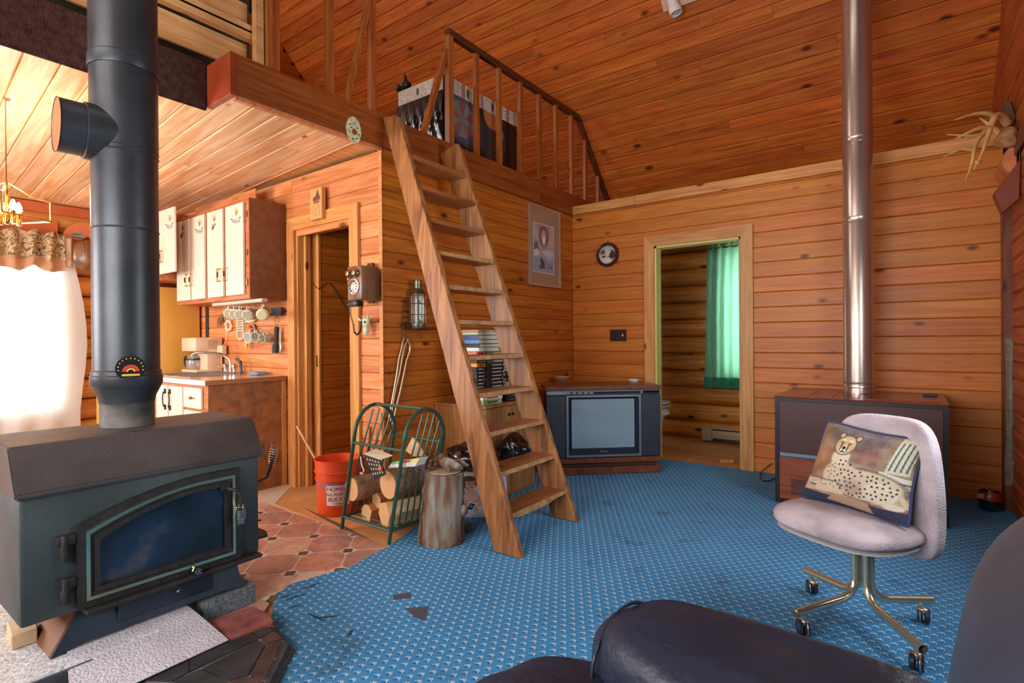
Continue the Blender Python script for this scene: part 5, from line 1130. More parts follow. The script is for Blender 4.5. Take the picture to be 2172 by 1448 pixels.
P_.ell(.5,.76,.22,.22,(120,84,70),soft=.5); P_.ell(.5,.76,.12,.13,(206,160,140),soft=.3); P_.ell(.5,.68,.08,.10,(232,226,222),soft=.5)
for x in (.45,.55): P_.ell(x,.79,.022,.01,(70,46,40))
P_.ell(.5,.75,.02,.025,(180,124,104)); P_.ell(.14,.5,.1,.13,(96,104,104),soft=.6); P_.poly([(.06,.32),(.3,.36),(.3,.44),(.18,.52),(.06,.44)], (214,210,206)); P_.poly([(.06,.44),(.18,.52),(.3,.44),(.26,.43),(.18,.48)], (110,110,116))
P_.ell(.7,.42,.26,.06,(196,196,204),soft=.4)
for k in range(6): P_.ell(.36+.03*k,.26-.02*k,.03,.06,(70,58,58),soft=.5)
P_.poly([(.3,.08),(.6,.1),(.5,.18),(.3,.16)], (90,70,66)); 
for k in range(5): P_.ell(.7+.05*k,.12+.03*(k%2),.02,.04,(120,100,96),soft=.5)
P_.rect(0,0,1,.012,(230,226,220)); P_.rect(0,.988,1,1,(230,226,220)); P_.rect(0,0,.02,1,(230,226,220)); P_.rect(.98,0,1,1,(230,226,220))
ym0, ym1 = yA+.13, yB-.13; ym0, ym1 = at(1128,520,0,xw+.02).y+.02, at(1176,520,0,xw+.02).y-.01
grid_panel('print', P_.a, lambda u, v: (xw+.0212, ym0+(ym1-ym0)*u, 1.83+(2.31-1.83)*v), print_m, pic)
# ================================================================ ON THE DOOR WALL
yd = YD-.002
ck = thing('wall_clock', 'round brown framed clock with a winter scene', 'clock', (at(1290,540,1,yd).x, yd, at(1290,540,1,yd).z))
kc = at(1289,540,1,yd); 
bm = NB(); lathe(bm, [(.128,0),(.128,.012),(.118,.03),(.100,.026),(.092,.014)], kc, (0,-1,0), 40, capb=False); put('frame', bm, plain('mahogany_gloss', rgb(66,24,18), .15, coat=.5), ck)
P_ = Paint(70, 70, (188,186,176)); P_.ell(.25,.66,.15,.12,(120,74,60),soft=.6); P_.ell(.76,.46,.22,.27,(84,44,40),soft=.5); P_.ell(.3,.4,.09,.06,(96,50,44),soft=.5); P_.poly([(.46,.15),(.56,.15),(.62,.5),(.8,.82),(.55,.62),(.3,.85),(.48,.5)], (206,204,196)); 
for k in range(26): a = k*1.1; P_.ell(.5+.4*math.cos(a)*((k%5)/5*.4+.6), .66+.3*math.sin(a)*.9, .03,.018,(70,60,52),soft=.4)
P_.ell(.48,.2,.3,.14,(214,214,210),soft=.5); P_.grain(12, 9)
grid_panel('clock_face', P_.a, lambda u, v: (lambda a, b: (kc.x+a*.1, yd-.0135, kc.z+b*.1))(*(lambda x, y: (x*math.sqrt(1-y*y/2), y*math.sqrt(1-x*x/2)))(2*u-1, 2*v-1)), print_m, ck)
bm = NB(); tube(bm, [kc+V((-.01,-.01,.128)), kc+V((0,-.01,.15)), kc+V((.01,-.01,.128))], .003, 5); put('hanger', bm, brass, ck)
sw = thing('light_switch', 'dark double light switch plate beside the bathroom door', 'switch', at(1311,711,1,yd))
a, c = at(1294,699,1,yd), at(1329,723,1,yd); bm = NB(); boxe(bm, (a.x,yd-.006,c.z), (c.x,yd,a.z), bev=.002); put('plate', bm, plain('switch_brown', rgb(46,30,24), .35), sw)
bm = NB(); boxe(bm, (c.x-.045,yd-.016,(a.z+c.z)/2-.012), (c.x-.03,yd-.006,(a.z+c.z)/2+.012), bev=.002); put('toggle', bm, ivory, sw)
bm = NB(); boxe(bm, (a.x+.035,yd-.014,(a.z+c.z)/2-.012), (a.x+.05,yd-.006,(a.z+c.z)/2+.012), bev=.002); put('toggle', bm, black_m, sw)
# bathroom things
gcl = cloth_trans('green_curtain_cloth', rgb(136,200,168), .4)
cur = thing('green_curtain', 'sheer green curtain hanging over the bathroom window', 'curtain', (-1.6,6.3,1.4))
bm = NB(); rows = []; X0, X1 = at(1500,520,1,6.30).x, -1.05; zt_, zb_ = 2.24, .62
for j in range(21):
    s = j/20; row = []
    for i in range(81):
        t = i/80; xx_ = X0-.04*s+(X1-X0+.04*s)*t; row.append(bm.verts.new((xx_, 6.30+.022*math.sin(t*2*PI*9+.5*math.sin(s*4))*(.5+.5*s), zt_+(zb_-zt_)*s+ (.012*math.sin(t*90) if j == 0 else 0))))
    rows.append(row)
for A, B in zip(rows, rows[1:]):
    for i in range(80): bm.faces.new((A[i],A[i+1],B[i+1],B[i]))
put('panel', bm, gcl, cur)
bm = NB(); rows = []
for j in range(3):
    rows.append([bm.verts.new((X0-.04+(X1-X0+.04)*i/80, 6.295+.022*math.sin(i/80*2*PI*9+.5*math.sin(4)), zb_-.01+.06*j)) for i in range(81)])
for A, B in zip(rows, rows[1:]):
    for i in range(80): bm.faces.new((A[i],A[i+1],B[i+1],B[i]))
put('hem', bm, cloth_trans('green_hem', rgb(70,150,126), .3), cur)
bm = NB(); tube(bm, [(X0-.03,6.30,2.20),(X1,6.30,2.20)], .008, 8); put('rod', bm, brass, cur)
bh = thing('baseboard_heater', 'beige electric baseboard heater on the bathroom log wall', 'heater', (-1.6,6.25,0))
bg = plain('heater_beige', rgb(176,156,120), .4, .1)
hx0 = at(1492,890,1,6.28).x
bm = NB(); prism(bm, [(hx0,6.29,.02),(hx0,6.235,.02),(hx0,6.225,.10),(hx0,6.25,.165),(hx0,6.29,.165)], (1.0,0,0)); put('cover', bm, bg, bh, smooth=False)
bm = NB(); boxe(bm, (hx0,6.215,.015), (hx0+.11,6.235,.17), bev=.004); lathe(bm, [(.018,0),(.018,.014)], (hx0+.05,6.215,.09), (0,-1,0), 14); put('control_end', bm, bg, bh)
bm = NB(); boxe(bm, (hx0+.12,6.222,.135), (hx0+1,6.236,.150)); boxe(bm, (hx0+.12,6.226,.022), (hx0+1,6.234,.045)); put('grille', bm, black_m, bh, smooth=False)
to = thing('toilet', 'white toilet just visible through the bathroom door', 'toilet', (-2.05,5.75,0)); 
por = plain('porcelain', rgb(232,220,206), .15, coat=.4); tcx, tcy = at(1420,880,1,5.75).x-.24, 5.75
bm = NB(); sup(bm, (tcx,tcy,.33), (.46,.36,.22), 2.6, n=8, fn=lambda p: V((p.x*(1 if p.z > 0 else .75), p.y*(1 if p.z > 0 else .75), p.z))); put('bowl', bm, por, to)
bm = NB(); lathe(bm, [(.12,.003),(.11,.05),(.09,.25)], (tcx,tcy,0), (0,0,1), 18); put('pedestal', bm, por, to)
bm = NB(); sup(bm, (tcx,tcy,.435), (.48,.38,.035), 3, n=8); put('seat', bm, por, to); bm = NB(); sup(bm, (tcx,tcy,.47), (.47,.37,.03), 3, n=8); put('lid', bm, por, to)
bm = NB(); boxe(bm, (tcx-.44,tcy-.22,.36), (tcx-.25,tcy+.22,.78), bev=.02, seg=2); put('tank', bm, por, to)
tw_ = at(1556,968,2,.02); bm = NB(); box(bm, (tw_.x,5.25,.02), (.12,.05,.035), R=rz(.6), bev=.004); tag(put('door_wedge', bm, W_trimx, loc=(tw_.x,5.25,0)), 'small wooden wedge on the bathroom floor by the door trim', 'wedge')
# ================================================================ TV
TR, TD = V((-1.758,4.543,0)), V((-.74,-.672,0)).normalized(); TN = V((.672,-.74,0)).normalized()
TM = Matrix((TD*-1, -TN, V((0,0,1)))).transposed()   # columns: right, back, up
def tvp(t, d, z): return TR + TD*t - TN*d + V((0,0,z))
def tbox(bm, t0, t1, d0, d1, z0, z1, bev=.003): 
    c = tvp((t0+t1)/2, (d0+d1)/2, (z0+z1)/2); box(bm, c, (abs(t1-t0), abs(d1-d0), z1-z0), R=TM, bev=bev)
TW = 1.01
tv = thing('console_television', 'large wooden console television with a grey-blue screen across the corner', 'television', tvp(TW/2,.2,.01))
W_tv = wood('television_walnut', rgb(128,74,48), rgb(92,48,32), axis=0, var=.02, kd=0, rough=.3)
tvd = plain('television_panel', rgb(44,48,58), .4, bump=.1, bscale=400); tvs = plain('television_silver', rgb(150,150,156), .3, .7)
bm = NB(); prism(bm, [tvp(.0,.03,.150), tvp(TW,.03,.150), tvp(TW-.02,.25,.150), tvp(TW-.25,.48,.150), tvp(.25,.48,.150), tvp(.02,.25,.150)], (0,0,.585)); put('cabinet', bm, plain('television_side', rgb(58,28,20), .4), tv, smooth=False)
bm = NB(); prism(bm, [tvp(-.01,-.005,.737), tvp(TW+.01,-.005,.737), tvp(TW+.0,.30,.737), tvp(TW-.25,.50,.737), tvp(.25,.50,.737), tvp(.0,.30,.737)], (0,0,.033)); bmesh.ops.bevel(bm, geom=bm.edges[:], offset=.004, segments=2, affect='EDGES'); put('top', bm, W_tv, tv)
bm = NB(); tbox(bm, .0, .172, .0, .03, .155, .692); put('speaker_panel', bm, tvd, tv); bm = NB(); tbox(bm, .842, TW, .0, .03, .155, .692); put('speaker_panel', bm, tvd, tv)
bm = NB(); tbox(bm, .0, TW, -.004, .03, .697, .734); strip = put('control_strip', bm, tvs, tv)
bm = NB(); tbox(bm, .18, .83, -.007, .0, .702, .726, .001); put('control_window', bm, plain('dark_glass', rgb(40,52,66), .1, coat=.6), strip); bm = NB(); tbox(bm, .012, .162, -.007, 0, .702, .728, .001); put('control_window', bm, plain('dark_glass2', rgb(24,26,30), .15), strip); bm = NB(); tbox(bm, .85, 1.0, -.007, 0, .702, .728, .001); put('control_window', bm, plain('light_glass', rgb(130,150,170), .15), strip)
for k in range(5): bm = NB(); tbox(bm, .60+.05*k, .635+.05*k, -.0085, -.005, .706, .722, .001); put('button', bm, tvs, strip)
def trect(o, i, d0, d1):  # picture-frame ring (t0,t1,z0,z1)
    bm = NB(); P = [(o[0],o[2]),(o[1],o[2]),(o[1],o[3]),(o[0],o[3])]; Q = [(i[0],i[2]),(i[1],i[2]),(i[1],i[3]),(i[0],i[3])]
    A = [bm.verts.new(tvp(t,d0,z)) for t, z in P]; B = [bm.verts.new(tvp(t,d1,z)) for t, z in Q]; C = [bm.verts.new(tvp(t,.03,z)) for t, z in P]; D = [bm.verts.new(tvp(t,.06,z)) for t, z in Q]
    for k in range(4):
        j = (k+1)%4; bm.faces.new((A[k],A[j],B[j],B[k])); bm.faces.new((C[k],C[j],A[j],A[k])); bm.faces.new((B[k],B[j],D[j],D[k]))
    return bm
put('bezel', trect((.176,.838,.160,.692),(.196,.818,.178,.676), -.006,-.006), tvs, tv, smooth=False)
put('screen_surround', trect((.196,.818,.178,.676),(.232,.785,.235,.655), -.004,.02), plain('surround_black', rgb(24,30,48), .6, spec=.2), tv, smooth=False)
bm = NB(); N1 = 14; rows = []
for j in range(N1+1):
    rows.append([bm.verts.new(tvp(.225+(.79-.225)*i/N1, .019-.010*(1-((i/N1-.5)*2)**2)*(1-((j/N1-.5)*2)**2), .230+(.66-.230)*j/N1)) for i in range(N1+1)])
for A, B in zip(rows, rows[1:]):
    for i in range(N1): bm.faces.new((A[i],A[i+1],B[i+1],B[i]))
put('screen', bm, plain('picture_tube', rgb(140,160,172), .06, spec=.8, coat=.5), tv)
text('Panasonic', .018, plain('logo_grey', rgb(160,170,186), .4), tv, 'maker_lettering', (lambda p: Matrix(((-TD.x,0,TN.x,p.x),(-TD.y,0,TN.y,p.y),(0,1,0,p.z),(0,0,0,1))))(tvp(.507,-.0052,.206)), extrude=.0004)
bm = NB(); tbox(bm, -.005, TW+.005, -.01, .3, .105, .150, .006); put('base_moulding', bm, W_tv, tv)
bm = NB(); tbox(bm, .03, TW-.03, .03, .3, .070, .105); put('recess', bm, plain('recess', rgb(70,36,24), .6), tv)
bm = NB(); tbox(bm, -.008, TW+.008, -.012, .32, .0095, .070, .006); put('plinth', bm, W_tv, tv)
jade = plain('jade_dish', rgb(206,206,180), .3)
dp = at(1193,806,2,.775); bm = NB(); x, y = dp.x, dp.y
def dish4(bm, c, r0, r1, h, th=.006, n=4, rot=.2):
    rings = []
    for r_, z in ((r0,0),(r1,h),(r1-th,h),(r0-th,.008)): rings.append([bm.verts.new(V(c)+V((math.cos(rot+2*PI*k/n)*r_, math.sin(rot+2*PI*k/n)*r_*.8, z))) for k in range(n)])
    for A, B in zip(rings, rings[1:]):
        for k in range(n): bm.faces.new((A[k],A[(k+1)%n],B[(k+1)%n],B[k]))
    bm.faces.new(rings[0][::-1]); bm.faces.new(rings[-1])
dish4(bm, dp, .035, .095, .035, rot=.9); tag(put('candy_dish', bm, jade, loc=dp, smooth=False), 'flared square pale green dish on the left of the television top', 'dish')
dq = at(1344,809,2,.772); bm = NB(); dish4(bm, dq, .04, .058, .022, n=20); tag(put('small_dish', bm, white_m, loc=dq), 'small oval white dish on the right of the television top', 'dish')
# ================================================================ SIDE CABINET WITH BOOKS AND TAPES
cw0, cw1, cyn, cyf, cz = XA+.02, -2.42, 2.94, 3.56, .705
sc = thing('veneer_cabinet', 'low wood-grain cabinet behind the ladder, stacked with books and video tapes', 'cabinet', ((cw0+cw1)/2,3.25,.009))
bm = NB(); boxe(bm, (cw0,cyn,.0095), (cw1-.018,cyf,cz-.02), bev=.002); put('carcass', bm, W_cab, sc); bm = NB(); boxe(bm, (cw0,cyn-.004,cz-.019), (cw1+.004,cyf+.004,cz), bev=.003); put('top', bm, W_cab, sc)
for a, c in ((cyn+.002,3.232),(3.236,cyf-.002)): bm = NB(); boxe(bm, (cw1-.017,a,.03), (cw1,c,cz-.024), bev=.002); d_ = put('door', bm, W_cab, sc); bm = NB(); lathe(bm, [(.008,0),(.012,.012),(.008,.018)], (cw1, 3.21 if a < 3 else 3.258, .62), (1,0,0), 10); put('knob', bm, black_m, d_)
rng = random.Random(5)
def bookmat(c): return plain('cover', c, .4)
paper_m = plain('page_edges', rgb(222,214,190), .8)
def book(x0, y0, z, dx, dy, h, c, lab, rot=0, group='books and tapes on the cabinet', spine=None, soft=False):
    """lies flat: dx into the wall, dy along it"""
    t_ = thing('book', lab, 'book', (x0, y0, z), group); R = rz(rot)
    bm = NB(); 
    for q in ((0,dy/2,.0015,dx,dy,.003), (0,dy/2,h-.0015,dx,dy,.003)): box(bm, V((x0,y0,z))+R@V((q[0]-dx/2,q[1],q[2])), q[3:], R=R)
    box(bm, V((x0,y0,z))+R@V((-dx/2,.0015,h/2)), (dx,.003,h), R=R); put('cover', bm, bookmat(c), t_, smooth=False)
    bm = NB(); box(bm, V((x0,y0,z))+R@V((-dx/2-.0,dy/2,h/2)), (dx-.008,dy-.008,h-.007), R=R); put('pages', bm, paper_m, t_, smooth=False); return t_
def tape(x0, y0, z, dx, dy, h, c, lab, rot=0, band=None, group='video tapes stacked behind the ladder'):
    t_ = thing('video_tape', lab, 'video tape', (x0,y0,z), group); R = rz(rot); bm = NB(); box(bm, V((x0,y0,z))+R@V((-dx/2,dy/2,h/2)), (dx,dy,h), R=R, bev=.0012); s_ = put('sleeve', bm, plain('sleeve', c, .4), t_)
    bm = NB(); b_ = band or rgb(170,166,156); box(bm, V((x0,y0,z))+R@V((.0004,dy*.5,h/2)), (.0012,dy*.55,h*.34), R=R); put('title_band', bm, plain('title', b_, .5), s_, smooth=False)
    bm = NB(); box(bm, V((x0,y0,z))+R@V((.0004,dy*.93,h/2)), (.0012,dy*.07,h*.7), R=R); put('spine_label', bm, plain('label', rgb(rng.randint(120,230),rng.randint(110,200),rng.randint(90,190)), .5), s_, smooth=False); return t_
blk_c = [rgb(24,22,24), rgb(36,28,26), rgb(20,26,34), rgb(50,34,28), rgb(30,30,30)]
z = cz+.001
# lower pale games
tape(-2.46, 2.96, z, .13, .235, .034, rgb(150,186,120), 'pale green box lying at the bottom front of the cabinet top', .04, rgb(60,80,60), None)
tape(-2.465, 2.965, z+.035, .125, .225, .028, rgb(226,226,206), 'cream box on the pale green box at the front of the cabinet top', -.03, rgb(180,80,70), None)
tape(-2.47, 3.255, z, .12, .19, .027, rgb(24,24,28), 'black video tape lying low at the right of the cabinet top', .05, rgb(80,80,90), None)
tape(-2.47, 3.26, z+.0275, .12, .19, .025, rgb(30,26,30), 'dark video tape second from the bottom at the right of the cabinet top', -.04, rgb(90,80,80), None)
# left stack and middle stack
def stack(y, dy, z0, n, x, nm_, cols, bands=None):
    zz = z0
    for k in range(n):
        h = .0262; tape(x+rng.uniform(-.006,.004), y+rng.uniform(-.004,.004), zz, .115, dy, h-.0006, cols[k % len(cols)], 'dark video tape, %s the bottom of the %s' % (('lowest at','second from','third from','fourth from','fifth from','sixth from','seventh from','eighth from','ninth from')[k], nm_), rng.uniform(-.05,.05)); zz += h
    return zz
g1, g2 = 'narrow left stack of tapes', 'tall middle stack of tapes'
zl = stack(2.945, .085, z+.064, 8, -2.50, g1, blk_c); zm = stack(3.04, .20, z+.064, 9, -2.47, g2, blk_c)
# more stacks behind
zz = z; 
for k, (c, lab) in enumerate([(rgb(30,30,34),'black'),(rgb(200,220,206),'pale'),(rgb(36,36,38),'charcoal'),(rgb(190,210,196),'mint'),(rgb(28,28,34),'black topmost'),(rgb(40,44,50),'slate')]): pass
bx = [('orange and black video tape box under the stack of books at the left', rgb(206,92,48), 2.95, .115), ('dark green video tape under the books, right of the orange one', rgb(70,90,80), 3.07, .10)]
z1 = zl+.002
tape(-2.50, 2.945, z1, .115, .10, .026, rgb(226,150,60), 'yellow video tape at the top of the narrow left stack', .02, rgb(90,50,30), None)
z1 += .0265
tape(-2.50, 2.945, z1, .115, .10, .026, rgb(60,34,34), 'dark red video tape just above the yellow one', -.02, rgb(190,90,60), None)
z1 += .0265
tape(-2.50, 2.945, z1, .115, .10, .030, rgb(40,44,60), 'navy video tape second below the orange one', -.02, rgb(120,130,150), None)
z1 += .0305
tape(-2.50, 2.945, z1, .115, .10, .028, rgb(214,96,52), 'orange video tape on top of the narrow left stack', .03, rgb(70,30,30), None)
z1 += .0285
z2 = zm+.001
for c, lab in ((rgb(60,84,76),'dark green video tape on top of the tall middle stack'), (rgb(80,110,120),'teal video tape second from the top of the middle stack'), (rgb(96,120,80),'olive video tape just under the books in the middle stack')):
    tape(-2.475, 3.06, z2, .115, .19, .0285, c, lab, rng.uniform(-.06,.06), None, None); z2 += .029
z3 = max(z1, z2)+.0008
for c, h, dy, lab in ((rgb(220,222,208),.028,.26,'white book at the bottom of the pile of books'), (rgb(36,36,40),.026,.235,'black book second from the bottom of the pile'), (rgb(84,140,190),.030,.245,'light blue book in the middle of the pile'),
                      (rgb(62,84,130),.032,.24,'dark blue book third from the top of the pile'), (rgb(196,206,180),.022,.25,'pale green book second from the top of the pile'), (rgb(220,140,96),.014,.20,'thin orange book on the very top of the pile')):
    book(-2.49+rng.uniform(-.01,.01), 2.955+rng.uniform(-.006,.012), z3, .17, dy, h, c, lab, rng.uniform(-.05,.05)-.0, None); z3 += h+.0008
# right back stack
zz = z
for k, (c, lab) in enumerate(((rgb(34,34,36),'black box low in the right stack'),(rgb(190,212,190),'pale mint box low in the right stack'),(rgb(150,170,150),'grey green box in the right stack'),(rgb(30,32,38),'dark slate box in the middle of the right stack'),(rgb(40,40,44),'charcoal box above the slate one in the right stack'))):
    h = .055 if k in (1,) else .04; tape(-2.62, 3.30, zz, .12, .19, h-.001, c, lab, rng.uniform(-.05,.05), rgb(120,120,120), None); zz += h
for c, h, lab in ((rgb(90,60,120),.03,'purple book in the right stack'),(rgb(120,190,90),.05,'bright green box in the right stack'),(rgb(206,220,180),.024,'pale book above the green box in the right stack'),(rgb(230,150,80),.02,'orange box topmost in the right stack')):
    tape(-2.60, 3.27, zz, .13, .20, h-.001, c, lab, rng.uniform(-.05,.05), rgb(220,220,200), None); zz += h
# ================================================================ AROUND THE LADDER FOOT
# carton with baby picture
bxL, bxR = V((-2.44,2.60,.009)), V((-2.145,2.80,.009)); bd_ = (bxR-bxL).normalized(); bn_ = V((-bd_.y, bd_.x, 0)); bh_ = .29; blen = (bxR-bxL).length
carton = thing('nappy_carton', 'white cardboard carton printed with a sitting toddler, behind the ladder foot', 'carton', bxL)
bm = NB(); prism(bm, [bxL, bxR, bxR+bn_*.28, bxL+bn_*.28], (0,0,bh_)); put('box', bm, plain('white_card', rgb(224,220,226), .6), carton, smooth=False)
P_ = Paint(150, 120, (228,222,232)); skin = (222,172,152); sk2 = (200,146,128)
# toddler print
P_.ell(.37,.335,.155,.13,sk2,soft=.15); P_.ell(.36,.50,.125,.17,skin,soft=.12)
P_.line(.27,.56,.21,.42,.030,skin); P_.line(.21,.42,.30,.30,.027,sk2); P_.line(.47,.56,.52,.45,.030,skin); P_.line(.52,.45,.55,.34,.025,sk2)
P_.line(.45,.29,.62,.29,.045,skin); P_.line(.62,.29,.77,.15,.040,skin); P_.ell(.80,.13,.05,.035,skin); P_.line(.30,.27,.44,.19,.045,sk2); P_.ell(.47,.17,.05,.04,skin)
P_.ell(.345,.79,.135,.155,(120,82,58),soft=.1); P_.ell(.37,.765,.108,.135,skin,soft=.1); P_.ell(.345,.89,.13,.065,(120,82,58),soft=.2); P_.ell(.235,.76,.035,.09,(120,82,58)); P_.ell(.475,.80,.028,.07,(120,82,58))
for x in (.345,.425): P_.ell(x,.775,.014,.016,(60,44,40))
P_.ell(.385,.735,.012,.014,sk2); P_.ell(.385,.70,.03,.014,(160,70,70)); P_.ell(.33,.53,.008,.01,(190,120,110)); P_.ell(.43,.53,.008,.01,(190,120,110))
P_.poly([(.27,.17),(.40,.14),(.47,.31),(.34,.35)], (230,230,240)); P_.poly([(.29,.18),(.39,.16),(.45,.30),(.35,.33)], (30,50,90)); P_.ell(.37,.25,.035,.04,(90,140,130)); P_.ell(.93,.75,.1,.2,(200,160,210),soft=.3)
grid_panel('print', P_.a, lambda u, v: bxL + bd_*(blen*u) - bn_*.0006 + V((0,0,.004+(bh_-.008)*v)), print_m, carton)
bag_m = plain('black_bin_bag', rgb(16,16,20), .18, spec=.8, bump=.25, bscale=14)
bagc = V(((bxL.x+bxR.x)/2, (bxL.y+bxR.y)/2, bh_+.01))+bn_*.12
bm = NB(); sup(bm, bagc+V((-.06,-.0,.085)), (.34,.30,.17), 2.4, n=14); jitter(bm, .03, 9, 1); jitter(bm, .012, 26, 2)
for v in bm.verts: v.co.z = max(v.co.z, bh_+.0105)
tag(put('bin_bag', bm, bag_m, loc=bagc), 'black plastic bag of rubbish lying on the white carton', 'bag')
bm = NB(); b2c = bagc+V((.10,.27,.10)); sup(bm, b2c, (.24,.2,.22), 2.2, n=14); jitter(bm, .03, 10, 5); jitter(bm, .012, 28, 6)
bm2 = NB(); boxe(bm2, (-2.36,2.95,.01), (-2.16,3.2,.28)); 
for v in bm.verts: v.co.z = max(v.co.z, .285)
bm2.free(); tag(put('bin_bag', bm, bag_m, loc=b2c), 'smaller puffed black plastic bag behind the ladder, against the cabinet door', 'bag')
# upright log
bark = plain('weathered_log', rgb(176,150,122), .9, noise=.55, nscale=9, bump=1., bscale=30)
bk_, tt, bb = nm('streaked_bark'); tc = tt.nodes.new('ShaderNodeTexCoord'); mp = tt.nodes.new('ShaderNodeMapping'); mp.inputs['Scale'].default_value = (14,14,2.2); tt.links.new(tc.outputs['Object'], mp.inputs[0]); n = tt.nodes.new('ShaderNodeTexNoise'); n.inputs['Scale'].default_value = 1.2; n.inputs['Detail'].default_value = 9; tt.links.new(mp.outputs[0], n.inputs[0])
rp = tt.nodes.new('ShaderNodeValToRGB'); e = rp.color_ramp.elements; e[0].position = .34; e[0].color = rgb(58,42,32); e[1].position = .68; e[1].color = rgb(150,148,146); q = e.new(.46); q.color = rgb(116,80,56); q = e.new(.56); q.color = rgb(134,120,106)
tt.links.new(n.outputs['Fac'], rp.inputs[0]); tt.links.new(rp.outputs[0], bb.inputs['Base Color']); bb.inputs['Roughness'].default_value = .85; bp = tt.nodes.new('ShaderNodeBump'); bp.inputs['Strength'].default_value = .6; bp.inputs['Distance'].default_value = .012; tt.links.new(n.outputs['Fac'], bp.inputs['Height']); tt.links.new(bp.outputs[0], bb.inputs['Normal'])
endg, tt, bb = nm('cut_end'); tc = tt.nodes.new('ShaderNodeTexCoord'); wv = tt.nodes.new('ShaderNodeTexWave'); wv.wave_type = 'RINGS'; wv.rings_direction = 'SPHERICAL'; wv.inputs['Scale'].default_value = 26; wv.inputs['Distortion'].default_value = 2.5; tt.links.new(tc.outputs['Object'], wv.inputs['Vector']); mx = tt.nodes.new('ShaderNodeMix'); mx.data_type = 'RGBA'; mx.inputs[6].default_value = rgb(206,150,98); mx.inputs[7].default_value = rgb(228,178,126); tt.links.new(wv.outputs['Fac'], mx.inputs[0]); tt.links.new(mx.outputs[2], bb.inputs['Base Color']); bb.inputs['Roughness'].default_value = .8
stc = V((-2.21,2.27,.0)); stt = V((-2.175,2.265,.42))
lg = thing('upright_log', 'weathered log standing upright beside the firewood rack', 'log', (stc.x,stc.y,.009))
bm = NB(); pts = []; rr = []
for k in range(11):
    s = k/10; pts.append(stc.lerp(stt, s)+V((.0,0,.0095*(1-s)))); rr.append(.138-.028*s+.004*math.sin(k*2))
tube(bm, pts, rr, 26, caps=True); jitter(bm, .008, 16, 3); 
for v in bm.verts: v.co.z = max(v.co.z, .0095)
put('trunk', bm, bk_, lg)
bm = NB(); sup(bm, stc.lerp(stt,.5)+V((.118,.05,-.01)), (.05,.05,.07), 2, n=4); jitter(bm, .008, 30); put('knot', bm, bk_, lg)
bm = NB(); lathe(bm, [(.098,0),(.096,.004)], stt+V((0,0,-.0)), (0,0,1), 26); put('top_face', bm, plain('grey_end', rgb(168,146,120), .9, noise=.3, nscale=30), lg)
rt_ = stt+V((.03,.02,.03)); bm = NB(); Nv = [V((-.14,.02,.015)), V((-.09,.0,.03)), V((-.02,-.01,.018)), V((.04,-.02,.02)), V((.10,-.03,-.0))]
tube(bm, [rt_+p for p in Nv], [.012,.03,.034,.026,.012], 12); tube(bm, [rt_+V((-.02,.02,.01)), rt_+V((.05,.04,.02)), rt_+V((.10,.05,.0))], [.02,.02,.006], 8); tube(bm, [rt_+V((.0,-.03,.005)), rt_+V((.04,-.06,.0))], [.018,.01], 8); jitter(bm, .012, 24, 4)
for v in bm.verts: v.co.z = max(v.co.z, stt.z+.005)
tag(put('driftwood_root', bm, bk_, loc=rt_), 'gnarled root piece lying on top of the upright log', 'wood')
# rag
rg = at(988,1112,2,.02); bm = NB(); sup(bm, (rg.x+.01,rg.y-.04,.027), (.14,.10,.05), 2.4, n=10); jitter(bm, .02, 18, 2)
for v in bm.verts: v.co.z = max(v.co.z, .0095)
tag(put('green_rag', bm, plain('green_cloth', rgb(96,122,88), .95, bump=.4, bscale=160), loc=(rg.x,rg.y,.009)), 'crumpled green rag on the carpet in front of the carton', 'rag')
# ---- log rack
RK = thing('firewood_rack', 'dark green tubular steel firewood rack with two arched ends', 'rack', (-2.6,2.18,.0))
grn = plain('dark_green_enamel', rgb(44,78,66), .35, .2)
def fl_(x, y, z): return V((x + .14*min(z,.62)/.62, y, z))
z0_ = .012
def archpts(xb, y0, y1, zt=.78, zs=.60):
    P = [fl_(xb,y0,z0_), fl_(xb,y0,.3), fl_(xb,y0,zs)]; yc, r = (y0+y1)/2, (y1-y0)/2
    for k in range(1, 12): a = PI-PI*k/12; P.append(fl_(xb, yc+r*math.cos(a), zs+(zt-zs)*math.sin(a)))
    P += [fl_(xb,y1,zs), fl_(xb,y1,.3), fl_(xb,y1,z0_)]; return P
ya, yb3 = 2.045, 2.36
for xb in (-2.85, -2.41):
    bm = NB(); tube(bm, archpts(xb, ya, yb3), .0115, 10); o = put('arch', bm, grn, RK)
    for y in (ya, yb3): pass
    for k in range(5):
        yy0 = ya+.055+.05*k; ztop = .60+.18*math.sin(math.acos(max(-1, min(1, ((ya+.10+.042*k*1.35)-(ya+yb3)/2)/((yb3-ya)/2)))))
        bm = NB(); tube(bm, [fl_(xb,yy0,.09), fl_(xb,yy0,.42), fl_(xb,yy0+.03,.58), fl_(xb,min(yy0+.085,yb3-.012),min(ztop,.72 if k > 2 else .75))], .0058, 6); put('bar', bm, grn, o)
    bm = NB(); tube(bm, [fl_(xb,ya,.09), fl_(xb,yb3,.09)], .009, 8); put('cross_bar', bm, grn, o)
for y, z in ((ya,.09),(yb3,.09),(ya,.56),(yb3,.56),((ya+yb3)/2,.78)):
    bm = NB(); tube(bm, [fl_(-2.85,y,z), fl_(-2.41,y,z)], .009, 8); put('rail', bm, grn, RK)
for k in range(6): bm = NB(); y = ya+.03+.05*k; tube(bm, [fl_(-2.85,y,.085), fl_(-2.41,y,.085)], .005, 6); put('floor_bar', bm, grn, RK)
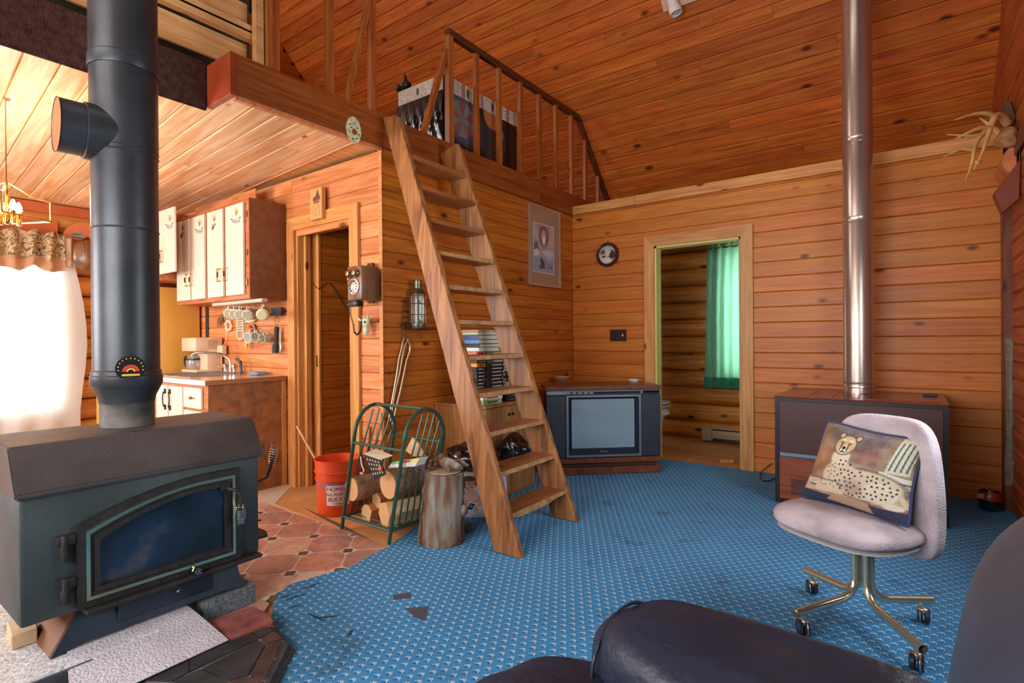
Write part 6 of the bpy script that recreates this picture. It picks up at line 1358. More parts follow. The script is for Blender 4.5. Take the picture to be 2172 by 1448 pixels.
# firewood
bark2 = plain('firewood_bark', rgb(150,112,84), .9, noise=.5, nscale=18, bump=.7, bscale=40); split_m = wood('split_wood', rgb(230,206,160), rgb(200,160,110), axis=1, var=.1, kd=0)
FD = V((.75,.62,.05)).normalized()
def firelog(p, d, L, r, lab, m=bark2, quarter=None, knots=0):
    t_ = thing('firewood_log', lab, 'firewood', p); p = V(p); d = V(d).normalized(); bm = NB(); x, y, _ = frame_of(d)
    if quarter is None:
        tube(bm, [p+d*(L*k/5) for k in range(6)], [r*(1+.04*math.sin(k*2.1)) for k in range(6)], 20); jitter(bm, .005, 22)
        put('bark', bm, m, t_); bm = NB(); lathe(bm, [(r*.96,-.006),(r*.955,.0)], p, d, 24); put('cut_end', bm, endg, t_)
    else:
        P = [p+x*(math.cos(a)*r)+y*(math.sin(a)*r) for a in quarter]; prism(bm, P, d*L); put('wood', bm, m, t_, smooth=False)
        bm = NB(); prism(bm, [q-d*.001 for q in P], d*-.0025); put('cut_end', bm, endg, t_, smooth=False)
    return t_
def flog(u0, v0, x0, d, L, r, lab, m=bark2, quarter=None): return firelog(at(u0,v0,0,x0), d, L, r, lab, m, quarter)
osp = plain('orange_split', rgb(196,120,66), .8, noise=.25, nscale=14)
flog(747,1037,-2.76, (.10,1,.0), .34, .074, 'round firewood log sticking out furthest left of the rack')
flog(824,1028,-2.52, (.12,1,.02), .44, .086, 'largest round firewood log on top in the middle of the rack')
flog(816,1090,-2.52, (.26,1,0), .42, .078, 'pale split firewood log at the bottom right of the rack', split_m, [.2,1.2,2.4,3.3,4.3,5.3])
flog(779,1092,-2.70, (.12,1,0), .36, .066, 'orange split firewood log at the bottom left of the rack', osp, [1.3,1.8,2.3,2.8,3.6,4.4,5.0,.6])
flog(799,1062,-2.66, (.10,1,0), .34, .05, 'small orange split log wedged in the middle of the firewood', plain('orange_split2', rgb(176,96,48), .8, noise=.25, nscale=14), [.4,1.5,2.6,3.6,4.7,5.6])
flog(876,1006,-2.48, (.02,1,0), .22, .05, 'dark barked firewood log behind the largest one', bark2)
# cartons and paper in the rack
cb = thing('beer_carton', 'torn black and white printed carton propped in the firewood rack', 'carton', at(800,980,1,2.1))
q = [at(u,v,1,2.02) for u, v in ((772,963),(806,975),(818,1006),(795,1018))]; q2 = [at(u,v,1,2.10) for u, v in ((772,963),(806,968),(824,992))]
bm = NB(); prism(bm, q, (.0,.006,0)); put('side_panel', bm, plain('carton_black', rgb(30,28,30), .5), cb, smooth=False)
bm = NB(); prism(bm, [q[0], q[1], q[1]+V((.05,.05,.02)), q[0]+V((.02,.07,.02))], (0,0,.004)); put('flap', bm, plain('carton_grey', rgb(206,190,160), .6), cb, smooth=False)
bm = NB()
for k in range(5):
    for j in range(4):
        a = q[0].lerp(q[3], .12+.2*j).lerp(q[1].lerp(q[2], .12+.2*j), .1+.18*k); prism(bm, [a+V((0,-.001,0)), a+V((.009,-.001,-.004)), a+V((.012,-.001,-.014)), a+V((.002,-.001,-.010))], (0,-.0012,0))
put('printed_marks', bm, plain('carton_cream', rgb(220,206,180), .5), cb, smooth=False)
bm = NB(); a = q[1]; tube(bm, [a+V((.0,-.003,-.05)), a+V((.02,-.003,-.05))], .012, 10); put('logo_mark', bm, plain('carton_orange', rgb(226,110,40), .5), cb)
wb_ = thing('paper_box', 'white paper box with coloured stripes lying on the firewood', 'box', at(850,985,1,2.1)); 
q = [at(u,v,1,2.08) for u, v in ((822,992),(880,989),(889,972),(832,980))]
bm = NB(); prism(bm, q, (.0,.07,.0)); put('box', bm, plain('box_white', rgb(222,220,206), .5), wb_, smooth=False)
for k, cc_ in enumerate((rgb(214,70,60), rgb(240,214,60), rgb(110,190,90))):
    bm = NB(); s0, s1 = (.3,.68) if k == 0 else ((.7,1) if k == 1 else (0,.3)); a, b_ = q[3].lerp(q[2], s0), q[3].lerp(q[2], s1); prism(bm, [a+V((0,-.002,0)), b_+V((0,-.002,0)), b_+V((0,-.002,-.012)), a+V((0,-.002,-.012))], (0,-.001,0)); put('stripe', bm, plain('stripe%d' % k, cc_, .5), wb_, smooth=False)
bm = NB(); a = at(876,968,1,2.25); prism(bm, [a, a+V((-.10,.03,.02)), a+V((-.06,.05,.10)), a+V((-.01,.05,.07)), a+V((.05,.05,.0))], (0,.01,.002)); tag(put('cardboard_scrap', bm, plain('tan_card', rgb(196,164,124), .8), loc=a, smooth=False), 'torn tan cardboard scrap sticking up behind the paper box', 'cardboard')
bm = NB(); a = at(889,980,1,2.2); tube(bm, [a, a+V((.02,0,-.04))], .008, 8); tag(put('blue_lighter', bm, plain('blue_plastic', rgb(40,80,190), .4), loc=a), 'small blue plastic stick beside the striped paper box', 'stick')
bm = NB(); tube(bm, [at(765,968,1,2.0), at(767,985,1,2.0), at(772,998,1,1.99), at(768,1005,1,1.99), at(764,1002,1,1.99)], .004, 6); tag(put('white_strap', bm, white_m, loc=at(767,985,1,2.0)), 'curled white plastic strap hanging at the left of the black carton', 'strap')
# kindling leaning behind the rack
for k, (u0, v0, u1, v1, lab, mm) in enumerate(((808,875,815,985,'thin pale stick leaning behind the firewood rack', W_trim), (786,905,779,985,'thin orange stick behind the left arch of the rack', W_rail))):
    a, b_ = at(u0,v0,1,2.41), at(u1,v1,1,2.38); bm = NB(); beam(bm, a, V((b_.x,b_.y,.0+.3)), .02, .014); beam(bm, V((b_.x,b_.y,.3)), V((b_.x+.01,b_.y-.02,.004)), .02, .014) ; tag(put('kindling_stick', bm, mm, loc=b_), lab, 'stick')
# bucket
bkc = at(714,1115,2,.003); bkc = V((-3.055,2.235,.003)); bx_ = at(708,1000,1,2.2)
bc0 = V((at(714,1060,1,2.25).x, 2.26, .003)); bu = thing('orange_bucket', 'orange five gallon bucket with a red lettered label, left of the firewood rack', 'bucket', bc0)
org = plain('bucket_orange', rgb(232,84,38), .35)
bm = NB(); lathe(bm, [(.128,0),(.131,.004),(.142,.235),(.150,.237),(.150,.243),(.143,.245),(.146,.285),(.154,.287),(.154,.294),(.147,.296),(.151,.36),(.156,.362),(.156,.37),(.147,.37),(.130,.01)], bc0, (0,0,1), 40, capb=True); put('shell', bm, org, bu)
fdir = V((.10,-1,0)); fa = math.atan2(-bc0.y, -bc0.x)   # label side faces the room
def onb(ang, z, e=.0008): r_ = .1285+(.142-.1285)*z/.235+e; return bc0+V((math.cos(ang)*r_, math.sin(ang)*r_, z))
def patch(a0, a1, z0, z1, e, mat, name, n=14):
    bm = NB(); rows = [[bm.verts.new(onb(a0+(a1-a0)*i/n, z, e)) for i in range(n+1)] for z in (z0, (z0+z1)/2, z1)]
    for A, B in zip(rows, rows[1:]):
        for i in range(n): bm.faces.new((A[i],A[i+1],B[i+1],B[i]))
    return put(name, bm, mat, bu)
patch(fa-1.5, fa+1.7, .055, .225, .0008, plain('label_grey', rgb(120,118,140), .4), 'label_band'); patch(fa-1.5, fa+1.7, .07, .212, .0012, plain('label_orange', rgb(206,88,60), .4), 'label_band')
patch(fa-.55, fa+.62, .075, .21, .0018, white_m, 'label')
redt = plain('letter_red', rgb(206,44,30), .5)
def bend(z0, sz=1): return lambda co: onb(fa+.04+co.x/.137, z0+co.y, .0026+co.z)
for s_, z_, sz_, m_ in (("HOMER'S", .186, .038, redt), ('ALL-PURPOSE', .150, .028, redt), ('BUCKET', .115, .038, redt), ('5 Gallons', .088, .016, black_m)): text(s_, sz_, m_, bu, 'lettering', None, bend=bend(z_), extrude=.0003)
st0, st1 = at(630,903,1,2.12), V((bc0.x+.02,bc0.y+.02,.03)); bm = NB(); beam(bm, st0, st1, .02, .012); tag(put('stir_stick', bm, plain('pale_stick', rgb(222,186,140), .7), loc=st1), 'long pale stir stick standing in the orange bucket', 'stick')
# metal strip between floors
bm = NB(); a, b_ = at(642,1075,2,.004), at(815,1160,2,.004); flatstrip(bm, a, b_, .03, .0005, .003); 
tag(put('floor_strip', bm, plain('dirty_strip', rgb(96,84,72), .9, noise=.4, nscale=40), smooth=False), kind='structure')
# ================================================================ CONSOLE HEATER AND STEEL PIPE
hx0, hx1, hy0, hy1, hz = -.775, .185, 4.17, 4.96, .755
ht = thing('console_heater', 'brown metal console heater with a vented lower panel against the door wall', 'heater', ((hx0+hx1)/2,4.55,.009))
hb = plain('heater_brown', rgb(58,30,26), .4, .2, noise=.15); hb2 = wood('heater_woodgrain', rgb(158,84,50), rgb(112,54,32), axis=0, var=.02, kd=0, rough=.35)
bm = NB(); boxe(bm, (hx0,hy0+.012,.06), (hx1,hy1,hz), bev=.006); boxe(bm, (hx0+.04,hy0+.05,.0095), (hx1-.04,hy1-.02,.06)); put('case', bm, hb, ht)
bm = NB()
for q in (((hx0,hy0-.004,.02),(hx0+.026,hy0+.012,hz)), ((hx1-.026,hy0-.004,.02),(hx1,hy0+.012,hz)), ((hx0+.026,hy0-.004,hz-.022),(hx1-.026,hy0+.012,hz)), ((hx0+.026,hy0-.004,.02),(hx1-.026,hy0+.012,.045))): boxe(bm, *q)
put('front_frame', bm, plain('frame_dark', rgb(44,32,34), .35, .3), ht, smooth=False)
bm = NB(); boxe(bm, (hx0+.028,hy0,.375), (hx1-.028,hy0+.012,hz-.024)); put('upper_panel', bm, plain('upper_brown', rgb(70,34,28), .4, .1), ht, smooth=False)
bm = NB(); boxe(bm, (hx0+.028,hy0-.005,.345), (hx1-.028,hy0+.012,.372), bev=.003); put('silver_strip', bm, plain('silver_blue', rgb(150,170,190), .25, .8), ht)
bm = NB(); boxe(bm, (hx0+.028,hy0,.046), (hx1-.028,hy0+.012,.343)); lp = put('lower_panel', bm, hb2, ht, smooth=False)
bm = NB()
for k in range(8): boxe(bm, (hx0+.10,hy0-.003,.085+.014*k), (hx0+.29,hy0,.092+.014*k))
tag(put('vent_slots', bm, plain('slot', rgb(50,28,22), .6), lp, smooth=False), kind='stuff')
bm = NB(); boxe(bm, (hx0-.004,hy0-.006,hz), (hx1+.004,hy1,hz+.010), bev=.003)
ht_top = put('top', bm, plain('top_brown', rgb(112,50,32), .2, .1), ht)
for k in range(6): bm = NB(); x = hx0+.09+.145*k; boxe(bm, (x,hy0+.08,hz+.010), (x+.11,hy1-.25,hz+.013), bev=.001); put('top_grate', bm, plain('grate_brown', rgb(126,60,38), .2, .1), ht)
bm = NB(); a = at(1972,838,2,hz+.012); boxe(bm, (a.x-.04,a.y-.1,hz+.0135), (a.x+.04,a.y-.06,hz+.03), bev=.003); put('damper_knob', bm, black_m, ht)
steelp = plain('brushed_flue', rgb(198,180,166), .3, .85, noise=.08, nscale=4)
spx, spy = at(1820,600,1,4.72).x, 4.72
fl = thing('steel_flue', 'shiny steel flue pipe rising from the console heater to the roof', 'flue', (spx,spy,hz+.014))
def zf(v): return at(1820,v,1,spy).z
zs_ = [hz+.0135, zf(815), zf(468), zf(300), 4.27]
for k in range(4):
    bm = NB(); r_ = .096 if k else .092; lathe(bm, [(r_-.003,zs_[k]),(r_,zs_[k]+.004),(r_,zs_[k+1]-.006),(r_-.002,zs_[k+1])], (spx,spy,0), n=36, capa=False, capb=False); put('pipe_section', bm, steelp, fl)
for z in (zs_[1], zs_[2], zs_[3]):
    bm = NB(); lathe(bm, [(.097,z-.022),(.099,z-.018),(.097,z-.012),(.097,z+.012),(.099,z+.018),(.097,z+.022)], (spx,spy,0), n=36, capa=False, capb=False); put('locking_band', bm, steelp, fl)
bm = NB(); lathe(bm, [(.099,zs_[0]),(.099,zs_[0]+.012)], (spx,spy,0), n=36); put('base_flange', bm, steelp, fl)
# black cord on the floor by the heater
bm = NB(); pts = [at(1637,982,1,5.0), at(1620,995,1,4.98), at(1613,1003,1,4.96), at(1612,1012,2,.012), at(1618,1020,2,.012), at(1630,1020,2,.012), at(1645,1014,2,.012)]
tube(bm, pts, .005, 6); tag(put('black_cord', bm, black_m, loc=pts[3]), 'black cord looping on the carpet left of the console heater', 'cable')
# ================================================================ RIGHT CORNER
post_m = wood('dark_corner_post', rgb(120,62,32), rgb(80,38,20), axis=2, var=.05)
bm = NB(); boxe(bm, (XR-.058,4.86,.0), (XR-.002,4.99,2.33), bev=.004); tag(put('trim_10', bm, post_m), kind='structure')
bm = NB(); boxe(bm, (XR-.03,3.9,2.31), (XR-.001,4.99,2.42), bev=.004); tag(put('trim_11', bm, post_m), kind='structure')
lgc = at(2150,338,1,4.62); pur = thing('log_end', 'round log end of the wall beam sticking out in the right corner', 'log', lgc)
lr = .10; bm = NB(); tube(bm, [lgc+V((.045,0,-.0)), lgc+V((.045,.5,0)) if False else V((lgc.x+.045,5.0,lgc.z))], lr, 24); 
for v in bm.verts: v.co.x = min(v.co.x, XR-.02)
put('beam', bm, plain('log_orange', rgb(204,120,64), .6, noise=.25, nscale=9), pur)
plk = [at(u,v,1,4.45) for u, v in ((2108,410),(2172,340),(2210,300),(2230,350),(2172,420),(2126,452))]
bm = NB(); prism(bm, [V((min(p.x,XR-.025) if i not in (2,3) else XR-.025,p.y,p.z)) for i, p in enumerate(plk)], (0,.09,0)); bmesh.ops.bevel(bm, geom=bm.edges[:], offset=.004, affect='EDGES'); tag(put('slanting_plank', bm, plain('red_brown_plank', rgb(126,52,28), .55, noise=.2, nscale=8), loc=plk[0]), 'dark red-brown plank end slanting below the log end at the right edge', 'plank')
bn = plain('antler_bone', rgb(206,158,96), .5, noise=.25, nscale=12); bn2 = plain('skull_bone', rgb(170,122,76), .7, noise=.4, nscale=20, bump=.5, bscale=60)
an = thing('antler_skull', 'deer skull plate with large pale antlers mounted in the right corner', 'antlers', at(2140,280,1,4.55))
def A(u, v, y): return at(u, v, 1, y)
def limb(pts, r0, r1): 
    bm = NB(); n = len(pts); P = []; Rr = []
    sm = []
    for i in range(n-1):
        p0, p1, p2, p3 = pts[max(i-1,0)], pts[i], pts[i+1], pts[min(i+2,n-1)]
        for k in range(4):
            t = k/4; sm.append(.5*((2*p1)+(p2-p0)*t+(2*p0-5*p1+4*p2-p3)*t*t+(3*p1-p0-3*p2+p3)*t**3))
    sm.append(pts[-1]); m_ = len(sm); tube(bm, sm, [r0+(r1-r0)*(i/(m_-1))**1.3 for i in range(m_)], 10); return bm
an1 = put('antler', limb([A(2136,262,4.60), A(2126,248,4.55), A(2112,246,4.5), A(2104,262,4.46), A(2097,284,4.42), A(2090,305,4.38), A(2080,332,4.35), A(2065,360,4.33)], .024, .004), bn, an)
for P_ in ([A(2112,247,4.5), A(2090,240,4.46), A(2060,243,4.42), A(2024,255,4.38)], [A(2100,272,4.44), A(2078,272,4.4), A(2050,283,4.37), A(2018,300,4.34)], [A(2072,345,4.34), A(2079,340,4.35), A(2078,330,4.35)]):
    put('tine', limb(P_, .016, .003), bn, an1)
an2 = put('antler', limb([A(2140,290,4.62), A(2122,285,4.66), A(2104,272,4.68), A(2090,280,4.68), A(2078,292,4.66), A(2068,310,4.64), A(2064,335,4.62), A(2058,358,4.61), A(2048,383,4.60)], .022, .005), bn, an)
for P_ in ([A(2085,286,4.67), A(2055,288,4.64), A(2008,285,4.62)], [A(2066,318,4.64), A(2040,316,4.62), A(2018,325,4.6), A(1999,335,4.58)], [A(2108,274,4.68), A(2090,258,4.68), A(2078,250,4.68)]):
    put('tine', limb(P_, .014, .003), bn, an2)
skc = A(2146,290,4.6); bm = NB(); sup(bm, V((min(skc.x,.50),4.60,skc.z)), (.11,.14,.12), 2.2, n=10); jitter(bm, .022, 16, 2)
for v in bm.verts: v.co.x = min(v.co.x, XR-.021)
put('skull_plate', bm, bn2, an)
bm = NB(); wdp = A(2150,250,4.7); tube(bm, [V((.50,4.68,wdp.z-.10)), V((.515,4.68,wdp.z)), V((.505,4.68,wdp.z+.10))], [.03,.035,.025], 10); jitter(bm, .01, 20); put('mount_wood', bm, plain('mount_brown', rgb(96,64,42), .9, noise=.4, nscale=20), an)
# strap hanging on the post
bm = NB(); sxp = XR-.065; pts = [(4.855,1.16),(4.853,1.1),(4.85,.9),(4.855,.7),(4.85,.5),(4.85,.3),(4.85,.18)]
prev = None
for (y, z), wd_ in zip(pts, (.022,.022,.016,.018,.014,.026,.022)):
    row = [bm.verts.new((XR-.033+dx_*wd_, y-.006*abs(dx_), z)) for dx_ in (-1,0,1)]
    if prev: 
        for i in range(2): bm.faces.new((prev[i],prev[i+1],row[i+1],row[i]))
    prev = row
g_e = bmesh.ops.extrude_face_region(bm, geom=bm.faces[:]); 
for v in [g for g in g_e['geom'] if isinstance(g, bmesh.types.BMVert)]: v.co.y += .003
tag(put('grey_strap', bm, plain('grey_fabric', rgb(120,110,96), .7, noise=.3, nscale=20), loc=(XR-.03,4.85,.6)), 'long grey strap hanging down the dark corner post', 'strap')
# jar candle
jc_ = at(2110,1063,2,.01); jc_ = V((.425,4.80,.0095)); jar = thing('jar', 'dark glass jar with a red label in the corner by the post', 'jar', jc_)
bm = NB(); lathe(bm, [(.04,0),(.058,.015),(.066,.06),(.060,.11),(.035,.14)], jc_, (0,0,1), 24); put('glass', bm, plain('dark_green_glass', rgb(14,34,28), .08, spec=.8, coat=.5), jar)
bm = NB(); lathe(bm, [(.067,.075),(.065,.105),(.055,.128)], jc_, (0,0,1), 24, capa=False, capb=False); put('red_label', bm, plain('jar_red', rgb(150,40,28), .3), jar)
bm = NB(); boxe(bm, (jc_.x-.07,jc_.y-.055,.09), (jc_.x-.035,jc_.y-.045,.125), bev=.002); put('price_tag', bm, plain('jar_tag', rgb(206,150,110), .5), jar)
# ceiling spot lamp, screw hook
npl = V((0,1.08,1)); cpl = 2.874+1.08*6.035
def onr(u, v, off=0): return atp(u, v, npl, cpl-off*1.472)
spc = onr(1428,16,.02); sl = thing('spot_lamp', 'white spot lamp fixed on a pale strip of the sloping ceiling', 'lamp', spc)
bm = NB(); beam(bm, onr(1405,14,.025), onr(1500,-22,.025), .10, .02, side=SD); put('mounting_strip', bm, plain('strip_wood', rgb(222,180,150), .5), sl)
hd_ = onr(1424,-4,.06); he = onr(1431,18,.12); bm = NB(); lathe(bm, [(.035,0),(.045,.02),(.045,.09),(.055,.10),(.055,.15),(.050,.15),(.045,.11)], hd_, (he-hd_), 24, capb=True); put('shade', bm, white_m, sl)
bm = NB(); q = he-hd_; sup(bm, hd_+q.normalized()*.12, (.07,.07,.06), 2, n=6); put('bulb', bm, plain('bulb_glass', rgb(220,190,180), .1), sl)
hk = onr(1954,276,.018); bm = NB(); tube(bm, [hk+V((-.05,0,-.01)), hk+V((-.01,-.01,-.005)), hk+V((.005,-.03,-.02)), hk+V((.02,-.03,0)), hk+V((.015,-.03,.02)), hk+V((0,-.03,.025))], .004, 6); tag(put('ceiling_hook', bm, chrome, loc=hk), 'small metal hook screwed in the dark ceiling above the door wall', 'hook')
# ================================================================ SWIVEL CHAIR
CF = .009
cc = V((-.165,2.625,0)); chair = thing('swivel_chair', 'mauve fabric swivel chair on a brass tube base with casters', 'chair', (cc.x,cc.y,CF))
brt = plain('champagne_tube', rgb(206,200,176), .24, .85)
fab, tt, bb = nm('mauve_weave'); bb.inputs['Roughness'].default_value = .95; tc = tt.nodes.new('ShaderNodeTexCoord'); n = tt.nodes.new('ShaderNodeTexNoise'); n.inputs['Scale'].default_value = 7; n.inputs['Detail'].default_value = 6; tt.links.new(tc.outputs['Object'], n.inputs[0]); rp = tt.nodes.new('ShaderNodeValToRGB'); rp.color_ramp.elements[0].position = .3; rp.color_ramp.elements[0].color = rgb(160,144,148); rp.color_ramp.elements[1].position = .6; rp.color_ramp.elements[1].color = rgb(198,182,188); tt.links.new(n.outputs['Fac'], rp.inputs[0]); tt.links.new(rp.outputs[0], bb.inputs['Base Color'])
n2 = tt.nodes.new('ShaderNodeTexVoronoi'); n2.inputs['Scale'].default_value = 190; tt.links.new(tc.outputs['Object'], n2.inputs['Vector']); bp = tt.nodes.new('ShaderNodeBump'); bp.inputs['Strength'].default_value = .6; bp.inputs['Distance'].default_value = .004; tt.links.new(n2.outputs['Distance'], bp.inputs['Height']); tt.links.new(bp.outputs[0], bb.inputs['Normal'])
ends = [at(1712,1335,2,.03), at(1728,1245,2,.03), at(1958,1300,2,.03), at(1955,1402,2,.03)]
tips = [at(1683,1300,2,.105), at(1708,1207,2,.105), at(1977,1270,2,.105), at(1985,1398,2,.105)]
fd = V((-.50,-.866,0)); rd = V((.866,-.50,0))  # facing, right
cols = [cc+V((-.022,-.01,0)), cc+V((-.022,.02,0)), cc+V((.028,.02,0)), cc+V((.028,-.01,0))]
cols = [cc-rd*.024+fd*.006, cc-rd*.024-fd*.018, cc+rd*.024-fd*.018, cc+rd*.024+fd*.006]
for k in range(4):
    c0, t_ = cols[k], tips[k]; d = (V((t_.x,t_.y,0))-V((c0.x,c0.y,0))); L = d.length; d.normalize(); L = min(L+.0, .34)
    bm = NB(); zt_ = .105
    tube(bm, [V((c0.x,c0.y,.40)), V((c0.x,c0.y,.18)), V((c0.x,c0.y,.145))+d*.008, V((c0.x,c0.y,.118))+d*.032, V((c0.x,c0.y,.107))+d*.07, V((c0.x,c0.y,zt_-.003))+d*L], .0155, 14, caps=False); leg = put('leg', bm, brt, chair)
    e = V((c0.x,c0.y,0))+d*(L-.035); s_ = V((-d.y,d.x,0)); cr_ = (.8*s_+.6*d).normalized() if k % 2 else (s_*.6-d*.8).normalized()
    cx_ = e + V((0,0,CF+.031)); bm = NB(); 
    for sgn in (-1, 1): lathe(bm, [(.024,0),(.030,.003),(.030,.014),(.026,.018)], cx_+cr_*(.003*sgn), cr_*sgn, 20)
    cas = put('caster', bm, plain('caster_rubber', rgb(36,40,50), .4), leg)
    bm = NB(); lathe(bm, [(.0305,-.002),(.0318,0),(.0305,.002)], cx_+cr_*.012, cr_, 20, capa=False, capb=False); tube(bm, [cx_+V((0,0,.018)), cx_+V((0,0,.078-.0))], .008, 8); sup(bm, cx_+V((0,0,.018))-d*.004, (.05,.03,.03), 2.5, n=4); put('caster_hood', bm, brt, leg)
bm = NB(); box(bm, cc+V((0,0,.405)), (.20,.20,.02), R=rz(math.atan2(rd.y,rd.x)), bev=.005); put('seat_plate', bm, black_m, chair)
RS = Matrix((rd, -fd, V((0,0,1)))).transposed()
def seatfn(p):
    # rounded front, slightly narrower back, soft crown
    t = (-p.y)/.23; p = V((p.x*(1-.10*max(0,-t))*(1-.10*max(0,t)**2), p.y, p.z + .012*(1-(p.x/.25)**2) - .02*max(0,t-.5))); return p
sc_ = cc+fd*.15+rd*.045+V((0,0,.455)); bm = NB(); sup(bm, sc_, (.50,.46,.085), 3.0, R=RS, n=12, fn=seatfn); put('seat', bm, fab, chair)
bm = NB(); sup(bm, sc_-V((0,0,.040)), (.46,.42,.014), 3.0, R=RS, n=6); put('seat_shell', bm, plain('seat_shell', rgb(200,196,190), .5), chair)
# back
BT0, BT1 = at(1797,878,2,.86), at(1999,905,2,.86)
bu_ = (BT1-BT0); bu_.z = 0; bw = bu_.length; bu_.normalize(); bnm = V((bu_.y,-bu_.x,0)); bnm = bnm if bnm.dot(V((-.5,-.8,0))) > 0 else -bnm
btm = at(1965,1172,2,.36)
RB = Matrix((bu_, -bnm, V((0,0,1)))).transposed()
cb_ = (BT0+BT1)/2 + bu_*-.01; 
def backfn(p):
    s = (p.z+.26)/.52; w_ = 1.05-.22*max(0, s-.45)**1.2 - .06*(1-s); return V((p.x*w_, p.y + .045*(p.x/.2)**2*-1 - .03*s + .0, p.z))
bm = NB(); sup(bm, V((cb_.x,cb_.y,.615))-bnm*.04, (bw+.03,.085,.52), 4.6, R=RB, n=14, fn=backfn); put('backrest', bm, fab, chair)
# ---- pillow
pT0, pT1, pB0, pB1 = at(1768,893,2,.83), at(1976,936,2,.80), at(1712,1052,2,.50), at(1938,1116,2,.50)
NP, MP = 190, 150
P_ = Paint(NP, MP, (150,128,108))
P_.grain(26, 1, 7); P_.rect(0,.55,.35,1,(172,126,92),.5); P_.rect(.55,.6,.72,1,(150,96,96),.55); P_.ell(.45,.95,.35,.18,(96,92,96),soft=.6,k=.7); P_.ell(.12,.5,.16,.2,(176,120,84),soft=.8,k=.7); P_.grain(18, 2, 16)
P_.rect(0,.0,1,.13,(60,64,84)); P_.poly([(0,.12),(.3,.18),(.75,.16),(1,.2),(1,.27),(0,.3)], (206,170,140)); P_.poly([(.3,.07),(.75,.02),(.7,.16),(.4,.18)], (184,150,126))
# column at right
P_.poly([(.80,.56),(.98,.56),(.99,.97),(.84,.99)], (206,204,176)); 
for k in range(4): P_.line(.83+.042*k,.60,.865+.04*k,.93,.007,(96,100,104))
P_.poly([(.76,.50),(1.0,.46),(1.0,.52),(.76,.57)], (222,216,190)); P_.poly([(.73,.43),(1.0,.38),(1.0,.44),(.73,.49)], (214,208,184)); P_.line(.74,.495,1,.45,.006,(80,84,96)); P_.line(.73,.425,1,.375,.006,(80,84,96))
# cheetah body
body = (214,196,164); sh = (150,128,112)
P_.ell(.66,.36,.33,.19,(70,66,76),soft=.15); P_.ell(.66,.36,.315,.18,body,soft=.15); P_.ell(.45,.40,.20,.17,body,soft=.2); P_.line(.38,.62,.42,.42,.085,body); P_.ell(.80,.30,.14,.13,(226,212,186),soft=.3)
P_.line(.42,.28,.12,.26,.042,(70,66,76)); P_.line(.42,.285,.12,.265,.032,body); P_.line(.46,.22,.2,.20,.03,body); P_.ell(.1,.26,.05,.035,body); P_.ell(.90,.17,.08,.035,(224,216,196))
P_.line(.95,.3,.99,.2,.02,body); P_.ell(.56,.30,.09,.10,sh,soft=.8,k=.5)
P_.ell(.39,.63,.09,.12,(226,212,188),soft=.3)
P_.ell(.375,.78,.115,.125,(84,72,68),soft=.1); P_.ell(.375,.78,.105,.115,(206,176,136),soft=.15)
for x in (.285,.47): P_.ell(x,.885,.035,.04,(84,72,68)); P_.ell(x,.885,.024,.028,(206,176,140))
P_.ell(.375,.72,.055,.05,(230,220,200),soft=.4); P_.ell(.375,.745,.022,.016,(60,44,44)); P_.line(.375,.735,.375,.70,.005,(60,44,44)); P_.line(.35,.695,.40,.695,.005,(60,44,44))
for s_ in (-1,1): P_.ell(.375+s_*.042,.80,.017,.013,(50,40,36)); P_.ell(.375+s_*.042,.80,.008,.007,(200,150,70)); P_.line(.375+s_*.034,.79,.375+s_*.040,.71,.006,(60,44,40)); P_.ell(.375+s_*.04,.84,.03,.012,(230,214,186))
rs = np.random.RandomState(4); pts_ = []
for _ in range(1400):
    x, y = rs.uniform(.08,.97), rs.uniform(.17,.66)
    inb = ((x-.66)/.29)**2+((y-.36)/.155)**2 < 1 or ((x-.43)/.13)**2+((y-.45)/.16)**2 < 1 or (abs(y-.275) < .022 and .1 < x < .45)
    if not inb: continue
    sp0_ = .028 if x > .35 else .022
    if all((x-a)**2+((y-b)*.79)**2 > (sp0_+.006)**2 for a, b in pts_): pts_.append((x, y))
for x, y in pts_: P_.ell(x, y, .0095 if x > .4 else .007, .0125 if x > .4 else .008, (58,58,78), rot=rs.rand()*3, soft=.3)
P_.grain(12, 6)
def pil(side):
    def fn(u, v):
        # pinched cushion outline
        pu = u; c = pB0.lerp(pB1, pu).lerp(pT0.lerp(pT1, pu), v)
        nn = (pB1-pB0).cross(pT0-pB0).normalized(); nn = nn if nn.dot(V((0,-1,0))) > 0 else -nn
        puff = (max(0, math.sin(PI*u))**.55)*(max(0, math.sin(PI*v))**.55)*.088
        ctr = (pB0+pB1+pT0+pT1)/4; edge = 1-.06*(math.sin(PI*u)**1.5*(abs(v-.5)*2)**3 + math.sin(PI*v)**1.5*(abs(u-.5)*2)**3)
        c = ctr+(c-ctr)*edge
        return c + nn*(puff*side) + nn*.035
    return fn
pil_o = thing('cheetah_pillow', 'tapestry pillow woven with a reclining cheetah, on the mauve swivel chair', 'pillow', (pB0+pB1)/2)
grid_panel('front_cover', P_.a, pil(1), weave_m, pil_o)
grid_panel('back_cover', np.full((40,50,3), (48,56,84.)), pil(-1), weave_m, pil_o)
bm = NB(); pf_ = pil(0); pe = [pf_(t/20,0) for t in range(20)]+[pf_(1,t/20) for t in range(20)]+[pf_(1-t/20,1) for t in range(20)]+[pf_(0,1-t/20) for t in range(20)]
tube(bm, pe, .006, 6, closed=True); put('piping', bm, plain('navy_piping', rgb(50,60,92), .9), pil_o)
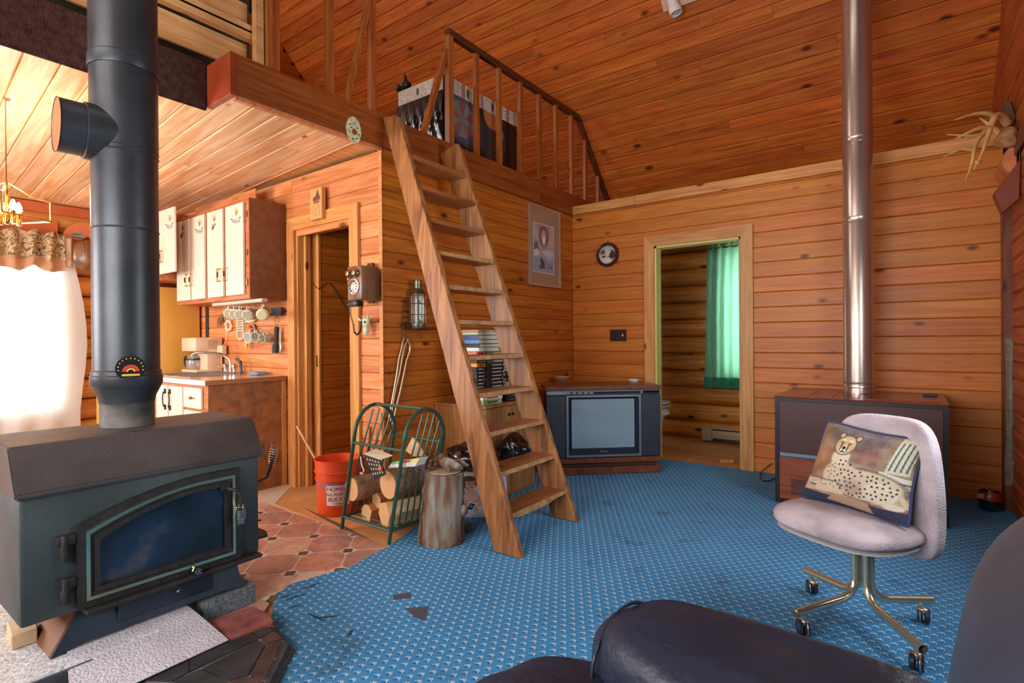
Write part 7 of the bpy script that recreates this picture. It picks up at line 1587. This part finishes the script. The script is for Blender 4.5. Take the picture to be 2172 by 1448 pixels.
# ================================================================ LEATHER RECLINER (foreground)
lea = plain('black_leather', rgb(34,40,56), .40, noise=.3, nscale=6, bump=.3, bscale=45, spec=.32)
rec = thing('leather_recliner', 'black leather recliner in the foreground with a rounded arm and tall back', 'armchair', (-.05,.75,CF))
def sag(seed, a, s): 
    from mathutils import noise
    return lambda p: p + V((0,0,1))*noise.noise(V((p.x*s+seed, p.y*s*2.5, p.z*s)))*a
def rp_(c, s, e, R=None, nme='pad', seed=1, a=.02, sc=5, n=18): 
    bm = NB(); sup(bm, c, s, e, R=R, n=n, fn=sag(seed, a, sc)); return put(nme, bm, lea, rec)
ra = math.radians(-7)
armL = rp_((-.16,.985,.535), (.74,.30,.24), 2.7, rz(ra), 'arm_pad', 1, .016, 7, 22)
bm = NB(); sup(bm, (-.175,.975,.27), (.72,.24,.51), 6, R=rz(ra), n=8); put('arm_side', bm, lea, rec)
bm = NB(); pts = []; Rz_ = rz(ra)
for k in range(28):
    a = 2*PI*k/28; pts.append(V((-.16,.985,.535))+Rz_@V((-.318, .118*math.cos(a), .092*math.sin(a))))
tube(bm, pts, .004, 6, closed=True); put('arm_piping', bm, lea, armL)
rp_((-.265,.70,.425), (.92,.62,.24), 3.6, rz(ra), 'seat_cushion', 5, .012, 6)
bm = NB(); boxe(bm, (-.52,.36,.05), (.16,.88,.30), bev=.03, seg=2); put('seat_base', bm, lea, rec)
bm = NB(); sup(bm, (-.24,.20,.49), (.74,.28,.24), 2.7, R=rz(ra), n=12); put('arm_pad', bm, lea, rec); bm = NB(); sup(bm, (-.24,.21,.245), (.72,.22,.46), 6, R=rz(ra), n=8); put('arm_side', bm, lea, rec)
for x, y in ((-.48,.3),(-.46,.95),(.2,.25),(.2,.9)): bm = NB(); boxe(bm, (x-.03,y-.03,CF+.0005), (x+.03,y+.03,.08), bev=.004); put('foot', bm, black_m, rec)
def backf(p):
    return V((p.x+.10*(p.z/.5)+.02*math.sin(p.z*18), p.y*(1-.10*max(0,p.z/.5)), p.z))
bm = NB(); sup(bm, (.145,.665,.66), (.30,.80,.76), 3.2, R=rz(ra), n=20, fn=backf); put('back_cushion', bm, plain('worn_leather', rgb(54,62,78), .42, noise=.25, nscale=4, bump=.15, bscale=30, spec=.5), rec)
